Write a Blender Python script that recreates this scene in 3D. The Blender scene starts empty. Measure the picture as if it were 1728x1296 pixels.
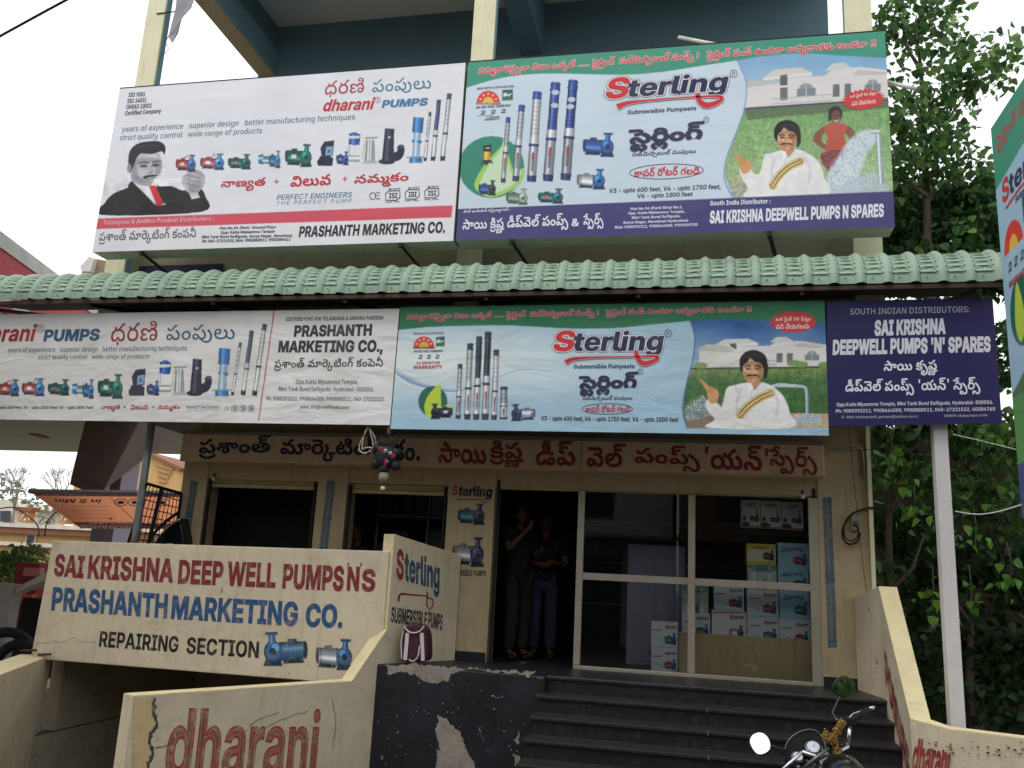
import bpy, math, random
import numpy as np
from mathutils import Vector, Matrix
from mathutils.geometry import delaunay_2d_cdt, tessellate_polygon
sc = bpy.context.scene
rnd = random.Random(7)
# ------------------------------------------------------------------ camera
FPX = 1450.0
def cam_axes(yaw, pitch, roll):
    cy, sy, cp, sp = math.cos(yaw), math.sin(yaw), math.cos(pitch), math.sin(pitch)
    fw = np.array([sy*cp, cy*cp, sp]); r0 = np.array([cy, -sy, 0.]); u0 = np.cross(r0, fw)
    return r0*math.cos(roll)+u0*math.sin(roll), -r0*math.sin(roll)+u0*math.cos(roll), fw
CR, CU, CF = cam_axes(math.radians(-12.17), math.radians(12.78), math.radians(2.96))
EYE = np.array([0., 0., 1.6])
cam = bpy.data.cameras.new('camera'); camo = bpy.data.objects.new('camera', cam); sc.collection.objects.link(camo); sc.camera = camo
M = Matrix.Identity(4)
for i in range(3):
    M[i][0], M[i][1], M[i][2], M[i][3] = CR[i], CU[i], -CF[i], EYE[i]
camo.matrix_world = M
cam.sensor_width = 36; cam.lens = 36*FPX/1728; cam.clip_end = 2000; cam.clip_start = .05
# ------------------------------------------------------------------ light
w = bpy.data.worlds.new('World'); sc.world = w; w.use_nodes = True
nt = w.node_tree; bg = nt.nodes['Background']
sky = nt.nodes.new('ShaderNodeTexSky'); sky.sky_type = 'NISHITA'; sky.sun_disc = False
SUN_EL, SUN_AZ = math.radians(58), math.radians(215)
sky.sun_elevation = SUN_EL; sky.sun_rotation = SUN_AZ; sky.air_density = 1.6; sky.dust_density = 5.; sky.ozone_density = 1.
hs = nt.nodes.new('ShaderNodeHueSaturation'); hs.inputs['Saturation'].default_value = .22
mxw = nt.nodes.new('ShaderNodeMix'); mxw.data_type = 'RGBA'; mxw.inputs[0].default_value = .8   # even overcast layer over the clear sky
mxw.inputs[7].default_value = (9.6, 9.75, 10.0, 1)
nt.links.new(sky.outputs[0], hs.inputs['Color']); nt.links.new(hs.outputs[0], mxw.inputs[6]); nt.links.new(mxw.outputs[2], bg.inputs['Color'])
bg.inputs['Strength'].default_value = .145
sl = bpy.data.lights.new('sun', 'SUN'); sl.energy = .6; sl.angle = math.radians(14); sl.color = (1, .97, .92)
so = bpy.data.objects.new('sun', sl); sc.collection.objects.link(so)
so.rotation_euler = (math.pi/2-SUN_EL, 0, math.pi-SUN_AZ)
sc.view_settings.view_transform = 'Standard'; sc.view_settings.look = 'None'; sc.view_settings.gamma = 1
sc.view_settings.use_curve_mapping = False; sc.view_settings.exposure = 0.1
sc.cycles.max_bounces = 8
# ------------------------------------------------------------------ survey helpers: photo pixel -> point on a world plane
def ray(px, py):
    return CF*FPX + CR*(px-864) - CU*(py-648)
def aY(px, py, y):
    d = ray(px, py); return EYE + d*(y/d[1])
def aZ(px, py, z):
    d = ray(px, py); return EYE + d*((z-1.6)/d[2])
def aP(px, py, pl):
    if not isinstance(pl, tuple): return aY(px, py, pl)
    o, n = pl; d = ray(px, py); return EYE + d*(((o-EYE)@n)/(d@n))
def proj(P):
    v = P-EYE; k = FPX/(v@CF); return 864+(v@CR)*k, 648-(v@CU)*k
def lin(c):
    if isinstance(c, str): c = [int(c[i:i+2], 16)/255 for i in (1, 3, 5)]
    return tuple(x/12.92 if x <= .04045 else ((x+.055)/1.055)**2.4 for x in c[:3])
def s3(c): return np.array([int(c[i:i+2], 16)/255 for i in (1, 3, 5)])
# ------------------------------------------------------------------ objects
def new_mesh(name, V, Fc, mats, smooth=False):
    me = bpy.data.meshes.new(name); me.from_pydata([tuple(map(float, v)) for v in V], [], [tuple(f) for f in Fc])
    for m in (mats if isinstance(mats, (list, tuple)) else [mats]): me.materials.append(m)
    if smooth: me.polygons.foreach_set('use_smooth', [True]*len(me.polygons))
    me.update(); return me
def fast_mesh(name, V, quads, mat, col=None, smooth=False):
    V = np.asarray(V, np.float32); quads = np.asarray(quads, np.int32); k = quads.shape[1]
    me = bpy.data.meshes.new(name); me.vertices.add(len(V)); me.vertices.foreach_set('co', V.ravel())
    me.loops.add(quads.size); me.loops.foreach_set('vertex_index', quads.ravel())
    me.polygons.add(len(quads)); me.polygons.foreach_set('loop_start', np.arange(0, quads.size, k, dtype=np.int32))
    me.polygons.foreach_set('loop_total', np.full(len(quads), k, np.int32))
    if smooth: me.polygons.foreach_set('use_smooth', np.ones(len(quads), bool))
    me.update(calc_edges=True); me.materials.append(mat)
    if col is not None:
        a = me.color_attributes.new('Col', 'FLOAT_COLOR', 'POINT')
        a.data.foreach_set('color', np.concatenate([col, np.ones((len(col), 1))], 1).astype(np.float32).ravel())
    return me
def link(name, me, parent=None, loc=None):
    o = bpy.data.objects.new(name, me); sc.collection.objects.link(o)
    if parent is not None: o.parent = parent
    if loc is not None: o.location = loc
    return o
def wloc(o):
    v = Vector((0, 0, 0))
    while o is not None: v = v + o.location; o = o.parent
    return np.array(v)
def thing(name, label, cat, loc, group=None):
    o = bpy.data.objects.new(name, None); sc.collection.objects.link(o); o.location = tuple(map(float, loc)); o.empty_display_size = .1
    o['label'] = label; o['category'] = cat
    if group: o['group'] = group
    return o
def tag(o, label, cat, group=None):
    o['label'] = label; o['category'] = cat
    if group: o['group'] = group
    return o
class G:
    """collects shapes in world coordinates"""
    def __init__(s): s.V = []; s.F = []
    def add(s, V, F):
        k = len(s.V); s.V += [tuple(map(float, v)) for v in V]; s.F += [tuple(i+k for i in f) for f in F]; return s
    def box(s, x0, x1, y0, y1, z0, z1):
        return s.add([(x, y, z) for x in (x0, x1) for y in (y0, y1) for z in (z0, z1)],
                     [(0, 1, 3, 2), (4, 6, 7, 5), (0, 4, 5, 1), (2, 3, 7, 6), (0, 2, 6, 4), (1, 5, 7, 3)])
    def hexa(s, b, t):  # bottom quad, top quad (ccw from above)
        return s.add(list(b)+list(t), [(3, 2, 1, 0), (4, 5, 6, 7), (0, 1, 5, 4), (1, 2, 6, 5), (2, 3, 7, 6), (3, 0, 4, 7)])
    def tube(s, pts, r, n=8, cap=True):
        pts = [np.array(p, float) for p in pts]; R = r if isinstance(r, (list, tuple)) else [r]*len(pts); k = len(s.V); N = len(pts)
        up = None
        for i, p in enumerate(pts):
            t = pts[min(i+1, N-1)]-pts[max(i-1, 0)]; t = t/(np.linalg.norm(t)+1e-9)
            if up is None: up = np.array([0, 0, 1.]) if abs(t[2]) < .9 else np.array([0, 1., 0])
            a = np.cross(t, up); a = a/(np.linalg.norm(a)+1e-9); b = np.cross(a, t); up = b
            for j in range(n):
                q = 2*math.pi*j/n; s.V.append(tuple(p+R[i]*(a*math.cos(q)+b*math.sin(q))))
        for i in range(N-1):
            for j in range(n):
                s.F.append((k+i*n+j, k+i*n+(j+1) % n, k+(i+1)*n+(j+1) % n, k+(i+1)*n+j))
        if cap: s.F.append(tuple(k+j for j in range(n-1, -1, -1))); s.F.append(tuple(k+(N-1)*n+j for j in range(n)))
        return s
    def lathe(s, c, prof, n=16, axis=(0, 0, 1), caps=True):  # prof [(r, h)]
        ax = np.array(axis, float); ax /= np.linalg.norm(ax); a = np.cross(ax, (0, 1, 0) if abs(ax[1]) < .9 else (1, 0, 0)); a /= np.linalg.norm(a); b = np.cross(ax, a)
        k = len(s.V); c = np.array(c, float)
        for r, h in prof:
            for j in range(n):
                q = 2*math.pi*j/n; s.V.append(tuple(c+ax*h+r*(a*math.cos(q)+b*math.sin(q))))
        for i in range(len(prof)-1):
            for j in range(n): s.F.append((k+i*n+j, k+i*n+(j+1) % n, k+(i+1)*n+(j+1) % n, k+(i+1)*n+j))
        if caps: s.F.append(tuple(k+j for j in range(n-1, -1, -1))); s.F.append(tuple(k+(len(prof)-1)*n+j for j in range(n)))
        return s
    def ball(s, c, r, n=12, m=8):
        r = np.array(r if hasattr(r, '__len__') else [r]*3, float); k = len(s.V)
        for i in range(m+1):
            th = math.pi*i/m
            for j in range(n):
                q = 2*math.pi*j/n; s.V.append(tuple(np.array(c)+r*np.array([math.sin(th)*math.cos(q), math.sin(th)*math.sin(q), math.cos(th)])))
        for i in range(m):
            for j in range(n): s.F.append((k+i*n+j, k+(i+1)*n+j, k+(i+1)*n+(j+1) % n, k+i*n+(j+1) % n))
        return s
    def prism(s, poly, off):  # poly list of 3d points, extruded by off
        n = len(poly); off = np.array(off, float); P = [np.array(p, float) for p in poly]
        return s.add(P+[p+off for p in P], [tuple(range(n)), tuple(range(2*n-1, n-1, -1))]+[(i, i+n, (i+1) % n+n, (i+1) % n) for i in range(n)])
    def obj(s, name, mat, parent=None, smooth=False, bevel=0, kind=None):
        o0 = wloc(parent) if parent is not None else np.zeros(3)
        V = np.array(s.V, float)-o0
        org = np.zeros(3)
        if parent is None: org = np.array([V[:, 0].mean(), V[:, 1].mean(), V[:, 2].min()]); V = V-org
        me = new_mesh(name, V, s.F, mat, smooth); o = link(name, me, parent, tuple(org) if parent is None else None)
        import bmesh
        bm = bmesh.new(); bm.from_mesh(me); bmesh.ops.recalc_face_normals(bm, faces=bm.faces); bm.to_mesh(me); bm.free()
        if bevel:
            b = o.modifiers.new('bevel', 'BEVEL'); b.width = bevel; b.segments = 2; b.limit_method = 'ANGLE'; b.angle_limit = .6
        if kind: o['kind'] = kind
        return o
def copy_thing(root, dloc, label=None, name=None):
    r = root.copy(); sc.collection.objects.link(r); r.location = root.location+Vector(dloc)
    if label: r['label'] = label
    for ch in list(root.children):
        c = ch.copy(); sc.collection.objects.link(c); c.parent = r
        for g in ch.children:
            d = g.copy(); sc.collection.objects.link(d); d.parent = c
    return r
# ------------------------------------------------------------------ materials
def mat(name, col, rough=.7, metal=0, var=.12, scale=3., dirt=0., dcol='#3a3228', bump=.15, bscale=40., spec=.3, streak=0., coat=0, chips=0., chipcol='#8a8478'):
    m = bpy.data.materials.new(name); m.use_nodes = True; t = m.node_tree; L = t.links.new; N = t.nodes.new
    b = t.nodes['Principled BSDF']; b.inputs['Roughness'].default_value = rough; b.inputs['Metallic'].default_value = metal
    b.inputs['Specular IOR Level'].default_value = spec; b.inputs['Coat Weight'].default_value = coat
    geo = N('ShaderNodeNewGeometry')
    def noise(sc_, det=5, rgh=.6, vec=None, dist=0):
        n = N('ShaderNodeTexNoise'); n.inputs['Scale'].default_value = sc_; n.inputs['Detail'].default_value = det; n.inputs['Roughness'].default_value = rgh; n.inputs['Distortion'].default_value = dist
        L(vec if vec else geo.outputs['Position'], n.inputs['Vector']); return n.outputs['Fac']
    def mix(a, c, f, mode='MIX'):
        x = N('ShaderNodeMix'); x.data_type = 'RGBA'; x.blend_type = mode; x.clamp_factor = True
        for s_, v in ((6, a), (7, c)):
            if isinstance(v, tuple): x.inputs[s_].default_value = v+(1,)
            else: L(v, x.inputs[s_])
        if isinstance(f, (int, float)): x.inputs[0].default_value = f
        else: L(f, x.inputs[0])
        return x.outputs[2]
    def ramp(v, a, c, o0=0., o1=1.):
        r = N('ShaderNodeMapRange'); r.inputs['From Min'].default_value = a; r.inputs['From Max'].default_value = c; r.inputs['To Min'].default_value = o0; r.inputs['To Max'].default_value = o1; L(v, r.inputs['Value']); return r.outputs[0]
    base = lin(col)
    n1 = noise(scale, 6)
    c = mix(tuple(max(0, x*(1-var)) for x in base), tuple(min(1, x*(1+var)) for x in base), ramp(n1, .3, .7))
    if dirt:
        c = mix(c, lin(dcol), ramp(noise(scale*2.3, 8, .7, None, .5), .52, .72, 0, dirt))
    if streak:
        mp = N('ShaderNodeMapping'); mp.inputs['Scale'].default_value = (9, 9, .7); L(geo.outputs['Position'], mp.inputs['Vector'])
        c = mix(c, lin(dcol), ramp(noise(1.6, 6, .65, mp.outputs[0]), .52, .75, 0, streak))
    if chips:
        c = mix(c, lin(chipcol), ramp(noise(scale*1.7, 9, .72, None, .8), .5+.5*(1-chips)*.35, .53+.5*(1-chips)*.35))
    L(c, b.inputs['Base Color'])
    L(ramp(noise(bscale*.3, 4), .3, .7, max(0, rough-.08), min(1, rough+.1)), b.inputs['Roughness'])
    if bump:
        bp = N('ShaderNodeBump'); bp.inputs['Strength'].default_value = bump; bp.inputs['Distance'].default_value = .01; L(noise(bscale, 6, .65), bp.inputs['Height']); L(bp.outputs[0], b.inputs['Normal'])
    return m
def print_mat(name, rough=.5, wear=0., wearcol='#b0a07c', wscale=9., wrinkle=.0, fade=0.):
    m = bpy.data.materials.new(name); m.use_nodes = True; t = m.node_tree; L = t.links.new; N = t.nodes.new
    b = t.nodes['Principled BSDF']; b.inputs['Roughness'].default_value = rough; b.inputs['Specular IOR Level'].default_value = .3
    a = N('ShaderNodeVertexColor'); a.layer_name = 'Col'; col = a.outputs['Color']; geo = N('ShaderNodeNewGeometry')
    if wear:
        n = N('ShaderNodeTexNoise'); n.inputs['Scale'].default_value = wscale; n.inputs['Detail'].default_value = 9; n.inputs['Roughness'].default_value = .72; L(geo.outputs['Position'], n.inputs['Vector'])
        r = N('ShaderNodeMapRange'); r.inputs['From Min'].default_value = .5; r.inputs['From Max'].default_value = .66; r.inputs['To Max'].default_value = wear; L(n.outputs['Fac'], r.inputs['Value'])
        x = N('ShaderNodeMix'); x.data_type = 'RGBA'; L(r.outputs[0], x.inputs[0]); L(col, x.inputs[6]); x.inputs[7].default_value = lin(wearcol)+(1,); col = x.outputs[2]
    else:
        n = N('ShaderNodeTexNoise'); n.inputs['Scale'].default_value = 1.7; n.inputs['Detail'].default_value = 7; L(geo.outputs['Position'], n.inputs['Vector'])
        r = N('ShaderNodeMapRange'); r.inputs['From Min'].default_value = .35; r.inputs['From Max'].default_value = .75; r.inputs['To Max'].default_value = .12+fade; L(n.outputs['Fac'], r.inputs['Value'])
        x = N('ShaderNodeMix'); x.data_type = 'RGBA'; L(r.outputs[0], x.inputs[0]); L(col, x.inputs[6]); x.inputs[7].default_value = lin('#8d877c')+(1,); col = x.outputs[2]
    L(col, b.inputs['Base Color'])
    if wrinkle:
        mp = N('ShaderNodeMapping'); mp.inputs['Scale'].default_value = (1, 1, 2.2); mp.inputs['Rotation'].default_value = (0, .5, 0); L(geo.outputs['Position'], mp.inputs['Vector'])
        n2 = N('ShaderNodeTexNoise'); n2.inputs['Scale'].default_value = 1.6; n2.inputs['Detail'].default_value = 3; n2.inputs['Distortion'].default_value = .6; L(mp.outputs[0], n2.inputs['Vector'])
        bp = N('ShaderNodeBump'); bp.inputs['Strength'].default_value = wrinkle; bp.inputs['Distance'].default_value = .12; L(n2.outputs['Fac'], bp.inputs['Height']); L(bp.outputs[0], b.inputs['Normal'])
    return m
PM = print_mat('printed_flex', .5, wrinkle=.28)
PM2 = print_mat('printed_board', .55, wrinkle=.1)
PW = print_mat('sign_paint', .8, wear=.35, wscale=14)
PF = print_mat('faded_paint', .85, wear=.95, wscale=7)
GLYPHS = {('T', 6): [135,16,17,52,0,16,28,24,54,15,39,0,38,0,52,-14,28,-25,1,-16,0,-16,-28,-25,-54,-14,-37,0,-36,0,-54,15,-28,24,14,79,52,0,-12,28,-17,29,0,20,0,26,8,12,13,1,8,0,12,-30,17,-25,0,-20,0,-26,-8,-12,-13],
('T', 9): [223,73,219,-3,-52,0,-78,11,-48,19,-24,26,1,15,0,18,28,25,48,14,33,0,24,0,34,-10,18,-16,1,-10,0,-11,-18,-16,-38,-9,-27,0,-26,0,-38,12,-11,5,13,22,6,-3,16,-8,22,-5,13,0,16,0,20,7,1,6,0,5,-12,8,-11,0,-20,0,-24,-16,1,-12,1,-8,0,-11,28,-18,62,-12,55,0,74,0,70,22,1,24,0,8,-10,13,-18,7,-13,0,-12,0,-18,-8,1,-6,0,-7,20,-10,17,-3,1,-21,-139,0,1,24,81,0,-7,-1,-10,4,-12,14,1,6,0,9,18,16,38,9,27,0,32,0,50,-14,26,-24,1,-16,0,-19,-28,-27,-54,-19,-78,-9],
('T', 11): [183,87,171,-3,-44,0,-54,8,-26,17,1,12,0,17,58,18,53,0,54,0,74,-20,21,-15,12,-8,10,-16,1,-10,0,-6,-4,-12,-3,-6,-57,6,2,4,4,9,1,5,0,13,-24,20,-48,11,-35,0,-22,0,-22,-5,1,-6,0,-3,10,-6,24,-2,23,0,32,0,52,9,15,10,10,6,8,14,1,9,0,7,-8,13,-16,7,-13,0,-10,0,-16,-4,-12,-9,-1,-7,-59,0,-4,10,-22,12,-17,0,-12,0,-14,-6,1,-5,0,-3,2,-6,5,-3,-57,-8,-4,5,-8,13,1,7,0,9,20,15,36,8,25,0,20,0,32,-4,24,-11,13,-10,-9,0,12,9,24,11,28,5,21,0,28,0,36,-11,22,-16,8,-19,1,-7,0,-19,-26,-26,-23,-9,0,-1,-4,-1,-4,0,-1,-1,-26,-10,-64,-8],
('T', 13): [216,73,295,-3,-28,0,-40,5,-28,10,-9,7,5,0,-12,-9,-26,-10,-30,-3,-17,0,-40,0,-50,28,1,25,0,24,48,34,86,17,59,0,28,0,50,-4,46,-7,25,-5,-29,-26,-24,6,-40,7,-36,3,-21,0,-30,0,-46,-6,-32,-12,-7,-8,-2,-4,-6,-11,1,-6,0,-15,20,-12,19,0,20,0,20,12,5,11,57,0,4,-9,18,-12,25,-2,6,-1,20,-1,13,0,14,0,18,6,1,7,0,5,-14,6,-9,0,-10,0,-16,-6,1,-7,0,-5,10,-9,9,-3,-45,-6,-8,5,-10,16,1,5,0,10,18,12,34,6,23,0,32,0,42,-14,1,-16,0,-7,-10,-14,-22,-11,-34,-6,4,37,57,21,24,363,0,1,-24,4,233,157,-3,-37,-53,0,-3,37],
('T', 20): [196,76,283,-3,-20,0,-32,5,-24,11,-9,9,11,0,-14,-10,-28,-11,-34,-4,-23,0,-30,0,-38,10,-20,16,1,9,0,11,16,14,36,11,29,6,18,3,20,8,1,6,0,3,-4,5,-12,2,-9,0,-16,0,-14,-6,1,-5,0,-3,4,-5,1,-1,-57,-9,-4,5,-6,11,1,6,0,8,20,14,42,9,35,0,32,0,40,-9,16,-15,1,-9,0,-9,-12,-13,-34,-12,-31,-6,-20,-4,-20,-7,1,-5,0,-5,16,-6,19,0,20,0,22,8,12,11,1,6,61,0,2,-10,16,-11,20,-4,11,0,20,0,14,9,1,7,0,8,-20,12,-13,4,37,25,16,-5,28,-15,20,-18,1,-11,0,-13,-22,-20,-42,-11],
('T', 23): [145,55,149,-3,-36,0,-56,7,-38,16,-11,15,63,8,6,-6,18,-9,30,-4,27,0,22,0,28,3,12,6,1,3,0,4,-8,5,-16,3,-15,0,-37,2,-34,1,-48,6,-13,6,-10,4,-10,12,1,8,0,11,26,17,56,10,43,0,30,0,50,-5,38,-15,13,-15,-61,-7,-6,6,-16,7,-26,3,-23,0,-22,0,-22,-3,-8,-5,1,-3,0,-5,16,-6,29,0,49,-2,30,0,38,-6,11,-5,14,-5,10,-14,1,-7,0,-15,-32,-18,-58,-8,26,125,100,-22,0,-34,8,-24,17,-5,15,63,8,6,-13,14,-10,11,0,8,0,16,6,15,8,21,12,16,11,32,13,34,6,27,0,5,-27,-18,0,-24,-5,-20,-9,-11,-7,-13,-10,-12,-6,-26,-11,-30,-6],
('T', 25): [154,32,155,125,42,0,60,-15,32,-27,1,-20,0,-15,-12,-24,-16,-18,-7,-8,-63,12,10,6,16,15,10,17,1,11,0,10,-14,19,-30,11,-27,0,-20,0,-32,-10,-16,-18,1,-11,0,-15,20,-25,15,-10,-61,-12,-16,13,-22,32,1,17,0,18,32,29,60,18,26,145,100,-22,0,-34,8,-24,17,-7,15,65,8,6,-13,14,-10,11,0,8,0,16,6,15,8,19,12,18,11,30,13,36,6,27,0,5,-27,-18,0,-24,-5,-20,-9,-11,-7,-15,-10,-10,-6,-26,-11,-30,-6],
('T', 30): [196,74,283,-3,-20,0,-32,5,-24,11,-9,9,11,0,-14,-10,-28,-11,-34,-4,-23,0,-30,0,-38,10,-20,16,1,9,0,11,16,14,36,11,29,6,18,3,20,8,1,6,0,3,-4,5,-12,2,-9,0,-16,0,-14,-6,1,-5,0,-3,4,-5,1,-1,-57,-9,-4,5,-6,11,1,6,0,8,20,14,42,9,35,0,32,0,40,-9,16,-15,1,-9,0,-9,-12,-13,-34,-12,-31,-6,-20,-4,-20,-7,1,-5,0,-5,16,-6,19,0,20,0,22,8,12,11,1,6,61,0,4,-15,26,-10,19,0,18,0,16,8,1,7,0,4,-4,8,-1,3,57,9,6,-5,10,-15,1,-9,0,-11,-22,-17,-40,-10,29,355,93,0,-14,-44,-20,-43,0,-30,0,-44,8,-28,13,-9,7,19,22,14,-11,46,-14,29,0,12,0,14,2,6,4,1,2,0,5,-14,3,-13,0,-6,0,-14,0,-5,-1,-5,23,8,1,22,2,15,0,22,0,34,-7,22,-14],
('T', 33): [206,76,293,-3,-18,0,-32,5,-24,11,-9,9,11,0,-14,-10,-28,-11,-34,-4,-21,0,-28,0,-40,10,-24,17,-10,22,1,12,0,16,18,25,32,17,40,9,27,0,26,0,36,-9,18,-16,1,-11,0,-11,-20,-16,-38,-9,-29,0,-18,0,-30,6,-22,8,-7,3,19,22,6,-3,16,-8,22,-5,13,0,16,0,20,7,1,6,0,5,-14,8,-11,0,-12,0,-26,-8,-14,-18,1,-15,1,-4,0,-10,10,-14,22,-8,17,0,20,0,22,8,12,11,1,6,61,0,4,-10,14,-11,20,-4,11,0,24,0,18,13,1,10,0,12,-22,18,-36,15,-19,6,37,26,30,-8,48,-22,28,-28,1,-17,0,-16,-24,-24,-46,-13,4,161,157,-3,-37,-53,0,-3,37],
('T', 35): [198,70,291,-3,-28,0,-40,5,-26,10,-11,7,7,0,-12,-9,-28,-10,-28,-3,-17,0,-40,0,-48,28,1,25,0,24,46,34,86,17,57,0,30,0,48,-4,46,-7,27,-5,-29,-26,-26,6,-38,7,-38,3,-21,0,-40,0,-54,-12,-26,-21,1,-14,0,-14,20,-13,19,0,16,0,22,13,3,11,59,0,2,-9,20,-13,23,-2,8,-1,20,-1,11,0,16,0,16,6,1,7,0,5,-12,6,-11,0,-10,0,-14,-6,1,-7,0,-5,8,-8,9,-3,-45,-6,-8,6,-8,15,1,5,0,15,38,19,35,0,24,0,32,-10,20,-16,1,-9,0,-8,-10,-15,-22,-11,-36,-6,26,187,100,-22,0,-34,8,-24,17,-7,15,65,8,6,-13,12,-10,13,0,8,0,16,6,13,8,21,12,18,11,30,13,36,6,25,0,5,-27,-16,0,-24,-5,-20,-9,-11,-7,-15,-10,-10,-6,-26,-11,-32,-6],
('T', 37): [218,101,311,-3,-30,0,-38,10,-16,17,1,10,0,11,20,16,36,8,23,0,26,0,34,-8,22,-11,9,-5,-23,-24,-6,6,-16,12,-20,8,-15,0,-12,0,-18,-7,1,-7,0,-6,16,-7,15,0,16,0,20,9,10,16,1,10,1,4,0,11,-12,17,-26,10,-17,0,-14,0,-20,-5,-12,-9,-3,-6,-59,0,-2,5,-14,10,-24,7,-21,0,-20,0,-22,-6,1,-7,0,-3,4,-5,7,-1,4,-2,18,-2,17,0,29,0,1,-24,-29,0,-18,0,-18,-2,-5,-2,-4,-2,-4,-5,1,-3,0,-5,14,-7,19,0,16,0,28,8,13,8,43,-18,-14,-8,-32,-11,-36,-5,-23,0,-46,0,-46,20,1,14,0,7,10,12,24,10,19,2,1,-3,-26,5,-22,16,1,11,0,15,52,19,47,0,26,0,36,-5,32,-10,17,-9,-9,0,10,7,26,11,32,6,23,0,36,0,50,-17,26,-30,1,-19,0,-19,-24,-28,-48,-15],
('T', 38): [216,90,211,-3,-68,0,-86,16,-40,29,1,18,0,15,26,22,48,12,31,0,26,0,34,-9,20,-16,1,-10,0,-17,-46,-18,-37,0,-16,0,-30,5,-24,8,-7,3,15,20,10,-5,26,-9,19,0,16,0,20,6,1,7,0,5,-12,7,-13,0,-12,0,-20,-6,-12,-11,1,-9,1,-1,0,-8,16,-13,34,-9,52,-4,37,0,38,0,58,4,36,9,16,14,1,9,1,3,0,9,-24,13,-21,0,-10,0,-20,-6,1,-7,0,-6,18,-6,13,0,14,0,16,5,12,9,5,6,25,-19,-10,-7,-20,-10,-30,-6,-21,0,-18,0,-34,6,-22,14,1,12,0,15,44,17,37,0,8,0,14,-1,12,-1,5,0,-47,-1,-6,1,-18,2,-18,1,-7,0,19,21,32,-2,54,-9,42,-16,22,-22,1,-15,0,-16,-22,-24,-50,-16,-78,-8,26,231,100,-22,0,-34,8,-26,17,-5,15,63,8,6,-13,14,-10,13,0,8,0,14,6,15,8,21,12,18,11,30,13,36,6,25,0,5,-27,-18,0,-24,-5,-20,-9,-9,-7,-15,-10,-10,-6,-26,-11,-32,-6],
('T', 40): [188,24,271,-3,-20,0,-30,5,-26,11,-9,9,11,1,-14,-11,-28,-11,-30,-4,-17,0,-40,0,-48,28,1,25,0,22,42,34,78,19,53,0,54,0,78,-20,40,-33,1,-22,0,-17,-24,-24,-40,-12,22,261,25,16,0,20,13,1,15,0,13,-22,21,-48,12,-33,0,-5,0,-34,0,-46,-12,-26,-21,1,-13,0,-15,20,-13,19,0,16,0,22,13,3,12,61,0,4,-13,22,-12,26,175,100,-22,0,-34,8,-26,17,-5,15,63,8,6,-13,14,-10,13,0,8,0,14,6,15,8,21,12,18,11,30,13,36,6,25,0,5,-27,-18,0,-24,-5,-20,-9,-9,-7,-15,-10,-10,-6,-26,-11,-32,-6],
('T', 41): [188,24,271,-3,-20,0,-30,5,-26,11,-9,9,11,1,-14,-11,-28,-11,-30,-4,-17,0,-40,0,-48,28,1,25,0,22,42,34,78,19,53,0,54,0,78,-20,40,-33,1,-22,0,-17,-24,-24,-40,-12,22,261,25,16,0,20,13,1,15,0,13,-22,21,-48,12,-33,0,-5,0,-34,0,-46,-12,-26,-21,1,-13,0,-15,20,-13,19,0,16,0,22,13,3,12,61,0,4,-13,22,-12,4,159,-34,5,36,55,0,5,-36,26,175,100,-22,0,-34,8,-26,17,-5,15,63,8,6,-13,14,-10,13,0,8,0,14,6,15,8,21,12,18,11,30,13,36,6,25,0,5,-27,-18,0,-24,-5,-20,-9,-9,-7,-15,-10,-10,-6,-26,-11,-32,-6],
('T', 42): [190,48,259,-3,-22,0,-38,6,-38,15,-23,14,-10,6,-14,7,-10,2,-5,0,-6,0,-12,-6,1,-5,0,-7,12,-14,11,-8,-63,-10,-10,9,-12,19,1,12,0,11,20,17,38,10,25,0,22,0,34,-7,28,-12,17,-9,14,-9,20,-9,20,-4,11,0,18,0,20,11,1,12,0,11,-18,19,-34,14,-50,8,-31,0,-31,0,87,25,46,-4,64,-21,34,-30,1,-20,0,-16,-24,-24,-46,-13,26,135,100,-22,0,-34,8,-24,17,-5,15,63,8,6,-13,14,-10,11,0,8,0,16,6,15,8,21,12,16,11,30,13,36,6,27,0,5,-27,-18,0,-24,-5,-20,-9,-11,-7,-13,-10,-12,-6,-26,-11,-30,-6],
('T', 43): [191,53,263,-3,-24,0,-36,7,-36,17,-23,14,-14,8,-18,7,-11,0,-8,0,-16,-7,1,-7,0,-8,16,-6,13,0,14,0,24,10,7,11,39,-21,-10,-7,-22,-11,-30,-7,-25,0,-28,0,-38,11,-16,18,1,10,0,12,22,17,38,10,25,0,20,0,32,-5,30,-13,19,-10,16,-9,20,-9,18,-4,13,0,16,0,20,11,1,11,0,13,-20,18,-36,15,-19,6,37,26,30,-8,46,-22,28,-28,1,-17,0,-16,-22,-24,-46,-13,26,113,100,-22,0,-34,8,-26,17,-5,15,63,8,6,-13,14,-10,11,0,8,0,16,6,15,8,21,12,16,11,32,13,36,6,25,0,5,-27,-18,0,-24,-5,-20,-9,-9,-7,-15,-10,-10,-6,-26,-11,-32,-6],
('T', 45): [200,77,281,-3,-20,0,-30,5,-24,11,-9,9,11,0,-14,-10,-28,-11,-34,-4,-23,0,-30,0,-38,10,-20,16,1,9,0,11,16,14,36,11,29,6,18,3,20,8,1,6,0,3,-4,5,-12,2,-9,0,-16,0,-14,-6,1,-5,0,-3,4,-5,1,-1,-57,-9,-4,5,-6,11,1,6,0,8,20,14,42,9,35,0,32,0,40,-9,16,-15,1,-9,0,-9,-12,-13,-34,-12,-31,-6,-20,-4,-20,-7,1,-5,0,-5,16,-6,19,0,20,0,22,8,12,11,1,6,61,0,2,-10,16,-11,20,-4,11,0,24,0,18,13,1,10,0,12,-22,18,-36,15,-19,6,37,26,30,-8,48,-22,28,-28,1,-17,0,-16,-24,-24,-46,-13],
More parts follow.
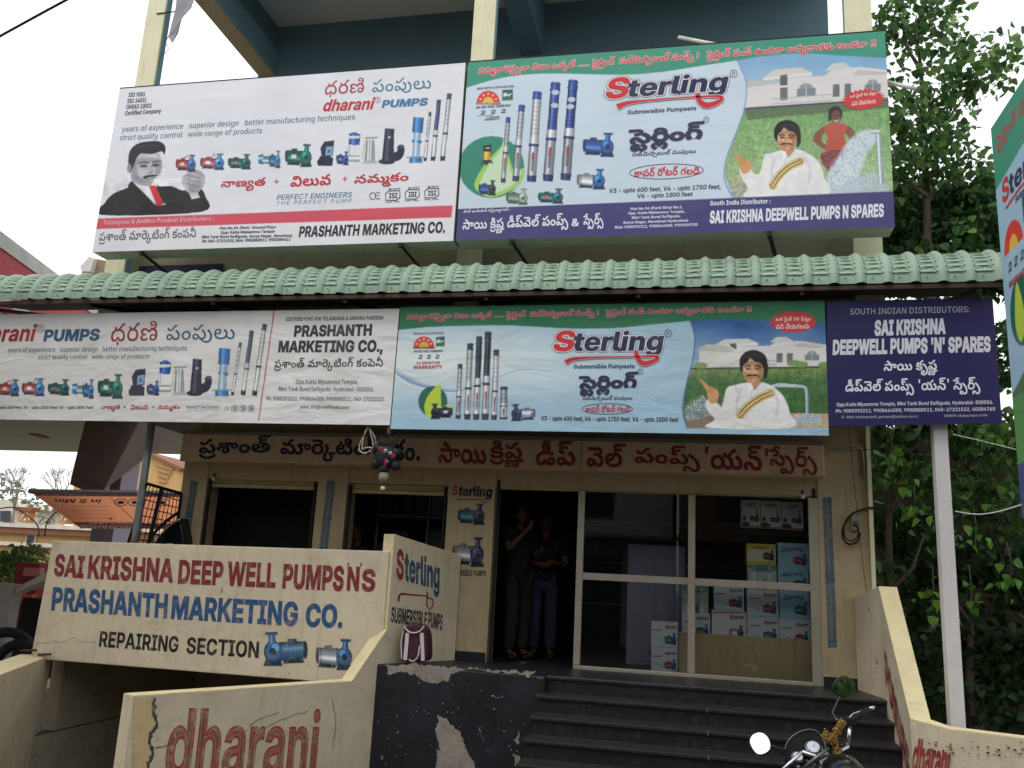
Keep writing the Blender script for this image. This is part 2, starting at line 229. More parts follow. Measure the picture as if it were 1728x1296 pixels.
('T', 47): [278,26,135,100,-20,0,-36,8,-24,17,-5,15,63,8,6,-13,14,-10,11,0,8,0,16,6,15,8,21,12,16,11,32,13,34,6,27,0,5,-27,-18,0,-24,-5,-20,-9,-11,-7,-13,-10,-12,-6,-24,-11,-32,-6,55,263,-3,-24,0,-36,7,-36,17,-23,14,-14,8,-18,7,-11,0,-8,0,-16,-7,1,-7,0,-8,16,-6,13,0,14,0,24,10,7,11,39,-21,-10,-7,-22,-11,-30,-7,-25,0,-28,0,-38,11,-16,18,1,10,0,12,22,17,38,10,25,0,20,0,32,-5,30,-13,19,-10,16,-9,20,-9,18,-4,11,0,18,0,20,11,1,12,0,11,-18,19,-34,14,-50,8,-31,0,-31,0,83,25,48,-4,66,-21,34,-30,1,-20,0,-16,-22,-24,-46,-13,23,435,-3,-36,0,-52,17,-21,14,35,20,12,-6,22,-11,28,-6,17,0,18,0,20,11,1,11,0,13,-20,18,-36,15,-19,6,37,26,30,-8,48,-22,28,-28,1,-17,0,-24,-54,-29],
('T', 48): [329,16,17,59,0,19,32,29,62,18,45,0,46,0,62,-17,30,-29,1,-20,0,-18,-30,-28,-62,-16,-45,0,-44,0,-62,16,-32,28,15,81,61,0,-16,38,-20,37,0,26,0,32,9,16,16,1,10,0,10,-16,17,-32,10,-25,0,-24,0,-32,-10,-18,-16,23,363,-3,-36,0,-52,17,-21,14,35,20,12,-6,24,-11,26,-6,17,0,18,0,20,11,1,11,0,13,-20,19,-36,16,-19,6,31,24,32,-8,50,-22,30,-28,1,-17,0,-24,-54,-29,23,539,-3,-38,0,-52,17,-21,14,35,20,12,-6,24,-11,26,-6,17,0,18,0,22,11,1,11,0,13,-22,18,-36,15,-19,6,37,26,30,-8,48,-22,28,-28,1,-17,0,-24,-54,-29,26,335,100,-22,0,-34,8,-24,17,-7,15,65,8,6,-13,12,-10,13,0,8,0,16,6,13,8,21,12,18,11,30,13,36,6,27,0,5,-27,-18,0,-24,-5,-20,-9,-11,-7,-15,-10,-10,-6,-26,-11,-30,-6],
('T', 49): [155,16,17,59,0,19,32,29,62,18,45,0,46,0,62,-17,30,-29,1,-20,0,-18,-30,-28,-62,-16,-45,0,-44,0,-62,16,-32,28,15,81,62,0,-16,38,-21,37,0,26,0,32,9,16,17,1,10,0,10,-16,17,-32,11,-25,0,-24,0,-32,-10,-18,-17,26,135,100,-20,0,-36,8,-24,17,-5,15,63,8,6,-13,14,-10,11,0,8,0,16,6,15,8,21,12,16,11,32,13,34,6,27,0,5,-27,-18,0,-24,-5,-20,-9,-11,-7,-13,-10,-12,-6,-24,-11,-32,-6],
('T', 51): [190,54,191,-3,-56,0,-78,19,-40,32,1,20,0,18,28,25,48,14,33,0,28,0,36,-10,16,-16,1,-10,0,-11,-20,-16,-36,-9,-27,0,-20,0,-30,6,-22,8,-7,3,13,22,6,-3,16,-8,22,-5,13,0,16,0,20,7,1,6,0,5,-12,8,-11,0,-20,0,-24,-16,1,-12,1,-8,0,-7,12,-14,26,-12,44,-8,35,0,48,0,58,18,1,18,0,12,-28,17,-31,8,37,27,40,-10,48,-31,1,-23,0,-18,-36,-29,-76,-17],
('T', 54): [191,55,263,-3,-24,0,-36,7,-36,17,-23,14,-14,8,-18,7,-11,0,-8,0,-16,-7,1,-7,0,-8,16,-6,13,0,14,0,24,10,7,11,39,-21,-10,-7,-22,-11,-30,-7,-25,0,-28,0,-38,11,-16,18,1,10,0,12,22,17,38,10,25,0,20,0,32,-5,30,-13,19,-10,16,-9,20,-9,18,-4,11,0,18,0,20,11,1,12,0,11,-18,19,-34,14,-50,8,-31,0,-31,0,83,25,48,-4,66,-21,34,-30,1,-20,0,-16,-22,-24,-46,-13,26,135,100,-20,0,-36,8,-24,17,-5,15,63,8,6,-13,14,-10,11,0,8,0,16,6,15,8,21,12,16,11,32,13,34,6,27,0,5,-27,-18,0,-24,-5,-20,-9,-11,-7,-13,-10,-12,-6,-24,-11,-32,-6],
('T', 56): [191,53,263,-3,-24,0,-36,7,-36,17,-23,14,-14,8,-18,7,-11,0,-8,0,-16,-7,1,-7,0,-8,16,-6,13,0,14,0,24,10,7,11,39,-21,-10,-7,-22,-11,-30,-7,-25,0,-28,0,-38,11,-16,18,1,10,0,12,22,17,38,10,25,0,20,0,32,-5,30,-13,19,-10,16,-9,20,-9,18,-4,13,0,16,0,20,11,1,11,0,13,-20,18,-36,15,-19,6,37,26,30,-8,46,-22,28,-28,1,-17,0,-16,-22,-24,-46,-13,22,339,-34,-26,0,-32,9,-14,14,1,9,0,3,2,7,3,3,61,0,-2,-2,-2,-4,1,-2,0,-3,4,-5,10,-3,7,0,8,0,12,3,11,4,31,-21,-16,-6,-32,-6,26,113,100,-22,0,-34,8,-26,17,-5,15,63,8,6,-13,14,-10,11,0,8,0,16,6,15,8,21,12,16,11,32,13,36,6,25,0,5,-27,-18,0,-24,-5,-20,-9,-9,-7,-15,-10,-10,-6,-26,-11,-32,-6],
('T', 57): [190,46,259,-3,-22,0,-38,6,-38,15,-23,14,-10,6,-14,7,-10,2,-5,0,-6,0,-12,-6,1,-5,0,-7,12,-14,11,-8,-63,-10,-10,9,-12,19,1,12,0,11,20,17,38,10,25,0,22,0,34,-7,28,-12,17,-9,14,-9,20,-9,20,-4,13,0,16,0,20,11,1,11,0,13,-20,18,-36,15,-19,6,37,26,30,-8,46,-22,28,-28,1,-17,0,-16,-24,-24,-46,-13,26,113,100,-22,0,-34,8,-26,17,-5,15,63,8,6,-13,14,-10,11,0,8,0,16,6,15,8,21,12,16,11,32,13,36,6,25,0,5,-27,-18,0,-24,-5,-20,-9,-9,-7,-15,-10,-10,-6,-26,-11,-32,-6],
('T', 63): [87,23,55,-3,-38,0,-52,17,-21,14,35,20,12,-6,24,-11,26,-6,17,0,18,0,22,11,1,11,0,13,-22,18,-36,15,-19,6,37,26,30,-8,48,-22,28,-28,1,-17,0,-24,-54,-29],
('T', 64): [174,27,55,-3,-38,0,-52,17,-21,14,35,20,12,-6,24,-11,26,-6,17,0,18,0,22,11,1,11,0,12,-22,19,-36,15,-19,6,37,26,8,-2,14,-4,7,-3,7,-6,22,-7,32,-18,18,-21,1,-14,0,-24,-54,-29,34,263,48,-22,0,-28,6,-18,11,-6,12,1,5,0,9,12,13,7,6,53,-2,-10,-5,-14,-10,1,-8,0,-6,16,-9,15,0,14,0,14,8,1,6,0,8,-24,7,-19,0,-195,0,1,26,157,0,30,0,38,-2,26,-4,13,-5,12,-4,16,-15,1,-10,0,-17,-42,-20],
('T', 65): [109,57,57,-100,-40,0,-56,13,-30,24,1,16,0,13,22,20,42,12,29,0,26,0,32,-9,16,-15,1,-8,0,-11,-18,-15,-36,-7,-23,0,-12,0,-20,3,-9,3,-3,23,10,-5,18,-4,11,0,16,0,18,6,1,6,0,5,-14,6,-9,0,-16,0,-22,-12,1,-12,1,-2,0,-12,32,-14,41,0,18,0,36,5,30,12,18,21,1,16,0,19,-28,35,-48,32,-60,26,-33,10,39,25,34,-10,68,-30,58,-38,34,-45,1,-24,0,-21,-26,-29,-44,-19,-58,-9],
('T', 105): [154,32,155,125,42,0,60,-15,32,-27,1,-20,0,-15,-12,-24,-16,-18,-7,-8,-63,12,10,6,16,15,10,17,1,11,0,10,-14,19,-30,11,-27,0,-20,0,-32,-10,-16,-18,1,-11,0,-15,20,-25,15,-10,-61,-12,-16,13,-22,32,1,17,0,18,32,29,60,18,50,63,133,0,8,16,13,17,5,-1,-5,-16,6,-18,15,1,9,0,7,12,12,13,4,8,3,20,4,32,2,25,0,147,0,1,-26,-151,0,-14,0,-14,-1,-3,-1,-6,-1,-4,-4,1,-3,0,-2,4,-5,5,-1,6,-1,12,-1,15,0,71,0,1,-25,-69,0,-12,0,-14,-2,-3,-1,-8,-3,1,-4,0,-3,4,-3,5,-2,4,-1,10,-1,9,0,21,0,1,-26,-23,0,-24,0,-38,7,-22,15],
('T', 110): [196,74,283,-3,-20,0,-32,5,-24,11,-9,9,11,0,-14,-10,-28,-11,-34,-4,-23,0,-30,0,-38,10,-20,16,1,9,0,11,16,14,36,11,29,6,18,3,20,8,1,6,0,3,-4,5,-12,2,-9,0,-16,0,-14,-6,1,-5,0,-3,4,-5,1,-1,-57,-9,-4,5,-6,11,1,6,0,8,20,14,42,9,35,0,32,0,40,-9,16,-15,1,-9,0,-9,-12,-13,-34,-12,-31,-6,-20,-4,-20,-7,1,-5,0,-5,16,-6,19,0,20,0,22,8,12,11,1,6,61,0,4,-15,26,-10,19,0,18,0,16,8,1,7,0,4,-4,8,-1,3,57,9,6,-5,10,-15,1,-9,0,-11,-22,-17,-40,-10,75,355,93,0,-14,-44,-20,-43,0,-30,0,-44,8,-28,13,-9,7,19,22,14,-11,46,-14,29,0,12,0,14,2,6,4,1,2,0,5,-14,3,-11,0,-3,0,-20,0,-32,6,-9,6,-6,4,-8,10,1,7,0,8,14,13,17,5,1,-5,-16,6,-18,15,1,9,0,7,12,12,13,4,8,3,20,4,32,2,25,0,145,0,1,-26,-149,0,-14,0,-14,-1,-3,-1,-6,-1,-6,-4,1,-3,0,-2,6,-5,5,-1,4,-1,14,-1,15,0,71,0,1,-25,-69,0,-14,0,-12,-2,-3,-1,-8,-3,1,-4,0,-3,4,-3,3,-2,4,-1,10,-1,9,0,3,0,20,0,28,-4,13,-5,8,-4,12,-11],
('T', 118): [216,91,211,-3,-68,0,-86,16,-40,29,1,19,0,14,26,22,46,12,31,0,28,0,34,-9,20,-16,1,-10,0,-17,-46,-18,-37,0,-16,0,-30,5,-24,8,-7,3,15,20,10,-5,26,-9,19,0,16,0,20,6,1,7,0,5,-12,7,-13,0,-12,0,-20,-6,-12,-12,1,-8,1,-1,0,-8,18,-13,32,-9,52,-4,37,0,38,0,58,4,36,9,16,14,1,9,1,3,0,9,-24,13,-21,0,-10,0,-20,-6,1,-7,0,-6,18,-6,13,0,14,0,16,5,12,9,5,6,25,-19,-10,-7,-20,-10,-30,-6,-21,0,-18,0,-34,6,-22,14,1,12,0,14,42,17,39,0,8,0,14,0,12,-1,7,-1,-47,-1,-8,2,-18,2,-18,1,-7,0,19,21,19,0,24,-2,48,-10,38,-15,22,-22,1,-15,0,-16,-22,-24,-50,-16,-78,-8,50,171,133,0,8,14,13,17,5,1,-5,-16,6,-18,15,1,9,0,7,12,12,11,4,10,3,20,4,32,2,25,0,145,0,1,-26,-149,0,-14,0,-14,-1,-3,-1,-6,-1,-6,-4,1,-3,0,-2,4,-5,7,-1,4,-1,14,-1,15,0,71,0,1,-25,-69,0,-14,0,-12,-2,-3,-1,-8,-3,1,-4,0,-3,4,-3,3,-2,4,-1,12,-1,9,0,19,0,27,-24,-53,0,-22,0,-34,6,-22,14],
('T', 122): [190,48,259,-3,-22,0,-38,6,-38,15,-23,14,-10,6,-14,7,-10,2,-5,0,-6,0,-12,-6,1,-5,0,-7,12,-14,11,-8,-63,-10,-10,9,-12,19,1,12,0,11,20,17,38,10,25,0,22,0,34,-7,28,-12,17,-9,14,-9,20,-9,20,-4,11,0,18,0,20,11,1,12,0,11,-18,18,-32,15,-46,8,-29,0,23,25,39,0,38,-6,60,-20,32,-29,1,-20,0,-16,-24,-24,-46,-13,50,99,133,0,8,14,13,17,5,1,-5,-16,6,-18,15,1,9,0,7,12,12,13,4,8,3,20,4,32,2,25,0,145,0,1,-26,-149,0,-14,0,-14,-1,-3,-1,-6,-1,-6,-4,1,-3,0,-2,6,-5,5,-1,4,-1,14,-1,15,0,71,0,1,-25,-69,0,-14,0,-12,-2,-3,-1,-8,-3,1,-4,0,-3,4,-3,3,-2,4,-1,12,-1,9,0,19,0,13,-26,-33,0,-24,0,-38,7,-22,15],
('T', 123): [191,53,263,-3,-24,0,-36,7,-36,17,-23,14,-14,8,-18,7,-11,0,-8,0,-16,-7,1,-7,0,-8,16,-6,13,0,14,0,24,10,7,11,39,-21,-10,-7,-22,-11,-30,-7,-25,0,-28,0,-38,11,-16,18,1,10,0,12,22,17,38,10,25,0,20,0,32,-5,30,-13,19,-10,16,-9,20,-9,18,-4,13,0,16,0,20,11,1,11,0,13,-20,18,-36,15,-19,6,37,26,30,-8,46,-22,28,-28,1,-17,0,-16,-22,-24,-46,-13,50,51,133,0,8,16,13,17,5,-1,-5,-16,6,-18,15,1,9,0,7,14,12,11,4,8,3,20,4,32,2,25,0,147,0,1,-26,-151,0,-14,0,-14,-1,-3,-1,-6,-1,-4,-4,1,-3,0,-2,4,-5,7,-1,4,-1,12,-1,17,0,69,0,1,-25,-69,0,-12,0,-14,-2,-3,-1,-8,-3,1,-4,0,-3,4,-3,5,-2,4,-1,10,-1,11,0,19,0,1,-26,-23,0,-24,0,-38,7,-22,15],
('T', 125): [200,78,281,-3,-20,0,-30,5,-24,11,-9,9,11,0,-14,-10,-28,-11,-34,-4,-23,0,-30,0,-38,10,-20,16,1,9,0,11,16,14,36,11,29,6,18,3,20,8,1,6,0,3,-4,5,-12,2,-9,0,-16,0,-14,-6,1,-5,0,-3,4,-5,1,-1,-57,-9,-4,5,-6,11,1,6,0,8,20,14,42,9,35,0,32,0,40,-9,16,-15,1,-9,0,-9,-12,-13,-34,-12,-31,-6,-20,-4,-20,-7,1,-5,0,-5,16,-6,19,0,20,0,22,8,12,11,1,6,61,0,2,-10,16,-11,20,-4,11,0,24,0,18,13,1,10,0,13,-24,21,-36,16,-19,5,35,22,15,0,28,-9,42,-22,26,-27,1,-17,0,-16,-24,-24,-46,-13,50,185,133,0,8,16,13,17,5,-1,-5,-16,6,-18,15,1,9,0,7,14,12,11,4,8,3,20,4,32,2,25,0,147,0,1,-26,-151,0,-14,0,-14,-1,-3,-1,-6,-1,-4,-4,1,-3,0,-2,4,-5,5,-1,6,-1,12,-1,17,0,69,0,1,-25,-69,0,-12,0,-14,-2,-3,-1,-8,-3,1,-4,0,-3,4,-3,5,-2,4,-1,10,-1,11,0,7,0,13,-26,-23,0,-24,0,-38,7,-22,15],
('T', 129): [155,16,17,59,0,19,32,29,62,18,45,0,46,0,62,-17,30,-29,1,-20,0,-18,-30,-28,-62,-16,-45,0,-44,0,-62,16,-32,28,15,81,62,0,-16,38,-21,37,0,26,0,32,9,16,17,1,10,0,10,-16,17,-32,11,-25,0,-24,0,-32,-10,-18,-17,50,61,133,0,8,14,13,17,5,1,-5,-16,6,-18,15,1,9,0,7,12,12,11,4,8,3,22,4,32,2,25,0,145,0,1,-26,-151,0,-12,0,-14,-1,-5,-1,-4,-1,-6,-4,1,-3,0,-2,4,-5,7,-1,4,-1,14,-1,15,0,69,0,1,-25,-67,0,-14,0,-12,-2,-3,-1,-8,-3,1,-4,0,-3,4,-3,3,-2,4,-1,12,-1,9,0,19,0,1,-26,-21,0,-24,0,-38,7,-22,15],
('T', 131): [190,56,189,-3,-56,0,-76,19,-40,32,1,20,0,18,28,25,48,14,33,0,28,0,36,-10,16,-16,1,-10,0,-11,-20,-16,-36,-9,-27,0,-20,0,-30,6,-22,8,-7,3,13,22,6,-3,16,-8,22,-5,13,0,16,0,20,7,1,6,0,5,-12,8,-11,0,-20,0,-24,-16,1,-12,1,-8,0,-7,12,-14,26,-12,44,-8,35,0,50,0,56,18,1,19,0,14,-32,22,-25,8,45,19,11,0,20,-7,30,-18,18,-23,1,-15,0,-19,-36,-29,-76,-17,50,189,133,0,8,14,13,17,5,1,-5,-16,6,-18,15,1,9,0,7,12,12,11,4,8,3,20,4,32,2,27,0,145,0,1,-26,-151,0,-14,0,-14,-1,-3,-1,-6,-1,-4,-4,1,-3,0,-2,4,-5,7,-1,4,-1,14,-1,15,0,69,0,1,-25,-69,0,-12,0,-14,-2,-3,-1,-6,-3,1,-4,0,-3,2,-3,5,-2,4,-1,10,-1,11,0,15,0,5,-26,-23,0,-24,0,-38,7,-20,15],
('T', 139): [237,55,149,-3,-36,0,-56,7,-38,16,-11,15,63,8,6,-6,18,-9,30,-4,27,0,22,0,28,3,12,6,1,3,0,4,-8,5,-16,3,-15,0,-37,2,-34,1,-48,6,-13,6,-10,4,-10,12,1,8,0,11,30,15,56,7,39,0,30,0,52,-4,36,-13,13,-13,-61,-7,-6,6,-16,7,-26,3,-23,0,-22,0,-22,-3,-8,-5,1,-3,0,-5,16,-6,29,0,49,-2,30,0,38,-6,11,-5,14,-5,10,-14,1,-7,0,-15,-32,-18,-58,-8,37,387,48,-22,0,-28,6,-18,11,-6,12,1,5,0,9,12,13,9,6,51,-2,-10,-5,-14,-10,1,-8,0,-6,16,-9,15,0,14,0,16,8,1,6,0,8,-26,7,-19,0,-177,0,-57,6,-45,-6,-67,0,1,26,311,0,30,0,38,-2,28,-4,11,-5,12,-4,16,-15,1,-10,0,-17,-42,-20],
('T', 141): [245,32,157,119,42,0,60,-12,32,-26,1,-18,0,-15,-12,-24,-16,-18,-9,-8,-61,12,10,6,16,15,10,17,1,11,0,10,-14,18,-30,12,-27,0,-22,0,-30,-10,-16,-18,1,-11,0,-15,18,-25,17,-10,-61,-12,-16,13,-22,32,1,17,0,17,32,27,60,15,34,405,48,-22,0,-30,6,-16,11,-8,12,1,5,0,9,14,13,7,6,53,-2,-12,-5,-12,-10,1,-8,0,-6,16,-9,15,0,14,0,14,8,1,6,0,8,-24,7,-19,0,-367,0,1,26,329,0,30,0,38,-2,26,-4,13,-5,12,-4,14,-15,1,-10,0,-17,-42,-20],
('T', 156): [279,24,273,-3,-20,0,-32,5,-24,11,-11,9,13,1,-14,-11,-28,-11,-30,-4,-17,0,-40,0,-48,28,1,25,0,22,42,31,78,17,53,0,54,0,76,-17,42,-31,1,-22,0,-17,-24,-24,-40,-12,22,263,25,16,0,20,13,1,15,0,13,-24,21,-46,12,-33,0,-5,0,-34,0,-46,-12,-26,-21,1,-13,0,-15,20,-13,17,0,18,0,22,13,3,12,61,0,2,-13,24,-12,34,473,48,-22,0,-30,6,-16,11,-8,12,1,5,0,9,12,13,9,6,53,-2,-12,-5,-12,-10,1,-8,0,-6,16,-9,13,0,16,0,14,8,1,6,0,8,-24,7,-19,0,-433,0,1,26,395,0,28,0,38,-2,28,-4,13,-5,12,-4,14,-15,1,-10,0,-17,-42,-20],
('T', 158): [280,46,259,-3,-22,0,-38,6,-38,15,-23,14,-10,6,-14,7,-10,2,-5,0,-6,0,-12,-6,1,-5,0,-7,12,-14,11,-8,-63,-10,-10,9,-12,19,1,12,0,11,20,17,38,10,25,0,22,0,34,-7,28,-12,17,-9,14,-9,20,-9,20,-4,11,0,18,0,20,11,1,12,0,14,-28,21,-46,15,-29,4,111,1,18,-6,26,-15,14,-20,1,-12,0,-16,-24,-24,-46,-13,34,475,48,-22,0,-28,6,-18,11,-6,12,1,5,0,10,12,12,7,6,53,-2,-10,-5,-14,-10,1,-8,0,-6,16,-9,15,0,14,0,14,8,1,6,0,8,-24,7,-19,0,-395,0,1,26,357,0,30,0,38,-2,26,-4,13,-5,12,-4,14,-15,1,-10,0,-17,-40,-20],
('T', 163): [365,55,263,-3,-24,0,-36,7,-36,17,-23,14,-14,8,-18,7,-11,0,-8,0,-16,-7,1,-7,0,-8,16,-6,13,0,14,0,24,10,7,11,39,-21,-10,-7,-22,-11,-30,-7,-25,0,-28,0,-38,11,-16,18,1,10,0,12,22,17,38,10,25,0,20,0,32,-5,30,-13,19,-10,16,-9,20,-9,18,-4,11,0,18,0,20,11,1,12,0,11,-18,19,-34,14,-50,8,-31,0,-31,0,83,25,48,-4,66,-21,34,-30,1,-20,0,-16,-22,-24,-46,-13,27,435,-3,-36,0,-54,17,-21,14,37,20,12,-6,22,-11,28,-6,17,0,18,0,20,11,1,11,0,12,-20,19,-36,15,-19,6,37,26,8,-2,14,-4,7,-3,7,-6,20,-7,32,-18,18,-21,1,-14,0,-24,-52,-29,34,645,48,-22,0,-30,6,-16,11,-8,12,1,5,0,9,14,13,7,6,53,-2,-12,-5,-12,-10,1,-8,0,-6,16,-9,15,0,14,0,14,8,1,6,0,8,-24,7,-19,0,-197,0,3,26,157,0,30,0,38,-2,26,-4,13,-5,12,-4,14,-15,1,-10,0,-17,-42,-20,26,135,100,-20,0,-36,8,-24,17,-5,15,63,8,6,-13,14,-10,11,0,8,0,16,6,15,8,21,12,16,11,32,13,34,6,27,0,5,-27,-18,0,-24,-5,-20,-9,-11,-7,-13,-10,-12,-6,-24,-11,-32,-6],
('T', 170): [239,62,205,-3,-32,0,-38,9,-18,16,1,9,0,8,14,14,26,11,17,5,4,1,4,3,3,1,18,6,14,7,1,5,0,5,-16,7,-13,3,19,15,26,-1,32,-7,16,-10,1,-7,0,-10,-22,-16,-19,-6,-18,-6,-26,-10,-14,-9,1,-5,0,-5,12,-7,17,0,14,0,14,7,1,6,0,9,-30,14,-48,8,-25,0,-30,0,-20,-10,1,-7,0,-4,4,-7,5,-2,-57,-9,-6,6,-8,13,1,6,0,11,22,17,48,10,43,0,28,0,56,-7,27,-7,28,-8,28,-23,1,-14,0,-17,-46,-18,34,393,52,-22,0,-30,6,-16,11,-8,12,1,5,0,9,14,13,7,6,53,-2,-12,-5,-12,-10,1,-8,0,-6,16,-9,15,0,14,0,14,8,1,6,0,8,-24,6,-19,0,-323,0,1,27,285,0,30,0,38,-2,26,-4,13,-5,12,-4,14,-15,1,-11,0,-16,-40,-20],
('T', 172): [279,53,259,-3,-22,0,-38,6,-38,15,-23,14,-10,6,-14,7,-10,2,-5,0,-6,0,-12,-6,1,-5,0,-7,12,-14,11,-8,-63,-10,-10,9,-12,19,1,12,0,11,20,17,38,10,25,0,22,0,34,-7,28,-12,17,-9,14,-9,20,-9,20,-4,13,0,16,0,20,11,1,12,0,16,-20,29,-17,13,-7,10,-28,15,-70,25,-37,8,31,28,32,-7,66,-22,56,-27,23,-16,9,-12,16,-13,16,-31,1,-14,0,-16,-24,-24,-46,-13,34,473,48,-22,0,-30,6,-16,11,-8,12,1,5,0,10,12,12,9,6,53,-2,-12,-5,-12,-10,1,-8,0,-6,16,-9,13,0,16,0,14,8,1,6,0,8,-24,7,-21,0,-409,0,1,26,373,0,28,0,38,-2,28,-4,13,-5,12,-4,14,-15,1,-10,0,-17,-42,-20],
('T', 175): [145,55,149,-3,-36,0,-56,7,-38,16,-11,15,63,8,6,-6,18,-9,30,-4,27,0,22,0,28,3,12,6,1,3,0,4,-8,5,-16,3,-15,0,-37,2,-34,1,-48,6,-13,6,-10,4,-10,12,1,8,0,11,26,17,56,10,43,0,30,0,50,-5,38,-15,13,-15,-61,-7,-6,6,-16,7,-26,3,-23,0,-22,0,-22,-3,-8,-5,1,-3,0,-5,16,-6,29,0,49,-2,30,0,38,-6,11,-5,14,-5,10,-14,1,-7,0,-15,-32,-18,-58,-8,44,131,106,-20,0,-34,3,-15,3,17,20,10,-2,22,-3,15,0,16,0,24,4,14,9,1,8,1,2,0,11,-26,13,-17,0,-12,0,-14,-4,1,-5,0,-3,8,-4,10,-1,7,0,20,0,24,9,13,9,19,-18,-10,-5,-20,-9,-28,-6,-21,0,-20,0,-32,7,-16,12,1,8,0,13,38,16,39,0,30,0,42,-11,22,-20,1,-13,0,-22,-52,-21],
('T', 185): [206,77,293,-3,-18,0,-32,5,-24,11,-9,9,11,0,-14,-10,-28,-11,-34,-4,-21,0,-28,0,-40,10,-24,17,-10,22,1,12,0,16,18,25,32,17,40,9,25,0,28,0,36,-9,18,-16,1,-11,0,-11,-20,-16,-38,-9,-29,0,-18,0,-30,6,-22,8,-7,3,19,22,6,-3,16,-8,22,-5,13,0,16,0,20,7,1,6,0,5,-14,8,-11,0,-12,0,-26,-8,-14,-18,1,-15,1,-4,0,-10,8,-14,24,-8,17,0,20,0,22,8,12,11,1,6,61,0,4,-10,14,-11,20,-4,11,0,24,0,18,13,1,10,0,14,-26,22,-36,17,-21,7,25,7,35,10,26,-9,40,-23,24,-27,1,-16,0,-16,-24,-24,-46,-13,4,161,157,-3,-37,-53,0,-3,37,44,285,106,-20,0,-34,3,-15,3,15,20,10,-2,24,-3,15,0,16,0,24,4,14,9,1,8,1,2,0,11,-26,13,-19,0,-10,0,-14,-4,1,-5,0,-3,8,-4,10,-1,7,0,20,0,24,9,11,9,21,-18,-10,-5,-20,-9,-28,-6,-21,0,-22,0,-30,7,-16,12,1,8,0,13,38,16,39,0,30,0,42,-11,22,-20,1,-13,0,-22,-52,-21],
('T', 187): [198,70,291,-3,-28,0,-40,5,-26,10,-11,7,7,0,-12,-9,-28,-10,-28,-3,-17,0,-40,0,-48,28,1,25,0,24,46,34,86,17,57,0,30,0,48,-4,46,-7,27,-5,-29,-26,-26,6,-38,7,-38,3,-21,0,-40,0,-54,-12,-26,-21,1,-14,0,-14,20,-13,19,0,16,0,22,13,3,11,59,0,2,-9,20,-13,23,-2,8,-1,20,-1,11,0,16,0,16,6,1,7,0,5,-12,6,-11,0,-10,0,-14,-6,1,-7,0,-5,8,-8,9,-3,-45,-6,-8,6,-8,15,1,5,0,15,38,19,35,0,24,0,32,-10,20,-16,1,-9,0,-8,-10,-15,-22,-11,-36,-6,44,195,106,-20,0,-34,3,-15,3,15,20,10,-2,24,-3,13,0,18,0,24,4,14,9,1,8,1,2,0,11,-26,13,-19,0,-10,0,-14,-4,1,-5,0,-3,6,-4,12,-1,7,0,18,0,26,9,11,9,21,-18,-10,-5,-20,-9,-28,-6,-21,0,-22,0,-30,7,-18,12,1,8,0,13,40,16,39,0,30,0,42,-11,20,-20,1,-13,0,-22,-50,-21],
('T', 189): [218,101,311,-3,-30,0,-38,10,-16,17,1,10,0,11,20,16,36,8,23,0,26,0,34,-8,22,-11,9,-5,-23,-24,-6,6,-16,12,-20,8,-15,0,-12,0,-18,-7,1,-7,0,-6,16,-7,15,0,16,0,20,9,10,16,1,10,1,4,0,11,-12,17,-26,10,-17,0,-14,0,-20,-5,-12,-9,-3,-6,-59,0,-2,5,-14,10,-24,7,-21,0,-20,0,-22,-6,1,-7,0,-3,4,-5,7,-1,4,-2,18,-2,17,0,29,0,1,-24,-29,0,-18,0,-18,-2,-5,-2,-4,-2,-4,-5,1,-3,0,-5,14,-7,19,0,16,0,28,8,13,8,43,-18,-14,-8,-32,-11,-36,-5,-23,0,-46,0,-46,20,1,14,0,7,10,12,24,10,19,2,1,-3,-26,5,-22,16,1,11,0,15,52,19,47,0,26,0,36,-5,32,-10,17,-9,-9,0,10,7,26,11,32,6,23,0,36,0,50,-17,26,-30,1,-19,0,-19,-24,-28,-48,-15,44,305,106,-20,0,-34,3,-15,3,15,20,10,-2,24,-3,15,0,16,0,24,4,14,9,1,8,1,2,0,11,-26,13,-19,0,-10,0,-14,-4,1,-5,0,-3,8,-4,10,-1,7,0,20,0,24,9,11,9,21,-18,-10,-5,-20,-9,-28,-6,-21,0,-22,0,-30,7,-16,12,1,8,0,13,38,16,39,0,30,0,42,-11,22,-20,1,-13,0,-22,-52,-21],
('T', 192): [188,29,179,174,44,0,58,-16,30,-27,1,-16,0,-3,-2,-9,-1,-4,-53,12,0,1,0,3,1,1,0,7,-14,14,-34,11,-27,0,-22,0,-24,-9,1,-6,0,-5,10,-7,11,-3,-57,-8,-10,6,-10,13,1,7,0,10,22,17,46,11,24,271,-3,-20,0,-30,5,-26,11,-9,9,11,1,-14,-11,-28,-11,-30,-4,-17,0,-40,0,-48,28,1,25,0,22,42,34,78,19,53,0,54,0,78,-20,40,-33,1,-22,0,-17,-24,-24,-40,-12,22,261,25,16,0,20,13,1,15,0,13,-22,21,-48,12,-33,0,-5,0,-34,0,-46,-12,-26,-21,1,-13,0,-15,20,-13,19,0,16,0,22,13,3,12,61,0,4,-13,22,-12],
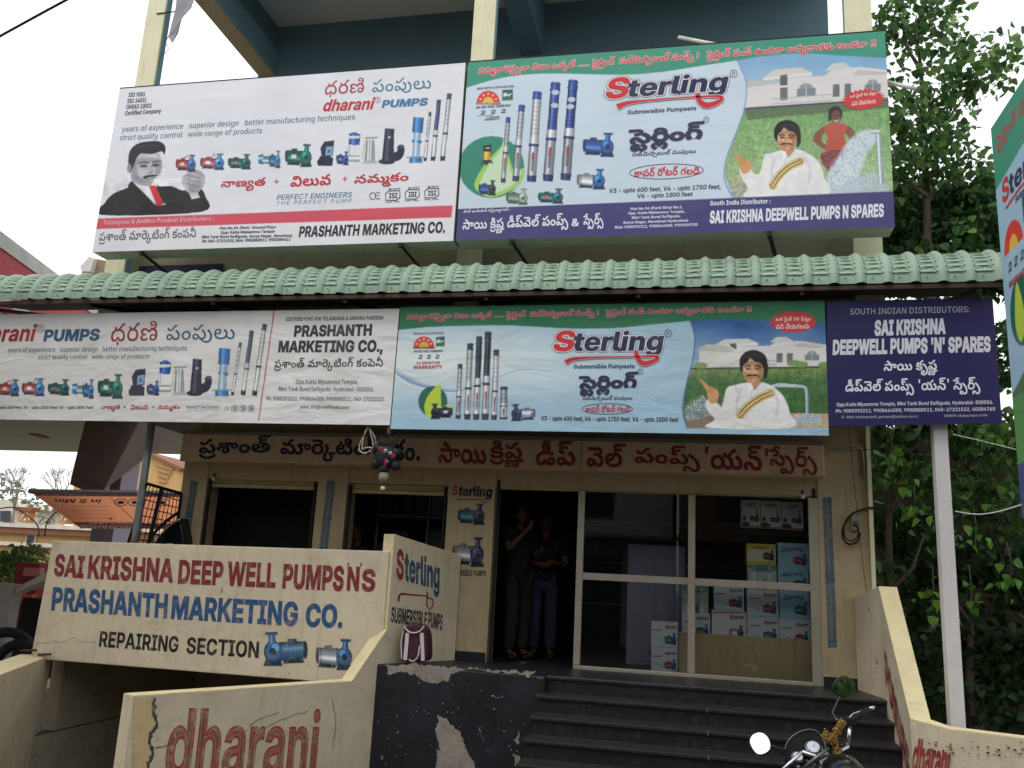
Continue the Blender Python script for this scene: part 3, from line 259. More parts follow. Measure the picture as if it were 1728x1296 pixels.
('T', 194): [192,78,259,-3,-22,0,-38,6,-38,15,-23,14,-10,6,-14,7,-10,2,-5,0,-6,0,-12,-6,1,-5,0,-7,12,-14,11,-8,-63,-10,-10,9,-12,19,1,12,0,11,20,17,38,10,25,0,22,0,34,-7,28,-13,17,-8,14,-9,20,-9,20,-4,13,0,12,0,18,6,12,14,1,12,0,17,-20,31,-36,26,-50,17,-29,4,-6,1,-16,0,-5,0,-14,0,-16,-5,1,-6,0,-5,12,-5,11,0,12,0,14,6,1,5,0,7,-16,10,-5,3,57,3,4,-4,10,-12,1,-8,0,-16,-38,-17,-35,0,-22,0,-32,8,-20,15,1,11,0,10,22,16,42,9,31,0,50,0,78,-20,58,-34,30,-42,1,-23,0,-21,-26,-28,-50,-13],
('T', 200): [329,16,17,59,0,19,32,29,62,18,45,0,46,0,62,-17,30,-29,1,-20,0,-18,-30,-28,-62,-16,-45,0,-44,0,-62,16,-32,28,15,81,61,0,-16,38,-20,37,0,26,0,32,9,16,16,1,10,0,10,-16,17,-32,10,-25,0,-24,0,-32,-10,-18,-16,23,363,-3,-36,0,-52,17,-21,14,35,20,12,-6,24,-11,26,-6,17,0,18,0,20,11,1,11,0,13,-20,18,-36,15,-19,6,37,26,30,-8,48,-22,28,-28,1,-17,0,-24,-54,-29,23,539,-3,-38,0,-52,17,-21,14,35,20,12,-6,24,-11,26,-6,17,0,18,0,22,11,1,11,0,13,-22,18,-36,15,-19,6,37,26,30,-8,48,-22,28,-28,1,-17,0,-24,-54,-29],
('T', 201): [155,29,145,174,42,0,52,-16,26,-27,1,-16,0,-3,-2,-9,-1,-4,-53,12,0,1,0,3,1,1,0,7,-10,14,-26,11,-23,0,-20,0,-18,-9,1,-6,0,-5,10,-7,9,-3,-57,-8,-10,6,-8,13,1,7,0,10,18,17,42,11,16,17,59,0,19,32,29,62,18,45,0,46,0,62,-17,30,-29,1,-20,0,-18,-30,-28,-62,-16,-45,0,-44,0,-62,16,-32,28,15,81,62,0,-16,38,-21,37,0,26,0,32,9,16,17,1,10,0,10,-16,17,-32,11,-25,0,-24,0,-32,-10,-18,-17],
('T', 205): [193,85,263,-3,-24,0,-36,7,-36,17,-23,14,-14,8,-18,7,-11,0,-8,0,-16,-7,1,-7,0,-8,16,-6,13,0,14,0,24,10,7,11,39,-21,-10,-7,-22,-11,-30,-7,-25,0,-28,0,-38,11,-16,18,1,10,0,12,22,17,38,10,25,0,20,0,32,-5,30,-13,19,-10,16,-9,20,-9,20,-4,13,0,14,0,18,8,8,14,1,10,0,17,-20,30,-36,26,-50,18,-29,4,-6,1,-16,0,-5,0,-14,0,-16,-5,1,-6,0,-5,12,-5,11,0,12,0,14,6,1,5,0,7,-16,10,-5,3,57,3,4,-4,10,-12,1,-8,0,-16,-38,-17,-35,0,-22,0,-32,8,-18,15,1,11,0,10,20,16,42,9,31,0,50,0,80,-20,56,-34,30,-42,1,-23,0,-18,-22,-28,-48,-16],
('T', 208): [190,46,259,-3,-22,0,-38,6,-38,15,-23,14,-10,6,-14,7,-10,2,-5,0,-6,0,-12,-6,1,-5,0,-7,12,-14,11,-8,-63,-10,-10,9,-12,19,1,12,0,11,20,17,38,10,25,0,22,0,34,-7,28,-12,17,-9,14,-9,20,-9,20,-4,13,0,16,0,20,11,1,11,0,13,-20,18,-36,15,-19,6,37,26,30,-8,46,-22,28,-28,1,-17,0,-16,-24,-24,-46,-13,44,123,106,-20,0,-34,3,-15,3,15,20,10,-2,24,-3,15,0,16,0,24,4,14,9,1,8,1,2,0,11,-26,13,-19,0,-10,0,-14,-4,1,-5,0,-3,6,-4,12,-1,7,0,18,0,26,9,11,9,21,-18,-10,-5,-20,-9,-28,-6,-21,0,-22,0,-30,7,-18,12,1,8,0,13,40,16,39,0,30,0,42,-11,22,-20,1,-13,0,-22,-52,-21],
('T', 223): [198,70,291,-3,-28,0,-40,5,-26,10,-11,7,7,0,-12,-9,-28,-10,-28,-3,-17,0,-40,0,-48,28,1,25,0,24,46,34,86,17,57,0,30,0,48,-4,46,-7,27,-5,-29,-26,-26,6,-38,7,-38,3,-21,0,-40,0,-54,-12,-26,-21,1,-14,0,-14,20,-13,19,0,16,0,22,13,3,11,59,0,2,-9,20,-13,23,-2,8,-1,20,-1,11,0,16,0,16,6,1,7,0,5,-12,6,-11,0,-10,0,-14,-6,1,-7,0,-5,8,-8,9,-3,-45,-6,-8,6,-8,15,1,5,0,15,38,19,35,0,24,0,32,-10,20,-16,1,-9,0,-8,-10,-15,-22,-11,-36,-6,41,195,106,-20,0,-34,3,-15,3,15,20,10,-2,22,-3,15,0,26,0,30,9,1,10,1,2,0,10,-28,11,-17,0,-10,0,-14,-3,1,-4,0,-4,14,-3,11,0,20,0,24,10,9,6,15,-18,-6,-3,-18,-8,-28,-5,-21,0,-30,0,-38,12,1,12,0,8,20,12,36,6,21,0,48,0,46,-23,1,-16,0,-21,-50,-21,20,211,217,30,0,40,-10,13,-12,-49,-6,-2,4,-14,6,-13,0,-14,0,-14,-6,1,-5,0,-4,8,-5,9,-2,-41,-10,-8,3,-18,12,1,8,0,12,42,15],
('T', 230): [192,78,259,-3,-22,0,-38,6,-38,15,-23,14,-10,6,-14,7,-10,2,-5,0,-6,0,-12,-6,1,-5,0,-7,12,-14,11,-8,-63,-10,-10,9,-12,19,1,12,0,11,20,17,38,10,25,0,22,0,34,-7,28,-13,17,-8,14,-9,20,-9,20,-4,13,0,12,0,18,6,12,14,1,12,0,17,-20,31,-36,26,-50,17,-29,4,-6,1,-16,0,-5,0,-14,0,-16,-5,1,-6,0,-5,12,-5,11,0,12,0,14,6,1,5,0,7,-16,10,-5,3,57,3,4,-4,10,-12,1,-8,0,-16,-38,-17,-35,0,-22,0,-32,8,-20,15,1,11,0,10,22,16,42,9,31,0,50,0,78,-20,58,-34,30,-42,1,-23,0,-21,-26,-28,-50,-13,22,159,216,32,0,38,-13,11,-12,-47,-6,-4,3,-8,4,-12,3,-7,0,-12,0,-14,-6,1,-5,0,-5,10,-8,13,-3,-49,-9,-10,4,-14,14,1,9,0,8,16,14,36,8],
('T', 232): [191,53,263,-3,-24,0,-36,7,-36,17,-23,14,-14,8,-18,7,-11,0,-8,0,-16,-7,1,-7,0,-8,16,-6,13,0,14,0,24,10,7,11,39,-21,-10,-7,-22,-11,-30,-7,-25,0,-28,0,-38,11,-16,18,1,10,0,12,22,17,38,10,25,0,20,0,32,-5,30,-13,19,-10,16,-9,20,-9,18,-4,13,0,16,0,20,11,1,11,0,13,-20,18,-36,15,-19,6,37,26,30,-8,46,-22,28,-28,1,-17,0,-16,-22,-24,-46,-13,4,147,-34,5,36,55,0,5,-36,41,123,106,-20,0,-34,3,-15,3,15,20,10,-2,22,-3,17,0,24,0,30,9,1,10,1,2,0,10,-26,11,-19,0,-10,0,-14,-3,1,-4,0,-4,14,-3,11,0,20,0,24,10,9,6,17,-18,-8,-3,-18,-8,-28,-5,-21,0,-30,0,-38,12,1,12,0,8,22,12,34,6,21,0,48,0,48,-23,1,-16,0,-21,-52,-21,20,139,217,30,0,40,-10,13,-12,-47,-6,-4,4,-14,6,-13,0,-14,0,-14,-6,1,-5,0,-4,10,-5,7,-2,-41,-10,-8,3,-18,12,1,8,0,12,42,15],
('T', 248): [266,54,265,-2,-8,0,-14,0,-5,1,-26,2,-42,18,-25,16,-14,8,-18,7,-11,0,-8,0,-16,-7,1,-7,0,-8,16,-6,13,0,14,0,24,10,7,11,39,-21,-10,-7,-22,-11,-30,-7,-25,0,-28,0,-38,11,-16,18,1,10,0,12,22,17,38,10,25,0,20,0,32,-5,30,-13,19,-10,16,-9,20,-9,18,-4,13,0,16,0,20,11,1,11,0,13,-20,18,-36,15,-19,6,37,26,30,-8,46,-22,28,-28,1,-18,0,-23,-52,-28,26,375,-39,-32,0,-58,10,-58,21,-31,18,69,8,14,-9,28,-13,38,-7,27,0,22,0,38,9,22,20,1,16,0,16,-24,24,-40,19,-19,6,35,26,32,-8,52,-27,32,-34,1,-22,0,-22,-36,-34,-62,-17,26,113,100,-22,0,-34,8,-26,17,-5,15,63,8,6,-13,14,-10,11,0,8,0,16,6,15,8,21,12,16,11,32,13,36,6,25,0,5,-27,-18,0,-24,-5,-20,-9,-9,-7,-15,-10,-10,-6,-26,-11,-32,-6],
('T', 275): [191,53,263,-3,-24,0,-36,7,-36,17,-23,14,-14,8,-18,7,-11,0,-8,0,-16,-7,1,-7,0,-8,16,-6,13,0,14,0,24,10,7,11,39,-21,-10,-7,-22,-11,-30,-7,-25,0,-28,0,-38,11,-16,18,1,10,0,12,22,17,38,10,25,0,20,0,32,-5,30,-13,19,-10,16,-9,20,-9,18,-4,13,0,16,0,20,11,1,11,0,13,-20,18,-36,15,-19,6,37,26,30,-8,46,-22,28,-28,1,-17,0,-16,-22,-24,-46,-13,30,225,137,0,-9,-12,-14,-11,-4,-12,-5,-34,-6,-29,0,-33,0,1,26,35,0,16,0,14,2,5,2,4,1,2,4,1,2,0,3,-4,5,-1,1,-4,2,-16,2,-15,0,-129,0,1,26,125,0,34,0,38,-5,15,-6,10,-4,12,-13],
('T', 279): [278,56,263,-3,-24,0,-36,7,-36,17,-23,14,-14,8,-18,7,-11,0,-8,0,-16,-7,1,-7,0,-8,16,-6,13,0,14,0,24,10,7,11,39,-21,-10,-7,-22,-11,-30,-7,-25,0,-28,0,-38,11,-16,18,1,10,0,12,22,17,38,10,25,0,20,0,32,-5,30,-13,19,-10,16,-9,20,-9,18,-4,11,0,18,0,20,11,1,12,0,14,-26,21,-44,14,-27,2,-43,0,1,26,47,0,21,-5,46,-5,62,-18,32,-28,1,-19,0,-16,-22,-24,-46,-13,23,435,-3,-36,0,-52,17,-21,14,35,20,12,-6,22,-11,28,-6,17,0,18,0,20,11,1,11,0,13,-20,18,-36,15,-19,6,37,26,30,-8,48,-22,28,-28,1,-17,0,-24,-54,-29,30,341,137,0,-9,-14,-14,-9,-4,-12,-5,-36,-6,-27,0,-69,0,1,26,71,0,14,0,14,2,7,2,2,1,4,4,1,2,0,3,-4,5,-3,1,-4,2,-14,2,-15,0,-199,0,1,26,195,0,34,0,38,-5,15,-6,10,-4,12,-13],
('T', 281): [155,16,17,59,0,19,32,29,62,18,45,0,46,0,62,-17,30,-29,1,-20,0,-18,-30,-28,-62,-16,-45,0,-44,0,-62,16,-32,28,15,81,62,0,-16,38,-21,37,0,26,0,32,9,16,17,1,10,0,10,-16,17,-32,11,-25,0,-24,0,-32,-10,-18,-17,30,279,137,0,-9,-14,-14,-9,-4,-12,-5,-36,-6,-27,0,-31,0,1,26,33,0,14,0,14,2,5,2,4,1,4,4,1,2,0,3,-4,5,-3,1,-4,2,-14,2,-17,0,-141,0,1,26,139,0,34,0,38,-5,15,-6,10,-4,12,-13],
('T', 283): [190,56,193,-3,-58,0,-78,19,-40,32,1,20,0,18,28,25,48,14,33,0,28,0,36,-10,16,-16,1,-10,0,-11,-20,-16,-36,-9,-27,0,-20,0,-30,6,-22,8,-7,3,13,22,6,-3,16,-8,22,-5,13,0,16,0,20,7,1,6,0,5,-12,8,-11,0,-20,0,-24,-16,1,-12,1,-8,0,-7,12,-14,26,-12,44,-8,35,0,48,0,58,18,1,19,0,12,-32,20,-29,6,19,15,25,4,28,-7,38,-16,18,-21,1,-14,0,-18,-36,-29,-74,-17,30,365,137,0,-9,-14,-14,-9,-4,-14,-5,-34,-6,-29,0,-43,0,1,26,45,0,16,0,14,2,5,2,4,1,4,4,1,2,0,3,-4,5,-3,1,-4,2,-14,2,-17,0,-199,0,1,26,195,0,34,0,38,-5,15,-6,10,-4,14,-13],
('T', 285): [191,56,263,-3,-24,0,-36,7,-36,17,-23,14,-14,8,-18,7,-11,0,-8,0,-16,-7,1,-7,0,-8,16,-6,13,0,14,0,24,10,7,11,39,-21,-10,-7,-22,-11,-30,-7,-25,0,-28,0,-38,11,-16,18,1,10,0,12,22,17,38,10,25,0,20,0,32,-5,30,-13,19,-10,16,-9,20,-9,18,-4,11,0,18,0,20,11,1,12,0,14,-26,21,-44,14,-27,2,-43,0,1,26,47,0,21,-5,46,-5,62,-18,32,-28,1,-19,0,-16,-22,-24,-46,-13,30,341,137,0,-9,-14,-14,-9,-4,-12,-5,-36,-6,-27,0,-69,0,1,26,71,0,14,0,14,2,7,2,2,1,4,4,1,2,0,3,-4,5,-3,1,-4,2,-14,2,-15,0,-199,0,1,26,195,0,34,0,38,-5,15,-6,10,-4,12,-13],
('T', 288): [190,46,259,-3,-22,0,-38,6,-38,15,-23,14,-10,6,-14,7,-10,2,-5,0,-6,0,-12,-6,1,-5,0,-7,12,-14,11,-8,-63,-10,-10,9,-12,19,1,12,0,11,20,17,38,10,25,0,22,0,34,-7,28,-12,17,-9,14,-9,20,-9,20,-4,13,0,16,0,20,11,1,11,0,13,-20,18,-36,15,-19,6,37,26,30,-8,46,-22,28,-28,1,-17,0,-16,-24,-24,-46,-13,30,225,137,0,-9,-12,-14,-11,-4,-12,-5,-34,-6,-29,0,-33,0,1,26,35,0,16,0,14,2,5,2,4,1,2,4,1,2,0,3,-4,5,-1,1,-4,2,-16,2,-15,0,-129,0,1,26,125,0,34,0,38,-5,15,-6,10,-4,12,-13],
('T', 296): [206,52,295,-3,-20,0,-32,5,-24,11,-11,9,11,0,-10,-10,-30,-11,-34,-4,-17,0,-26,0,-40,9,-20,16,1,12,0,8,16,17,23,5,-1,-5,-61,0,1,27,135,0,1,-24,-24,-3,-22,-11,1,-7,0,-8,18,-8,17,0,22,0,24,14,3,11,61,0,2,-10,14,-11,22,-4,11,0,14,0,18,6,8,10,1,7,0,14,-28,22,-50,15,-29,3,43,19,42,-5,58,-20,30,-28,1,-18,0,-16,-24,-24,-44,-13,30,367,137,0,-9,-14,-14,-9,-4,-12,-5,-36,-6,-27,0,-69,0,1,26,71,0,14,0,14,2,7,2,2,1,4,4,1,2,0,3,-4,5,-3,1,-4,2,-14,2,-15,0,-199,0,1,26,195,0,34,0,38,-5,15,-6,10,-4,12,-13,22,309,213,32,0,38,-13,11,-12,-47,-6,-4,3,-8,4,-12,3,-7,0,-12,0,-16,-6,1,-5,0,-5,12,-8,11,-3,-47,-9,-10,4,-16,14,1,9,0,8,18,14,36,8],
('T', 301): [206,30,393,137,0,-9,-14,-14,-9,-4,-12,-5,-36,-6,-27,0,-49,0,1,26,51,0,14,0,14,2,5,2,4,1,4,4,1,2,0,3,-4,5,-3,1,-4,2,-14,2,-17,0,-151,0,1,26,149,0,34,0,38,-5,15,-6,10,-4,12,-13,22,335,213,32,0,38,-13,9,-12,-47,-6,-2,3,-8,4,-12,3,-7,0,-12,0,-16,-6,1,-5,0,-5,12,-8,11,-3,-47,-9,-10,4,-16,14,1,9,0,8,18,14,36,8,77,293,-3,-18,0,-32,5,-24,11,-9,9,11,0,-14,-10,-28,-11,-34,-4,-21,0,-28,0,-40,10,-24,17,-10,21,1,10,0,15,18,24,32,17,40,9,25,0,28,0,36,-10,18,-16,1,-10,0,-12,-20,-16,-38,-8,-29,0,-18,0,-30,5,-22,8,-7,4,19,22,6,-4,16,-7,22,-5,13,0,16,0,20,6,1,7,0,5,-14,7,-11,0,-12,0,-26,-8,-14,-16,1,-14,1,-2,0,-10,8,-13,24,-8,17,0,20,0,22,8,12,11,1,6,61,0,4,-10,14,-11,20,-4,11,0,24,0,18,13,1,10,0,14,-26,22,-36,17,-21,7,25,7,35,10,26,-9,40,-23,24,-27,1,-16,0,-16,-24,-24,-46,-13,4,161,143,-1,-28,-57,0,-1,28],
('T', 324): [190,46,259,-3,-22,0,-38,6,-38,15,-23,14,-10,6,-14,7,-10,2,-5,0,-6,0,-12,-6,1,-5,0,-7,12,-14,11,-8,-63,-10,-10,9,-12,19,1,12,0,11,20,17,38,10,25,0,22,0,34,-7,28,-12,17,-9,14,-9,20,-9,20,-4,13,0,16,0,20,11,1,11,0,13,-20,18,-36,15,-19,6,37,26,30,-8,46,-22,28,-28,1,-17,0,-16,-24,-24,-46,-13,30,225,137,0,-9,-12,-14,-11,-4,-12,-5,-34,-6,-29,0,-33,0,1,26,35,0,16,0,14,2,5,2,4,1,2,4,1,2,0,3,-4,5,-1,1,-4,2,-16,2,-15,0,-129,0,1,26,125,0,34,0,38,-5,15,-6,10,-4,12,-13,22,167,213,32,0,38,-13,11,-12,-47,-6,-2,3,-10,4,-10,3,-7,0,-14,0,-14,-6,1,-5,0,-5,10,-8,11,-3,-47,-9,-10,4,-14,14,1,9,0,8,16,14,36,8],
('T', 346): [190,49,259,-3,-22,0,-38,6,-38,15,-23,14,-10,6,-14,7,-10,2,-5,0,-6,0,-12,-6,1,-5,0,-7,12,-14,11,-8,-63,-10,-10,9,-12,19,1,12,0,11,20,17,38,10,25,0,22,0,34,-7,28,-12,17,-9,14,-9,20,-9,20,-4,11,0,18,0,20,11,1,12,0,14,-26,21,-44,14,-27,2,-45,0,1,26,51,0,19,-5,46,-5,62,-18,32,-28,1,-19,0,-16,-24,-24,-46,-13,30,339,137,0,-9,-12,-14,-11,-4,-12,-5,-34,-6,-29,0,-69,0,1,26,71,0,14,0,16,2,5,2,4,1,2,4,1,2,0,3,-4,5,-1,1,-4,2,-16,2,-15,0,-199,0,1,26,195,0,34,0,38,-5,15,-6,10,-4,12,-13,33,107,-14,30,0,30,-11,14,-15,1,-6,0,-10,-12,-12,-7,-5,-49,1,10,5,14,10,1,7,0,6,-16,8,-13,0,-14,0,-12,-7,1,-5,0,-8,22,-6,21,0,229,0,1,-26,-181,0,-30,0,-38,1,-28,5,-11,4,-12,4,-14,14,1,11,0,15,40,20],
('T', 425): [213,16,17,59,0,19,32,29,62,18,45,0,46,0,62,-17,30,-29,1,-20,0,-18,-30,-28,-62,-16,-45,0,-44,0,-62,16,-32,28,15,81,62,0,-16,38,-21,37,0,26,0,32,9,16,17,1,10,0,10,-16,17,-32,11,-25,0,-24,0,-32,-10,-18,-17,67,359,101,-22,0,-30,7,-16,10,-8,12,1,5,0,10,12,13,9,5,53,-1,-12,-6,-12,-10,1,-8,0,-6,16,-8,13,0,16,0,14,8,1,5,0,8,-24,7,-21,0,-69,0,-18,0,-20,-10,-1,-9,-55,0,-4,9,-20,10,-19,0,-5,0,-12,0,-16,-8,1,-6,0,-4,6,-6,16,-3,11,0,17,0,1,-26,-13,0,-28,0,-42,10,-22,19,1,12,0,17,44,21,39,0,7,0,22,0,30,-6,22,-10,5,-7,-3,0,6,7,18,10,32,6,27,0,31,0,34,0,44,-4,19,-6,12,-5,14,-14,1,-11,0,-17,-40,-20,22,375,216,32,0,38,-13,11,-12,-49,-6,-2,3,-8,4,-12,2,-7,0,-12,0,-16,-6,1,-5,0,-4,12,-8,11,-3,-47,-9,-10,4,-16,14,1,9,0,8,18,14,36,8],
('T', 468): [273,52,259,-3,-22,0,-38,6,-38,15,-23,14,-10,6,-14,7,-10,2,-5,0,-6,0,-12,-6,1,-5,0,-7,12,-14,11,-8,-63,-10,-10,9,-12,19,1,12,0,11,20,17,38,10,25,0,22,0,34,-7,28,-12,17,-9,14,-9,20,-9,20,-4,13,0,16,0,20,11,1,12,0,21,-32,36,-27,15,-7,11,-24,11,-60,17,-27,5,31,28,42,-10,80,-28,33,-19,7,-9,26,-17,28,-38,1,-21,0,-16,-24,-24,-46,-13,58,463,63,-24,0,-28,7,-18,10,-6,12,1,5,0,10,12,13,7,5,53,-1,-10,-6,-14,-10,1,-7,0,-7,16,-8,15,0,14,0,14,7,1,6,0,8,-24,7,-19,0,-215,0,0,-3,2,-5,1,-3,0,-8,-10,-13,-11,-4,-12,-5,-36,-4,-31,0,-35,0,1,25,47,0,10,0,16,1,5,2,2,1,2,3,1,3,0,5,-5,2,-4,2,-14,1,-9,0,-93,0,1,26,361,0,30,0,38,-2,28,-4,11,-5,12,-4,16,-15,1,-10,0,-16,-42,-21],
('T', 471): [131,45,91,-86,-40,0,-52,15,-24,24,1,13,0,12,14,21,22,20,22,18,14,18,1,9,0,13,-20,17,-21,8,45,23,22,-9,28,-19,10,-20,1,-10,0,-12,-14,-21,-22,-21,-22,-19,-14,-18,1,-10,0,-13,30,-13,25,0,18,0,24,6,12,12,1,8,0,11,-22,18,-13,6,11,25,139,0,1,-26,-89,0,7,3,16,-8,18,-22,1,-10,0,-24,-64,-25],
('T', 481): [0,64,-91,-100,-22,0,-28,8,-13,9,13,0,-12,-7,-20,-7,-24,-3,-15,0,-28,0,-34,12,-14,19,1,10,0,15,24,20,38,10,25,0,30,0,30,-14,1,-11,0,-12,-32,-13,-31,0,-16,0,-30,7,-9,5,15,16,4,-4,20,-7,15,0,12,0,12,4,1,4,0,3,-8,5,-7,0,-14,0,-22,-12,1,-13,1,-3,0,-6,6,-9,14,-5,13,0,20,0,16,9,1,5,47,0,2,-8,18,-6,13,0,14,0,12,8,1,6,0,10,-30,15,-21,5,31,21,20,-5,34,-15,20,-19,1,-11,0,-16,-38,-20],
('T', 485): [0,86,-93,-100,-22,0,-28,7,-12,12,1,6,0,8,16,11,26,6,17,0,16,0,24,-6,18,-7,7,-4,-17,-17,-6,7,-20,10,-13,0,-8,0,-14,-4,1,-4,0,-4,10,-4,11,0,16,0,14,11,1,10,1,4,0,7,-8,11,-16,6,-13,0,-14,0,-18,-7,-1,-5,-43,0,-2,2,-10,7,-16,5,-15,0,-12,0,-16,-4,1,-4,0,-5,16,-3,13,0,25,0,1,-18,-23,0,-12,0,-16,-3,1,-5,0,-3,8,-4,13,0,12,0,18,5,9,5,31,-12,-16,-8,-34,-9,-25,0,-34,0,-32,13,1,10,0,7,14,10,15,3,-12,4,-14,10,1,6,0,11,40,12,33,0,18,0,26,-3,24,-7,13,-6,-11,0,14,8,28,8,25,0,40,0,40,-25,1,-19,0,-20,-38,-22],
('T', 490): [94,55,171,-86,-12,0,-28,3,-30,11,-17,11,-22,11,-28,12,-22,5,-13,0,-12,0,-18,-7,1,-6,0,-8,22,-7,21,0,32,0,48,15,28,28,1,20,0,19,-26,35,-56,31,-41,12,35,26,76,-22,74,-63,1,-38,0,-20,-28,-34,-23,-11,-22,-11,-60,-12,-35,0,-34,0,-46,10,-22,18,1,12,0,10,18,17,38,11,33,0,20,0,36,-6,40,-15,27,-14,14,-7,18,-7,16,-3,9,0,10,0,14,4,9,4,37,-19,-14,-7,-32,-8],
('T', 491): [111,55,121,-86,-18,0,-30,4,-32,13,-19,11,-14,9,-16,7,-9,0,-8,0,-14,-5,1,-6,0,-5,14,-6,11,0,14,0,20,9,7,9,35,-19,-8,-6,-22,-9,-28,-6,-21,0,-26,0,-32,10,-14,15,1,9,0,15,40,18,35,0,16,0,28,-5,28,-11,15,-8,12,-6,18,-8,14,-3,11,0,12,0,18,7,12,16,1,12,0,21,-28,37,-48,31,-60,26,-31,9,35,26,36,-10,68,-30,56,-39,34,-46,1,-26,0,-18,-22,-27,-46,-15],
('T', 495): [71,79,55,-100,-40,0,-58,13,-32,25,1,17,0,15,30,25,54,16,39,1,4,0,4,0,7,0,26,0,40,-8,24,-17,1,-11,0,-15,-40,-19,-37,0,-22,0,-34,9,-18,16,1,11,0,5,4,12,7,4,2,1,-6,0,3,1,6,7,20,16,20,16,14,16,1,8,0,11,-26,17,-33,7,31,26,48,-10,42,-30,1,-19,0,-8,-10,-18,-22,-20,-17,-13,-2,-1,0,-3,1,-1,-10,-6,-14,-11,1,-6,0,-6,14,-7,11,0,10,0,12,6,1,4,0,5,-18,8,-15,0,-10,0,-14,-1,-5,0,-2,0,-2,-1,-3,0,-14,-1,-20,-10,-10,-13,1,-7,0,-14,38,-16,39,0,30,0,50,10,23,13,47,-16,-30,-17,-70,-16],
('T', 496): [124,90,87,-100,-34,0,-46,6,-24,10,-12,12,1,7,0,11,30,15,37,7,18,4,18,5,1,5,0,4,-10,4,-13,0,-14,0,-10,-5,1,-3,0,-3,2,-4,3,-1,-53,-7,-4,4,-6,10,1,4,0,11,42,16,43,0,30,0,36,-9,16,-13,1,-7,0,-13,-28,-13,-25,-5,-20,-5,-18,-4,-6,-4,1,-3,0,-4,22,-6,29,0,28,0,48,7,28,16,1,12,0,9,-16,18,-42,20,-37,15,-26,9,-34,18,-18,20,1,11,0,12,24,20,48,12,37,0,24,0,40,-6,28,-11,14,-16,1,-11,0,-10,-16,-18,-7,-6,-49,15,6,4,6,9,1,5,0,6,-12,9,-20,4,-13,0,-24,0,-20,-11,1,-7,0,-6,14,-12,26,-11,21,-8,34,-12,46,-21,24,-19,10,-18,1,-11,0,-16,-26,-24,-44,-15,-60,-8],
('T', 497): [114,42,93,125,34,0,46,-14,26,-23,12,-28,1,-14,0,-25,-24,-44,-46,-39,-62,-33,-35,-14,-39,22,30,11,52,27,42,32,24,39,1,24,0,8,-6,20,-14,17,-22,10,-17,0,-10,0,-16,-6,1,-5,0,-6,10,-6,18,-2,7,0,22,0,28,11,15,7,17,-24,-18,-7,-40,-10,-29,0,-36,0,-46,18,1,18,0,11,20,16,38,9],
('T', 499): [0,44,-211,-14,26,0,30,-11,11,-11,-7,0,12,11,30,11,25,0,24,0,30,-9,16,-17,1,-9,0,-11,-14,-17,-24,-13,-11,-6,-35,17,16,6,22,14,1,8,0,6,-14,9,-13,0,-12,0,-18,-11,-1,-9,-47,0,-2,9,-16,11,-13,0,-12,0,-14,-9,1,-6,0,-7,20,-14,17,-7,-33,-17,-12,6,-24,14,-16,17,1,10,0,10,16,16,32,9],
('T', 504): [111,47,121,-86,-18,0,-30,5,-32,11,-17,11,-16,9,-18,6,-7,0,-8,0,-10,-5,1,-5,0,-6,10,-11,11,-8,-55,-10,-10,9,-12,17,1,11,0,15,40,18,33,0,18,0,30,-6,26,-10,15,-8,12,-7,18,-7,16,-3,9,0,12,0,18,7,12,16,1,12,0,21,-28,37,-48,31,-60,26,-31,9,35,26,36,-10,68,-30,56,-39,34,-46,1,-26,0,-18,-22,-27,-46,-15],
('T', 532): [146,55,275,-102,-14,0,-26,3,-30,11,-19,11,-20,11,-28,12,-24,5,-11,0,-14,0,-18,-7,1,-7,0,-7,24,-7,21,0,32,0,48,15,26,28,1,20,0,19,-26,35,-54,31,-43,12,37,26,74,-22,76,-63,1,-38,0,-20,-28,-34,-23,-12,-22,-10,-60,-12,-37,0,-34,0,-44,10,-22,18,1,12,0,10,18,17,38,11,31,0,22,0,36,-6,40,-15,25,-14,14,-7,20,-8,16,-3,9,0,10,0,14,5,9,4,37,-19,-16,-7,-30,-8],
('T', 552): [0,18,-143,-73,-38,0,-56,13,-38,25,-13,17,51,10,10,-14,28,-17,36,-7,23,0,22,0,34,8,28,16,13,14,49,-10,-14,-18,-40,-24,-54,-13],
('T', 572): [0,16,-189,-73,-44,0,-70,12,-54,21,-21,15,41,17,28,-18,72,-20,51,0,46,0,74,19,29,19,41,-17,-20,-15,-56,-22,-68,-11],
('T', 615): [80,4,109,55,-53,0,-11,109,79,0,12,41,17,0,11,24,9,17,0,16,0,24,-9,1,-11,0,-11,-24,-9,-15,0,-16,0,-24,9],
('T', 619): [72,4,51,129,-9,64,67,0,-11,-64],
('T', 626): [70,12,31,17,0,11,24,9,17,0,18,0,22,-9,1,-11,0,-11,-22,-9,-17,0,-16,0,-24,9],
('T', 628): [143,17,267,81,0,-19,-14,-32,-28,-21,-48,-12,-33,0,-42,0,-54,20,-26,38,1,26,0,27,24,37,54,20,45,0,42,0,56,-20,26,-37,16,89,81,0,-18,10,-25,24,-12,21,0,22,0,22,12,12,25,1,18,0,19,-12,25,-22,12,-21,0,-20,0,-24,-12,-10,-25],
('T', 633): [143,34,149,104,34,0,52,-11,28,-22,1,-17,0,-17,-30,-26,-64,-13,-45,0,-28,0,-50,4,-17,5,1,30,18,-5,52,-6,25,0,24,0,32,5,16,11,1,9,0,13,-34,12,-37,0,-16,0,-32,-2,-9,-2,-27,8,13,83,193,0,1,-30,-133,0,-3,-32,8,1,22,2],
('T', 638): [70,12,31,17,0,11,24,9,17,0,18,0,22,-9,1,-11,0,-11,-22,-9,-17,0,-16,0,-24,9,12,31,94,0,11,24,9,17,0,18,0,22,-9,1,-11,0,-11,-22,-9,-17,0,-16,0,-24,9],
('B', 32): [67],
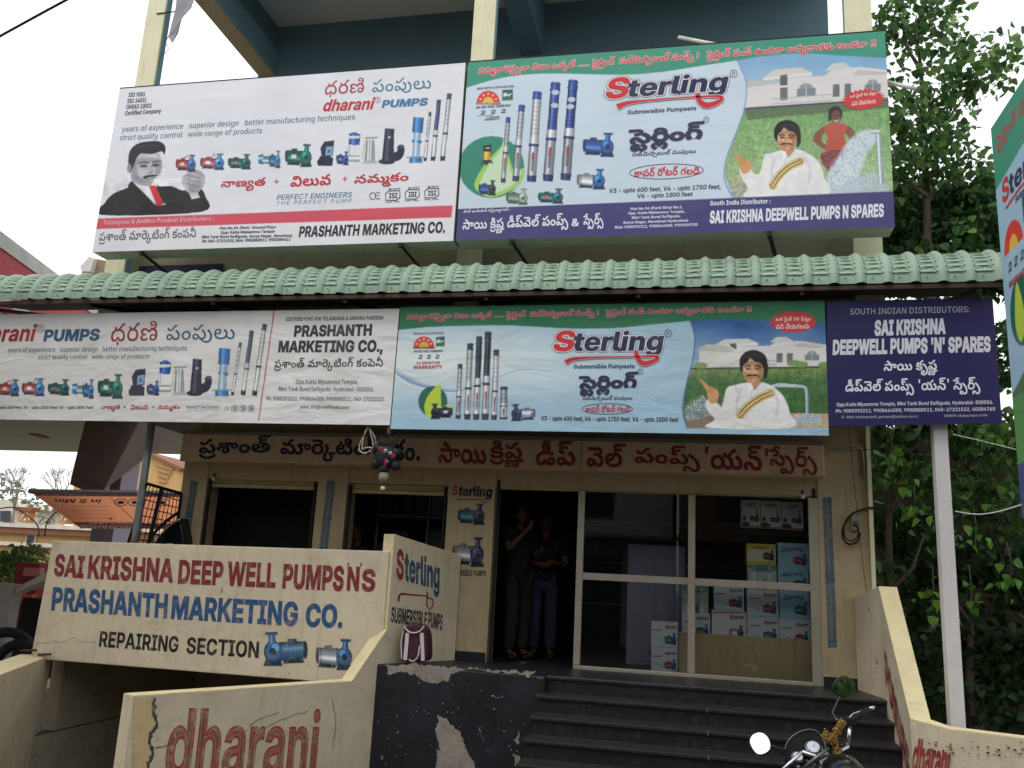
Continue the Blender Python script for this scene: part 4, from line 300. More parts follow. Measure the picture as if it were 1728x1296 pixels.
('B', 33): [78,4,45,56,-5,126,81,0,-5,-126,12,79,-2,-20,0,-24,12,1,9,0,9,24,12,21,0,18,0,26,-12,1,-9,0,-9,-26,-12],
('B', 38): [167,65,141,-3,-38,0,-54,14,-30,23,1,14,0,11,16,16,30,14,23,7,71,24,8,2,12,7,6,6,1,4,0,6,-18,9,-15,0,-10,0,-16,-4,-8,-8,1,-5,0,-5,12,-12,20,-13,15,-8,175,-99,-79,0,-143,80,-14,9,-28,18,-18,19,1,12,0,13,24,21,44,12,31,0,30,0,42,-11,22,-20,1,-12,0,-8,-10,-15,-22,-13,-15,-6,-73,-26,-14,-6,-16,-10,1,-7,0,-7,14,-10,24,-5,15,0,20,0,38,9,30,16,18,22,1,14,65,0,0,-16,-14,-27,-26,-20,-17,-7,-17,-6,-20,-8,-52,-8],
('B', 39): [80,4,53,108,-7,74,73,0,-7,-74],
('B', 40): [98,17,43,73,0,21,16,44,28,40,19,14,71,0,-16,-18,-26,-41,-12,-41,1,-19,0,-16,10,-33,26,-36,19,-23,-69,0,-30,25,-32,55],
('B', 41): [98,17,23,-35,18,23,24,36,12,33,1,16,0,19,-14,41,-24,41,-15,18,71,0,18,-14,26,-40,16,-44,1,-21,0,-28,-30,-55,-29,-25],
('B', 44): [67,4,15,-45,23,73,73,0,-41,-73],
('B', 45): [161,4,245,88,1,-29,-165,0,1,29],
('B', 46): [67,12,69,-2,-18,0,-26,12,1,9,0,9,26,12,19,0,18,0,24,-12,1,-9,0,-9,-24,-12],
('B', 47): [96,4,187,190,-115,-217,-65,0,119,217],
('B', 48): [161,16,163,-3,-46,0,-64,23,-32,42,1,29,0,29,32,42,64,22,47,0,46,0,62,-22,32,-42,1,-29,0,-29,-32,-42,-62,-23,16,163,29,22,0,28,14,16,28,1,20,0,20,-16,28,-28,14,-21,0,-22,0,-30,-14,-14,-28,1,-20,0,-20,14,-28,30,-14],
('B', 49): [161,4,45,0,1,31,245,0,1,-31,8,215,182,1,-182,-75,0,1,148,-1,0,-83,-29,1,35,85,28],
('B', 50): [161,32,33,0,1,28,133,59,16,7,24,13,12,13,1,7,0,8,-14,12,-26,7,-15,0,-18,0,-26,-7,-14,-14,1,-9,-71,0,0,18,32,27,60,15,39,0,38,0,58,-13,34,-25,1,-16,0,-11,-18,-21,-38,-23,-33,-15,-61,-28,1,-1,157,0,1,-31],
('B', 51): [161,34,159,-3,-40,0,-62,15,-36,26,1,16,77,0,2,-7,16,-12,28,-6,17,0,18,0,28,6,16,13,1,9,0,8,-16,12,-32,8,-21,0,-43,0,1,24,85,41,-149,0,1,32,243,0,1,-29,-119,-56,1,8,42,3,62,-13,32,-24,1,-16,0,-18,-36,-25,-62,-15],
('B', 52): [161,8,15,34,1,30,143,118,77,0,-139,-116,1,-1,219,0,1,-31,6,191,0,1,43,3,14,1,56,71,0,1,-113],
('B', 53): [161,39,161,-3,-38,0,-60,15,-34,25,-1,16,75,0,0,-7,16,-12,28,-6,17,0,18,0,28,8,14,14,1,10,0,10,-14,14,-28,9,-17,0,-20,0,-30,-8,-7,-7,-69,4,17,100,227,0,1,-32,-159,0,-9,-44,3,0,12,7,38,8,23,0,26,0,42,-9,32,-16,18,-22,1,-13,0,-19,-36,-28,-60,-17],
('B', 54): [161,23,163,-3,-36,0,-62,15,-36,28,1,19,0,15,24,29,25,17,85,62,81,0,-113,-83,-19,0,4,4,20,8,30,6,21,0,34,0,52,-14,28,-26,1,-17,0,-19,-34,-28,-58,-16,16,163,28,18,0,26,8,16,14,1,9,0,9,-16,14,-26,8,-17,0,-18,0,-26,-8,-16,-14,1,-9,0,-9,16,-14,26,-8],
('B', 55): [161,8,59,0,153,149,1,1,-175,0,1,32,255,0,1,-32,-149,-150],
('B', 56): [161,32,163,-3,-42,0,-64,14,-36,23,1,15,0,12,22,19,38,12,25,2,1,1,-32,3,-38,22,1,15,0,15,32,22,58,12,39,0,36,0,58,-12,32,-22,1,-15,0,-15,-38,-22,-29,-3,1,-1,24,-2,36,-12,22,-19,1,-12,0,-15,-36,-23,-64,-14,16,163,26,18,0,26,6,16,12,1,8,0,8,-16,12,-28,7,-15,0,-18,0,-28,-7,-16,-12,1,-8,0,-8,16,-12,28,-6,16,163,107,14,0,24,6,14,11,1,8,0,7,-14,10,-24,7,-13,0,-16,0,-24,-7,-14,-10,1,-7,0,-8,14,-11,24,-6],
('B', 57): [161,23,161,184,38,0,60,-15,36,-27,1,-20,0,-14,-24,-29,-23,-17,-83,-62,-77,0,115,83,21,0,-6,-4,-20,-9,-30,-5,-17,0,-34,0,-52,14,-30,26,1,17,0,19,34,28,60,15,16,163,154,-18,0,-28,-8,-16,-14,1,-9,0,-9,16,-14,28,-9,19,0,16,0,28,9,16,14,1,9,0,9,-16,14,-28,8],
('B', 58): [67,12,69,-2,-18,0,-26,12,1,9,0,9,26,12,19,0,18,0,24,-12,1,-9,0,-9,-24,-12,12,69,86,-18,0,-26,12,1,9,0,9,26,12,19,0,18,0,24,-12,1,-9,0,-9,-24,-12],
('B', 64): [254,74,261,-53,-56,0,-90,16,-62,30,-32,43,1,27,0,27,32,43,60,31,90,17,57,0,52,0,86,-15,60,-29,32,-39,1,-24,0,-16,-12,-26,-26,-19,-40,-11,-25,0,-18,0,-28,5,-18,10,-1,6,-1,0,-6,-9,-38,-11,-27,0,-34,0,-48,15,-26,28,1,18,0,19,28,27,48,15,33,0,24,0,34,-8,9,-7,3,0,1,13,53,0,1,-83,0,-6,10,-6,11,0,16,0,18,10,8,19,1,15,0,19,-20,29,-42,21,-62,11,-39,0,-44,0,-66,-12,-46,-23,-22,-32,1,-21,0,-21,24,-32,46,-23,66,-12,43,0,22,0,38,3,30,5,11,2,21,-26,-12,-3,-36,-6,-48,-4,16,251,30,20,0,26,8,12,15,1,12,0,11,-12,14,-26,7,-19,0,-18,0,-26,-8,-14,-14,1,-10,0,-11,14,-15,24,-9],
('B', 65): [185,14,9,0,127,182,101,0,129,-182,-85,0,-55,86,-12,18,-22,40,-11,24,19,0,-12,-24,-20,-40,-11,-18,-53,-86,4,89,41,1,30,195,0,1,-30],
('B', 66): [164,20,31,0,1,182,147,0,40,0,54,-12,28,-21,1,-14,0,-10,-18,-16,-28,-11,-19,-2,1,-1,22,-1,36,-11,22,-19,1,-13,0,-15,-30,-23,-56,-13,-39,0,10,107,31,67,0,30,0,30,12,1,11,0,7,-14,12,-26,6,-19,0,-65,0,10,107,106,61,0,16,0,24,6,14,10,1,7,0,10,-28,12,-23,0,-61,0],
('B', 67): [184,38,191,-3,-48,0,-78,23,-44,41,1,30,0,29,44,42,78,22,49,0,32,0,54,-8,42,-18,28,-24,5,-15,-77,0,-4,7,-14,12,-20,8,-26,4,-15,0,-28,0,-44,-14,-22,-26,1,-19,0,-19,24,-27,42,-14,29,0,16,0,26,5,20,8,14,12,5,7,79,0,-4,-13,-24,-24,-42,-18,-56,-11],
('B', 68): [179,22,161,0,-95,0,1,33,93,0,34,0,48,12,22,26,1,20,0,20,-22,25,-48,13,-33,0,-91,0,1,33,97,0,56,0,78,-22,44,-41,1,-28,0,-28,-44,-41,-80,-22,4,109,182,1,-182,-77,0,1,182],
('B', 69): [152,12,31,0,1,182,253,0,1,-32,-173,0,1,-42,161,0,1,-32,-159,0,1,-44,175,0,1,-32],
('B', 70): [146,10,31,0,1,182,247,0,1,-32,-167,0,1,-48,155,0,1,-32,-153,0,1,-70],
('B', 71): [187,40,193,-3,-52,0,-76,23,-44,42,1,29,0,29,46,42,76,22,49,0,32,0,54,-9,42,-16,26,-23,5,-14,-77,0,-4,7,-14,10,-18,8,-26,3,-15,0,-28,0,-42,-14,-24,-26,1,-19,0,-19,24,-26,42,-15,31,0,24,0,38,10,20,17,1,11,17,-1,-93,0,1,29,155,0,1,-23,0,-23,-42,-35,-72,-19],
('B', 72): [184,12,31,0,1,182,79,0,1,-73,155,0,1,73,77,0,1,-182,-75,0,1,77,-153,0,1,-77],
('B', 73): [113,12,17,0,1,32,59,0,1,118,-57,0,1,32,193,0,1,-32,-55,0,1,-118,57,0,1,-32],
('B', 74): [145,18,139,-3,-58,0,-64,30,1,28,1,11,75,0,1,-11,0,-13,26,-13,21,0,22,0,24,13,1,13,1,127,79,0,1,-127,0,-28,-66,-30],
('B', 75): [178,10,87,39,1,39,12,10,22,16,26,17,17,9,89,52,93,0,-151,-89,-7,0,7,31,0,1,182,79,0,1,-49,-1,-47,3,-18,1,-68,4,257,0,-105,81,49,29,149,-110],
('B', 76): [141,6,31,0,1,182,79,0,1,-150,159,0,1,-32],
('B', 77): [230,46,31,0,1,182,117,0,59,-81,4,-6,10,-19,10,-21,8,-19,5,-7,-17,0,4,7,8,19,10,21,10,19,5,6,57,81,117,0,1,-182,-75,0,1,84,0,7,0,17,2,21,0,21,1,9,9,0,-6,-10,-12,-22,-10,-20,-10,-17,-3,-6,-59,-84,-63,0,-59,84,-2,6,-12,17,-10,20,-12,22,-5,10,9,0,0,-9,0,-21,2,-20,0,-18,1,-7,1,-84],
('B', 78): [188,28,31,0,1,182,85,0,115,-91,6,-6,18,-16,20,-19,9,-11,-7,-4,-2,10,-2,23,-2,21,1,7,1,86,81,0,1,-182,-85,0,-101,82,-10,8,-20,18,-22,21,-13,14,13,2,0,-13,4,-25,0,-19,1,-6,1,-82],
('B', 79): [191,16,191,-3,-48,0,-78,23,-44,41,1,30,0,29,44,42,78,22,49,0,50,0,76,-22,46,-42,1,-29,0,-30,-46,-41,-76,-23,16,191,31,28,0,42,14,24,27,1,19,0,19,-24,27,-42,13,-27,0,-26,0,-42,-13,-24,-27,1,-19,0,-19,24,-27,42,-14],
('B', 80): [161,24,31,0,1,182,145,0,42,0,58,-16,32,-27,1,-18,0,-19,-32,-27,-60,-15,-41,0,-93,0,1,31,85,0,22,0,28,8,16,13,1,9,0,9,-16,13,-28,7,-21,0,-53,0,1,-150],
('B', 82): [164,24,31,0,1,182,145,0,42,0,58,-15,32,-27,1,-18,0,-18,-32,-26,-60,-14,-41,0,-95,0,1,31,89,0,20,0,30,6,14,12,1,9,0,9,-14,13,-30,6,-19,0,-55,0,1,-150,4,235,0,-87,83,85,0,89,-83],
('B', 83): [164,51,167,-3,-44,0,-66,14,-36,27,1,20,75,0,0,-9,20,-13,32,-7,21,0,20,0,30,6,16,10,1,7,0,6,-14,8,-28,6,-21,3,-37,4,-50,6,-52,24,1,20,0,17,36,25,62,13,41,0,42,0,60,-13,34,-26,1,-17,-71,0,-2,12,-34,12,-27,0,-18,0,-28,-5,-14,-9,1,-6,0,-7,16,-8,26,-6,19,-2,33,-4,26,-2,40,-9,30,-13,14,-17,1,-11,0,-17,-34,-25,-62,-14],
('B', 84): [165,8,17,150,1,32,299,0,1,-32,-109,0,1,-150,-77,0,1,150],
('B', 85): [181,22,181,-3,-44,0,-68,17,-38,30,1,20,1,118,77,0,1,-115,0,-10,18,-17,34,-9,23,0,22,0,34,9,18,17,1,10,1,115,79,0,1,-118,0,-20,-38,-30,-68,-17],
('B', 86): [184,14,137,0,-127,182,87,0,57,-86,12,-18,22,-40,13,-23,-17,0,12,23,20,40,11,18,57,86,85,0,-123,-182],
('B', 87): [257,38,107,0,-97,182,85,0,43,-88,4,-11,10,-26,8,-25,5,-11,-13,0,4,11,8,25,10,26,7,11,45,88,79,0,45,-88,6,-11,10,-26,8,-25,5,-11,-13,0,4,11,8,25,10,26,5,11,43,88,85,0,-97,-182,-87,0,-47,93,-6,15,-12,33,-7,19,21,0,-6,-19,-10,-33,-7,-15,-47,-93],
('B', 88): [182,32,11,0,151,107,1,-29,-139,104,91,0,39,-30,10,-8,16,-13,12,-13,9,-6,-21,0,8,6,14,13,14,13,11,8,41,30,87,0,-135,-102,1,28,149,-108,-91,0,-47,38,-10,6,-12,11,-12,10,-5,5,13,0,-6,-5,-12,-10,-12,-11,-9,-6,-49,-38],
('B', 89): [180,16,145,0,1,68,-135,114,91,0,61,-56,10,-8,14,-16,9,-10,-15,0,8,10,14,16,9,8,59,56,91,0,-131,-114,1,-68],
('B', 95): [119,4,239,0,1,-29,-237,0,1,29],
('B', 97): [143,40,107,-2,-26,0,-40,8,-24,18,1,13,0,12,16,15,28,9,38,5,21,1,24,1,28,2,12,5,1,4,1,1,0,5,-8,7,-20,4,-11,0,-14,0,-20,-4,-12,-7,-1,-4,-69,3,6,13,30,17,50,10,33,0,24,0,42,-6,32,-11,18,-17,1,-12,1,-90,-71,0,1,19,-1,0,-6,-7,-22,-9,-30,-5,18,129,23,16,0,26,7,14,11,1,7,1,14,-4,-1,-12,-2,-14,-1,-16,-1,-5,-1,-14,-1,-20,-4,-10,-7,1,-5,0,-5,10,-7,18,-4],
('B', 98): [155,23,183,-2,-20,0,-30,6,-20,11,-5,6,-3,0,1,-21,-73,0,1,182,77,0,1,-69,3,0,6,6,20,10,30,7,21,0,32,0,50,-16,30,-31,1,-22,0,-22,-30,-31,-50,-16,16,161,28,18,0,24,9,14,18,1,12,0,12,-12,17,-26,10,-17,0,-18,0,-26,-10,-14,-17,1,-12,0,-12,14,-17,26,-10],
('B', 99): [145,38,151,-3,-40,0,-60,18,-32,31,1,21,0,20,32,32,60,17,41,0,26,0,42,-7,32,-12,20,-18,3,-11,-69,-4,-2,5,-8,8,-14,6,-16,3,-9,0,-20,0,-24,-9,-14,-18,1,-12,0,-12,14,-18,24,-10,21,0,10,0,16,3,14,6,8,9,3,5,71,-4,-2,-11,-20,-18,-32,-13,-42,-7],
('B', 100): [155,22,129,-2,-32,0,-50,16,-28,31,1,22,0,22,30,31,50,16,31,0,20,0,30,-7,22,-10,7,-6,1,69,77,0,1,-182,-73,0,1,21,-1,0,-6,-6,-20,-11,-30,-6,16,153,28,18,0,26,10,12,17,1,12,0,12,-12,17,-26,10,-17,0,-20,0,-24,-10,-14,-17,1,-12,0,-12,14,-18,26,-9],
('B', 101): [146,40,153,-3,-42,0,-60,17,-32,32,1,20,0,21,32,31,58,18,41,0,28,0,46,-9,36,-17,18,-26,1,-16,1,-11,-229,0,1,24,195,0,-33,-6,0,10,-14,15,-24,8,-19,0,-18,0,-24,-8,-14,-15,1,-9,1,-17,0,-11,14,-15,28,-8,19,0,14,0,20,4,16,7,3,5,69,-4,-6,-12,-32,-18,-52,-10],
('B', 102): [98,4,183,134,1,-29,-177,0,1,29,17,53,0,1,146,0,14,22,18,40,10,27,0,16,0,28,-2,7,-1,-9,-29,-4,1,-14,1,-5,0,-16,0,-12,-8,1,-7,1,-143],
('B', 103): [156,38,153,-54,-36,0,-52,10,-30,16,-5,11,69,6,2,-4,14,-7,24,-4,15,0,28,0,30,13,1,13,1,23,-3,0,-6,-6,-20,-10,-30,-6,-19,0,-32,0,-50,15,-28,30,1,21,0,22,30,31,50,16,31,0,22,0,30,-7,20,-11,7,-6,3,0,1,22,75,0,1,-131,0,-19,-34,-25,-58,-13,16,153,30,18,0,26,9,14,17,1,12,0,11,-14,18,-26,9,-17,0,-18,0,-26,-9,-14,-18,1,-11,0,-12,14,-17,26,-9],
('B', 104): [153,23,105,76,1,-76,-75,0,1,182,75,0,1,-82,-7,0,12,17,44,19,35,0,30,0,40,-12,24,-23,1,-16,1,-85,-75,0,1,78,0,12,-24,14,-23,0,-14,0,-24,-6,-12,-13],
('B', 105): [66,4,29,0,1,134,77,0,1,-134,12,67,151,-18,0,-24,11,1,8,0,8,24,11,19,0,18,0,24,-11,1,-8,0,-8,-24,-11],
('B', 106): [66,13,29,134,77,0,1,-142,0,-15,-24,-19,-44,-9,-29,0,-19,0,1,29,13,0,16,0,14,8,1,8,12,67,151,-16,0,-24,11,1,8,0,8,24,11,17,0,18,0,24,-11,1,-8,0,-8,-24,-11],
('B', 107): [143,7,97,38,1,45,11,0,89,51,89,0,-117,-68,-17,0,4,29,0,1,182,77,0,1,-182,4,199,0,-79,58,51,27,119,-85],
('B', 108): [75,16,113,-1,-44,0,-40,18,1,19,1,146,77,0,1,-142,0,-6,10,-5,11,0,6,0,6,0,3,0,9,-28,-6,0,-18,-2],
('B', 109): [227,42,29,0,1,134,73,0,3,-33,-5,0,8,13,24,15,34,7,19,0,28,0,40,-18,7,-18,-7,0,6,12,28,16,36,8,23,0,24,0,40,-11,22,-20,1,-15,1,-90,-73,0,1,82,0,12,-26,11,-17,0,-12,0,-20,-6,-12,-10,1,-8,1,-81,-71,0,1,83,0,10,-22,12,-19,0,-12,0,-20,-6,-12,-11,1,-8,1,-80],
('B', 110): [153,23,105,76,1,-76,-75,0,1,134,73,0,3,-34,-7,0,12,17,44,19,35,0,30,0,40,-12,24,-23,1,-16,1,-85,-75,0,1,78,0,12,-24,14,-23,0,-14,0,-24,-6,-12,-13],
('B', 111): [151,16,153,-3,-42,0,-60,18,-32,31,1,21,0,20,32,32,60,17,43,0,40,0,60,-17,32,-32,1,-20,0,-21,-32,-31,-60,-18,16,153,27,18,0,24,10,14,18,1,12,0,12,-14,17,-24,10,-17,0,-20,0,-24,-10,-14,-17,1,-12,0,-12,14,-18,24,-10],
('B', 112): [155,23,29,-51,1,185,75,0,1,-21,5,0,6,6,20,10,30,7,21,0,32,0,50,-16,30,-31,1,-22,0,-22,-30,-31,-50,-16,-31,0,-20,0,-30,6,-20,11,-5,6,-1,0,1,-72,16,161,28,18,0,24,9,14,18,1,12,0,12,-12,17,-26,10,-17,0,-18,0,-26,-10,-14,-17,1,-12,0,-12,14,-17,26,-10],
('B', 113): [155,23,283,-51,-75,0,1,72,-1,0,-4,-6,-22,-11,-28,-6,-21,0,-32,0,-50,16,-28,31,1,22,0,22,30,31,50,16,31,0,20,0,32,-7,20,-10,7,-6,3,0,1,21,75,0,16,153,28,18,0,26,10,12,17,1,12,0,12,-12,17,-26,10,-17,0,-20,0,-24,-10,-14,-17,1,-12,0,-12,14,-18,26,-9],
('B', 114): [100,20,29,0,1,134,75,0,1,-23,3,0,8,12,32,12,25,0,6,0,12,0,7,-1,1,-32,-6,0,-18,1,-7,0,-16,0,-26,-7,-14,-13,1,-9,1,-74],
('B', 115): [137,44,139,-3,-34,0,-52,10,-32,19,-3,13,73,4,4,-9,26,-10,23,0,20,0,22,8,1,6,0,5,-16,6,-17,2,-45,5,-40,3,-38,20,1,15,0,13,28,19,50,10,37,0,32,0,50,-10,28,-17,5,-12,-67,-4,-2,7,-24,9,-19,0,-16,0,-24,-7,1,-6,0,-5,16,-7,19,-1,49,-5,40,-4,38,-18,1,-14,0,-14,-30,-20,-54,-11],
('B', 116): [93,4,173,134,1,-29,-167,0,1,29,16,45,167,77,0,1,-127,0,-6,10,-6,15,0,4,0,16,1,5,0,9,-28,-10,-1,-26,-1,-9,0,-42,0,-44,19,1,18],
('B', 117): [153,23,123,-2,-28,0,-42,12,-24,23,1,16,1,85,77,0,1,-78,0,-13,26,-13,23,0,14,0,24,6,12,13,1,9,1,76,77,0,1,-134,-71,0,-1,34,9,0,-12,-17,-44,-19],
('B', 118): [147,14,105,0,-97,134,81,0,43,-68,8,-12,14,-26,7,-14,-15,0,6,14,12,26,9,12,45,68,79,0,-97,-134],
('B', 119): [211,36,87,0,-79,134,79,0,25,-48,6,-14,14,-31,7,-18,-9,0,6,18,16,31,7,14,25,48,71,0,23,-48,8,-14,14,-31,7,-18,-7,0,6,18,14,31,7,14,23,48,81,0,-79,-134,-77,0,-27,51,-6,8,-8,18,-8,19,-3,8,15,0,-4,-8,-10,-19,-8,-18,-3,-8,-29,-51],
('B', 120): [142,28,9,0,105,81,1,-25,-97,78,81,0,25,-20,10,-10,18,-19,11,-9,-25,0,10,9,18,19,13,10,25,20,79,0,-99,-78,1,25,105,-81,-79,0,-27,23,-12,10,-18,19,-9,9,27,0,-10,-9,-18,-19,-9,-10,-27,-23],
('B', 121): [147,27,31,-49,13,28,17,0,14,-2,18,2,12,7,3,6,3,8,-99,134,81,0,45,-68,8,-12,10,-26,9,-14,-19,0,8,14,12,26,9,12,47,68,79,0,-113,-151,-8,-11,-26,-16,-36,-8,-25,0,-12,0,-26,2],
('B', 122): [140,12,29,0,1,23,131,80,1,1,-127,0,1,30,219,0,1,-25,-123,-78,1,-1,129,0,1,-30]}
TE = {"'యన్'": [619,0,0,48,72,0,122,402,0,619,591,0],
'ఒక స్టేజ్ 50 ఫీట్లు': [20,0,0,23,196,0,324,412,0,481,571,0,110,601,0,633,868,0,628,1011,0,232,1225,0,33,1415,0,499,1585,0,63,1621,0],
'కం.': [23,0,0,6,145,0,626,280,0],
'కాపర్ రోటర్ గలది': [139,0,0,43,237,0,129,427,0,425,653,0,33,866,0,129,1072,0,25,1298,0,51,1451,0,192,1641,0],
'క్రిష్ణ': [175,0,0,552,145,0,56,145,0,485,306,0],
'డీప్': [223,0,0,123,198,0],
"డీప్\u200cవెల్ పంప్స్ 'యన్' స్పేర్స్": [223,0,0,123,198,0,285,389,0,131,580,0,43,840,0,6,1031,0,123,1166,0,504,1346,0,619,1527,0,48,1600,0,122,1929,0,619,2119,0,324,2262,0,491,2441,0,129,2551,0,504,2701,0],
'ధరణి': [41,0,0,49,188,0,189,343,0],
'నమ్మకం': [42,0,0,47,190,0,495,462,0,23,532,0,6,677,0],
'నమ్మకాలెన్నైనా నిజం ఒక్కటే ..... స్టెర్లింగ్  సబ్\u200cమెర్సిబుల్ పంప్స్ !   స్టెర్లింగ్ పంప్ ఉందిగా అన్నదాతకు అండగా !!': [42,0,0,47,190,0,495,462,0,139,532,0,283,769,0,346,959,0,532,1136,0,158,1282,0,194,1633,0,30,1826,0,6,2021,0,20,2227,0,23,2423,0,471,2568,0,301,2699,0,626,2976,0,626,3046,0,626,3116,0,626,3187,0,626,3257,0,288,3399,0,481,3558,0,201,3588,0,499,3735,0,6,3743,0,105,3878,0,57,4173,0,125,4363,0,279,4563,0,201,4841,0,504,4991,0,45,5102,0,63,5302,0,131,5389,0,43,5649,0,6,5840,0,123,5975,0,504,6155,0,615,6336,0,288,6629,0,481,6788,0,201,6818,0,499,6965,0,6,6973,0,105,7108,0,43,7333,0,6,7523,0,123,7658,0,13,7920,0,6,8136,0,192,8271,0,141,8459,0,9,8775,0,42,8998,0,490,9175,0,156,9269,0,38,9548,0,23,9764,0,63,9909,0,9,10067,0,6,10289,0,35,10424,0,141,10623,0,615,10938,0,615,11018,0],
'నాణ్యత': [158,0,0,37,280,0,496,498,0,38,623,0],
'పంపులు': [43,0,0,6,191,0,248,326,0,51,592,0,63,781,0],
'పంప్స్': [43,0,0,6,191,0,123,326,0,504,506,0],
'పని చేయగలదు': [43,0,0,194,191,0,296,454,0,48,660,0,25,989,0,51,1143,0,40,1332,0,63,1521,0],
'ప్రశాంత్': [43,0,0,572,191,0,170,191,0,6,427,0,118,562,0],
'ప్రశాంత్ మార్కెటింగ్ కంపనీ': [43,0,0,572,191,0,170,191,0,6,427,0,118,562,0,163,849,0,281,1214,0,471,1365,0,185,1496,0,6,1702,0,105,1837,0,23,2061,0,6,2206,0,43,2341,0,230,2532,0],
'ప్రశాంత్ మార్కెటింగ్ కంపెనీ': [43,0,0,572,191,0,170,191,0,6,427,0,118,562,0,163,849,0,281,1214,0,471,1365,0,185,1496,0,6,1702,0,105,1837,0,23,2061,0,6,2206,0,275,2341,0,230,2532,0],
'మార్కెటింగ్': [163,0,0,281,365,0,471,517,0,185,647,0,6,853,0,105,988,0],
'విలువ': [205,0,0,51,193,0,63,383,0,54,470,0],
'వెల్': [285,0,0,131,191,0],
'సబ్\u200cమెర్సిబుల్ పంపులు': [57,0,0,125,190,0,279,390,0,201,668,0,504,818,0,45,928,0,63,1129,0,131,1216,0,43,1476,0,6,1667,0,248,1802,0,51,2068,0,63,2257,0],
'సాయి': [172,0,0,200,279,0],
'సాయి కృష్ణ': [172,0,0,200,279,0,23,679,0,65,824,0,56,933,0,485,1094,0],
'సాయి క్రిష్ణ డీప్\u200cవెల్ పంప్స్': [172,0,0,200,279,0,175,679,0,552,824,0,56,824,0,485,985,0,223,1085,0,123,1283,0,285,1474,0,131,1665,0,43,1925,0,6,2116,0,123,2251,0,504,2431,0],
'సౌత్ ఇండియన్ డిస్ట్రిబ్యూటర్ :': [468,0,0,118,273,0,11,560,0,6,743,0,187,878,0,48,1076,0,122,1405,0,187,1666,0,208,1864,0,481,2023,0,497,2054,0,45,2168,0,496,2365,0,64,2490,0,33,2664,0,129,2870,0,638,3095,0],
'స్టెర్లింగ్': [288,0,0,481,159,0,201,190,0,499,336,0,6,344,0,105,480,0],
'స్టెర్లింగ్ సబ్\u200cమెర్సిబుల్ పంప్స్ !': [288,0,0,481,159,0,201,190,0,499,336,0,6,344,0,105,480,0,57,704,0,125,894,0,279,1094,0,201,1372,0,504,1522,0,45,1632,0,63,1832,0,131,1920,0,43,2180,0,6,2371,0,123,2506,0,504,2685,0,615,2867,0],
'స్పేర్స్': [324,0,0,491,179,0,129,290,0,504,439,0]}
# ------------------------------------------------------------------ lettering
GLY = {}
for _k,_v in GLYPHS.items():   # outline data: advance, then per contour its point count and (2*dx + on curve, dy) steps, in 1/250 em
    cs = []; i = 1
    while i < len(_v):
        n = _v[i]; a = np.array(_v[i+1:i+1+2*n]).reshape(n,2); i += 1+2*n
        cs.append((np.cumsum(a[:,0]//2)*4.,np.cumsum(a[:,1])*4.,a[:,0] % 2))
    GLY[_k] = (_v[0]*4,cs)
WGT = {'B': 8,'R': -34,'I': 12}   # one face, thinned or thickened for the weights on the signs
def _flat(c):
    xs,ys,fl = c; P = []; n = len(xs)
    for i in range(n):
        j = (i+1) % n; P.append((xs[i],ys[i],fl[i]))
        if not fl[i] and not fl[j]: P.append(((xs[i]+xs[j])/2,(ys[i]+ys[j])/2,1))
    k = next(i for i,p in enumerate(P) if p[2]); P = P[k:]+P[:k]+[P[k]]; out = []; i = 0
    while i < len(P)-1:
        a = P[i]
        if P[i+1][2]: out.append(a[:2]); i += 1
        else:
            q,b = P[i+1],P[i+2]
            for t in (0,.34,.67): out.append(((1-t)**2*a[0]+2*t*(1-t)*q[0]+t*t*b[0],(1-t)**2*a[1]+2*t*(1-t)*q[1]+t*t*b[1]))
            i += 2
    o2 = [p for i,p in enumerate(out) if abs(p[0]-out[i-1][0])+abs(p[1]-out[i-1][1]) > .5]
    return np.array(o2,float)
_gc = {}
def glyph(key,off=0):
    k = (key,off)
    if k in _gc: return _gc[k]
    cons = [c for c in (_flat(c) for c in GLY[key][1]) if len(c) > 2]
    if off:
        out = []
        for c in cons:
            a = c-np.roll(c,1,0); b = np.roll(c,-1,0)-c
            a /= np.linalg.norm(a,axis=1)[:,None]+1e-9; b /= np.linalg.norm(b,axis=1)[:,None]+1e-9
            n = np.stack([-(a+b)[:,1],(a+b)[:,0]],1); L = np.linalg.norm(n,axis=1)[:,None]+1e-9
            out.append(c+n/L*off*np.minimum(1.6,2/np.maximum(L,.8)))   # outer contours run clockwise: left normal points outward
        cons = out
    if not cons: _gc[k] = (np.zeros((0,2)),np.zeros((0,3),int)); return _gc[k]
    vs = []; es = []
    for c in cons:
        s = len(vs); vs += [Vector(p) for p in c]; es += [(s+i,s+(i+1) % len(c)) for i in range(len(c))]
    r = delaunay_2d_cdt(vs,es,[],0,1e-4,False); V = np.array([tuple(v) for v in r[0]]); T = np.array([f for f in r[2] if len(f) == 3])
    cen = V[T].mean(1); wn = np.zeros(len(cen))
    for c in cons:
        for p,q in zip(c,np.roll(c,-1,0)):
            up = (p[1] <= cen[:,1]) & (q[1] > cen[:,1]); dn = (p[1] > cen[:,1]) & (q[1] <= cen[:,1])
            cr = (q[0]-p[0])*(cen[:,1]-p[1])-(cen[:,0]-p[0])*(q[1]-p[1])
            wn += (up & (cr > 0)); wn -= (dn & (cr < 0))
    _gc[k] = (V,T[wn < -.5] if off or True else T); 
    if len(_gc[k][1]) == 0: _gc[k] = (V,T[wn != 0])
    return _gc[k]
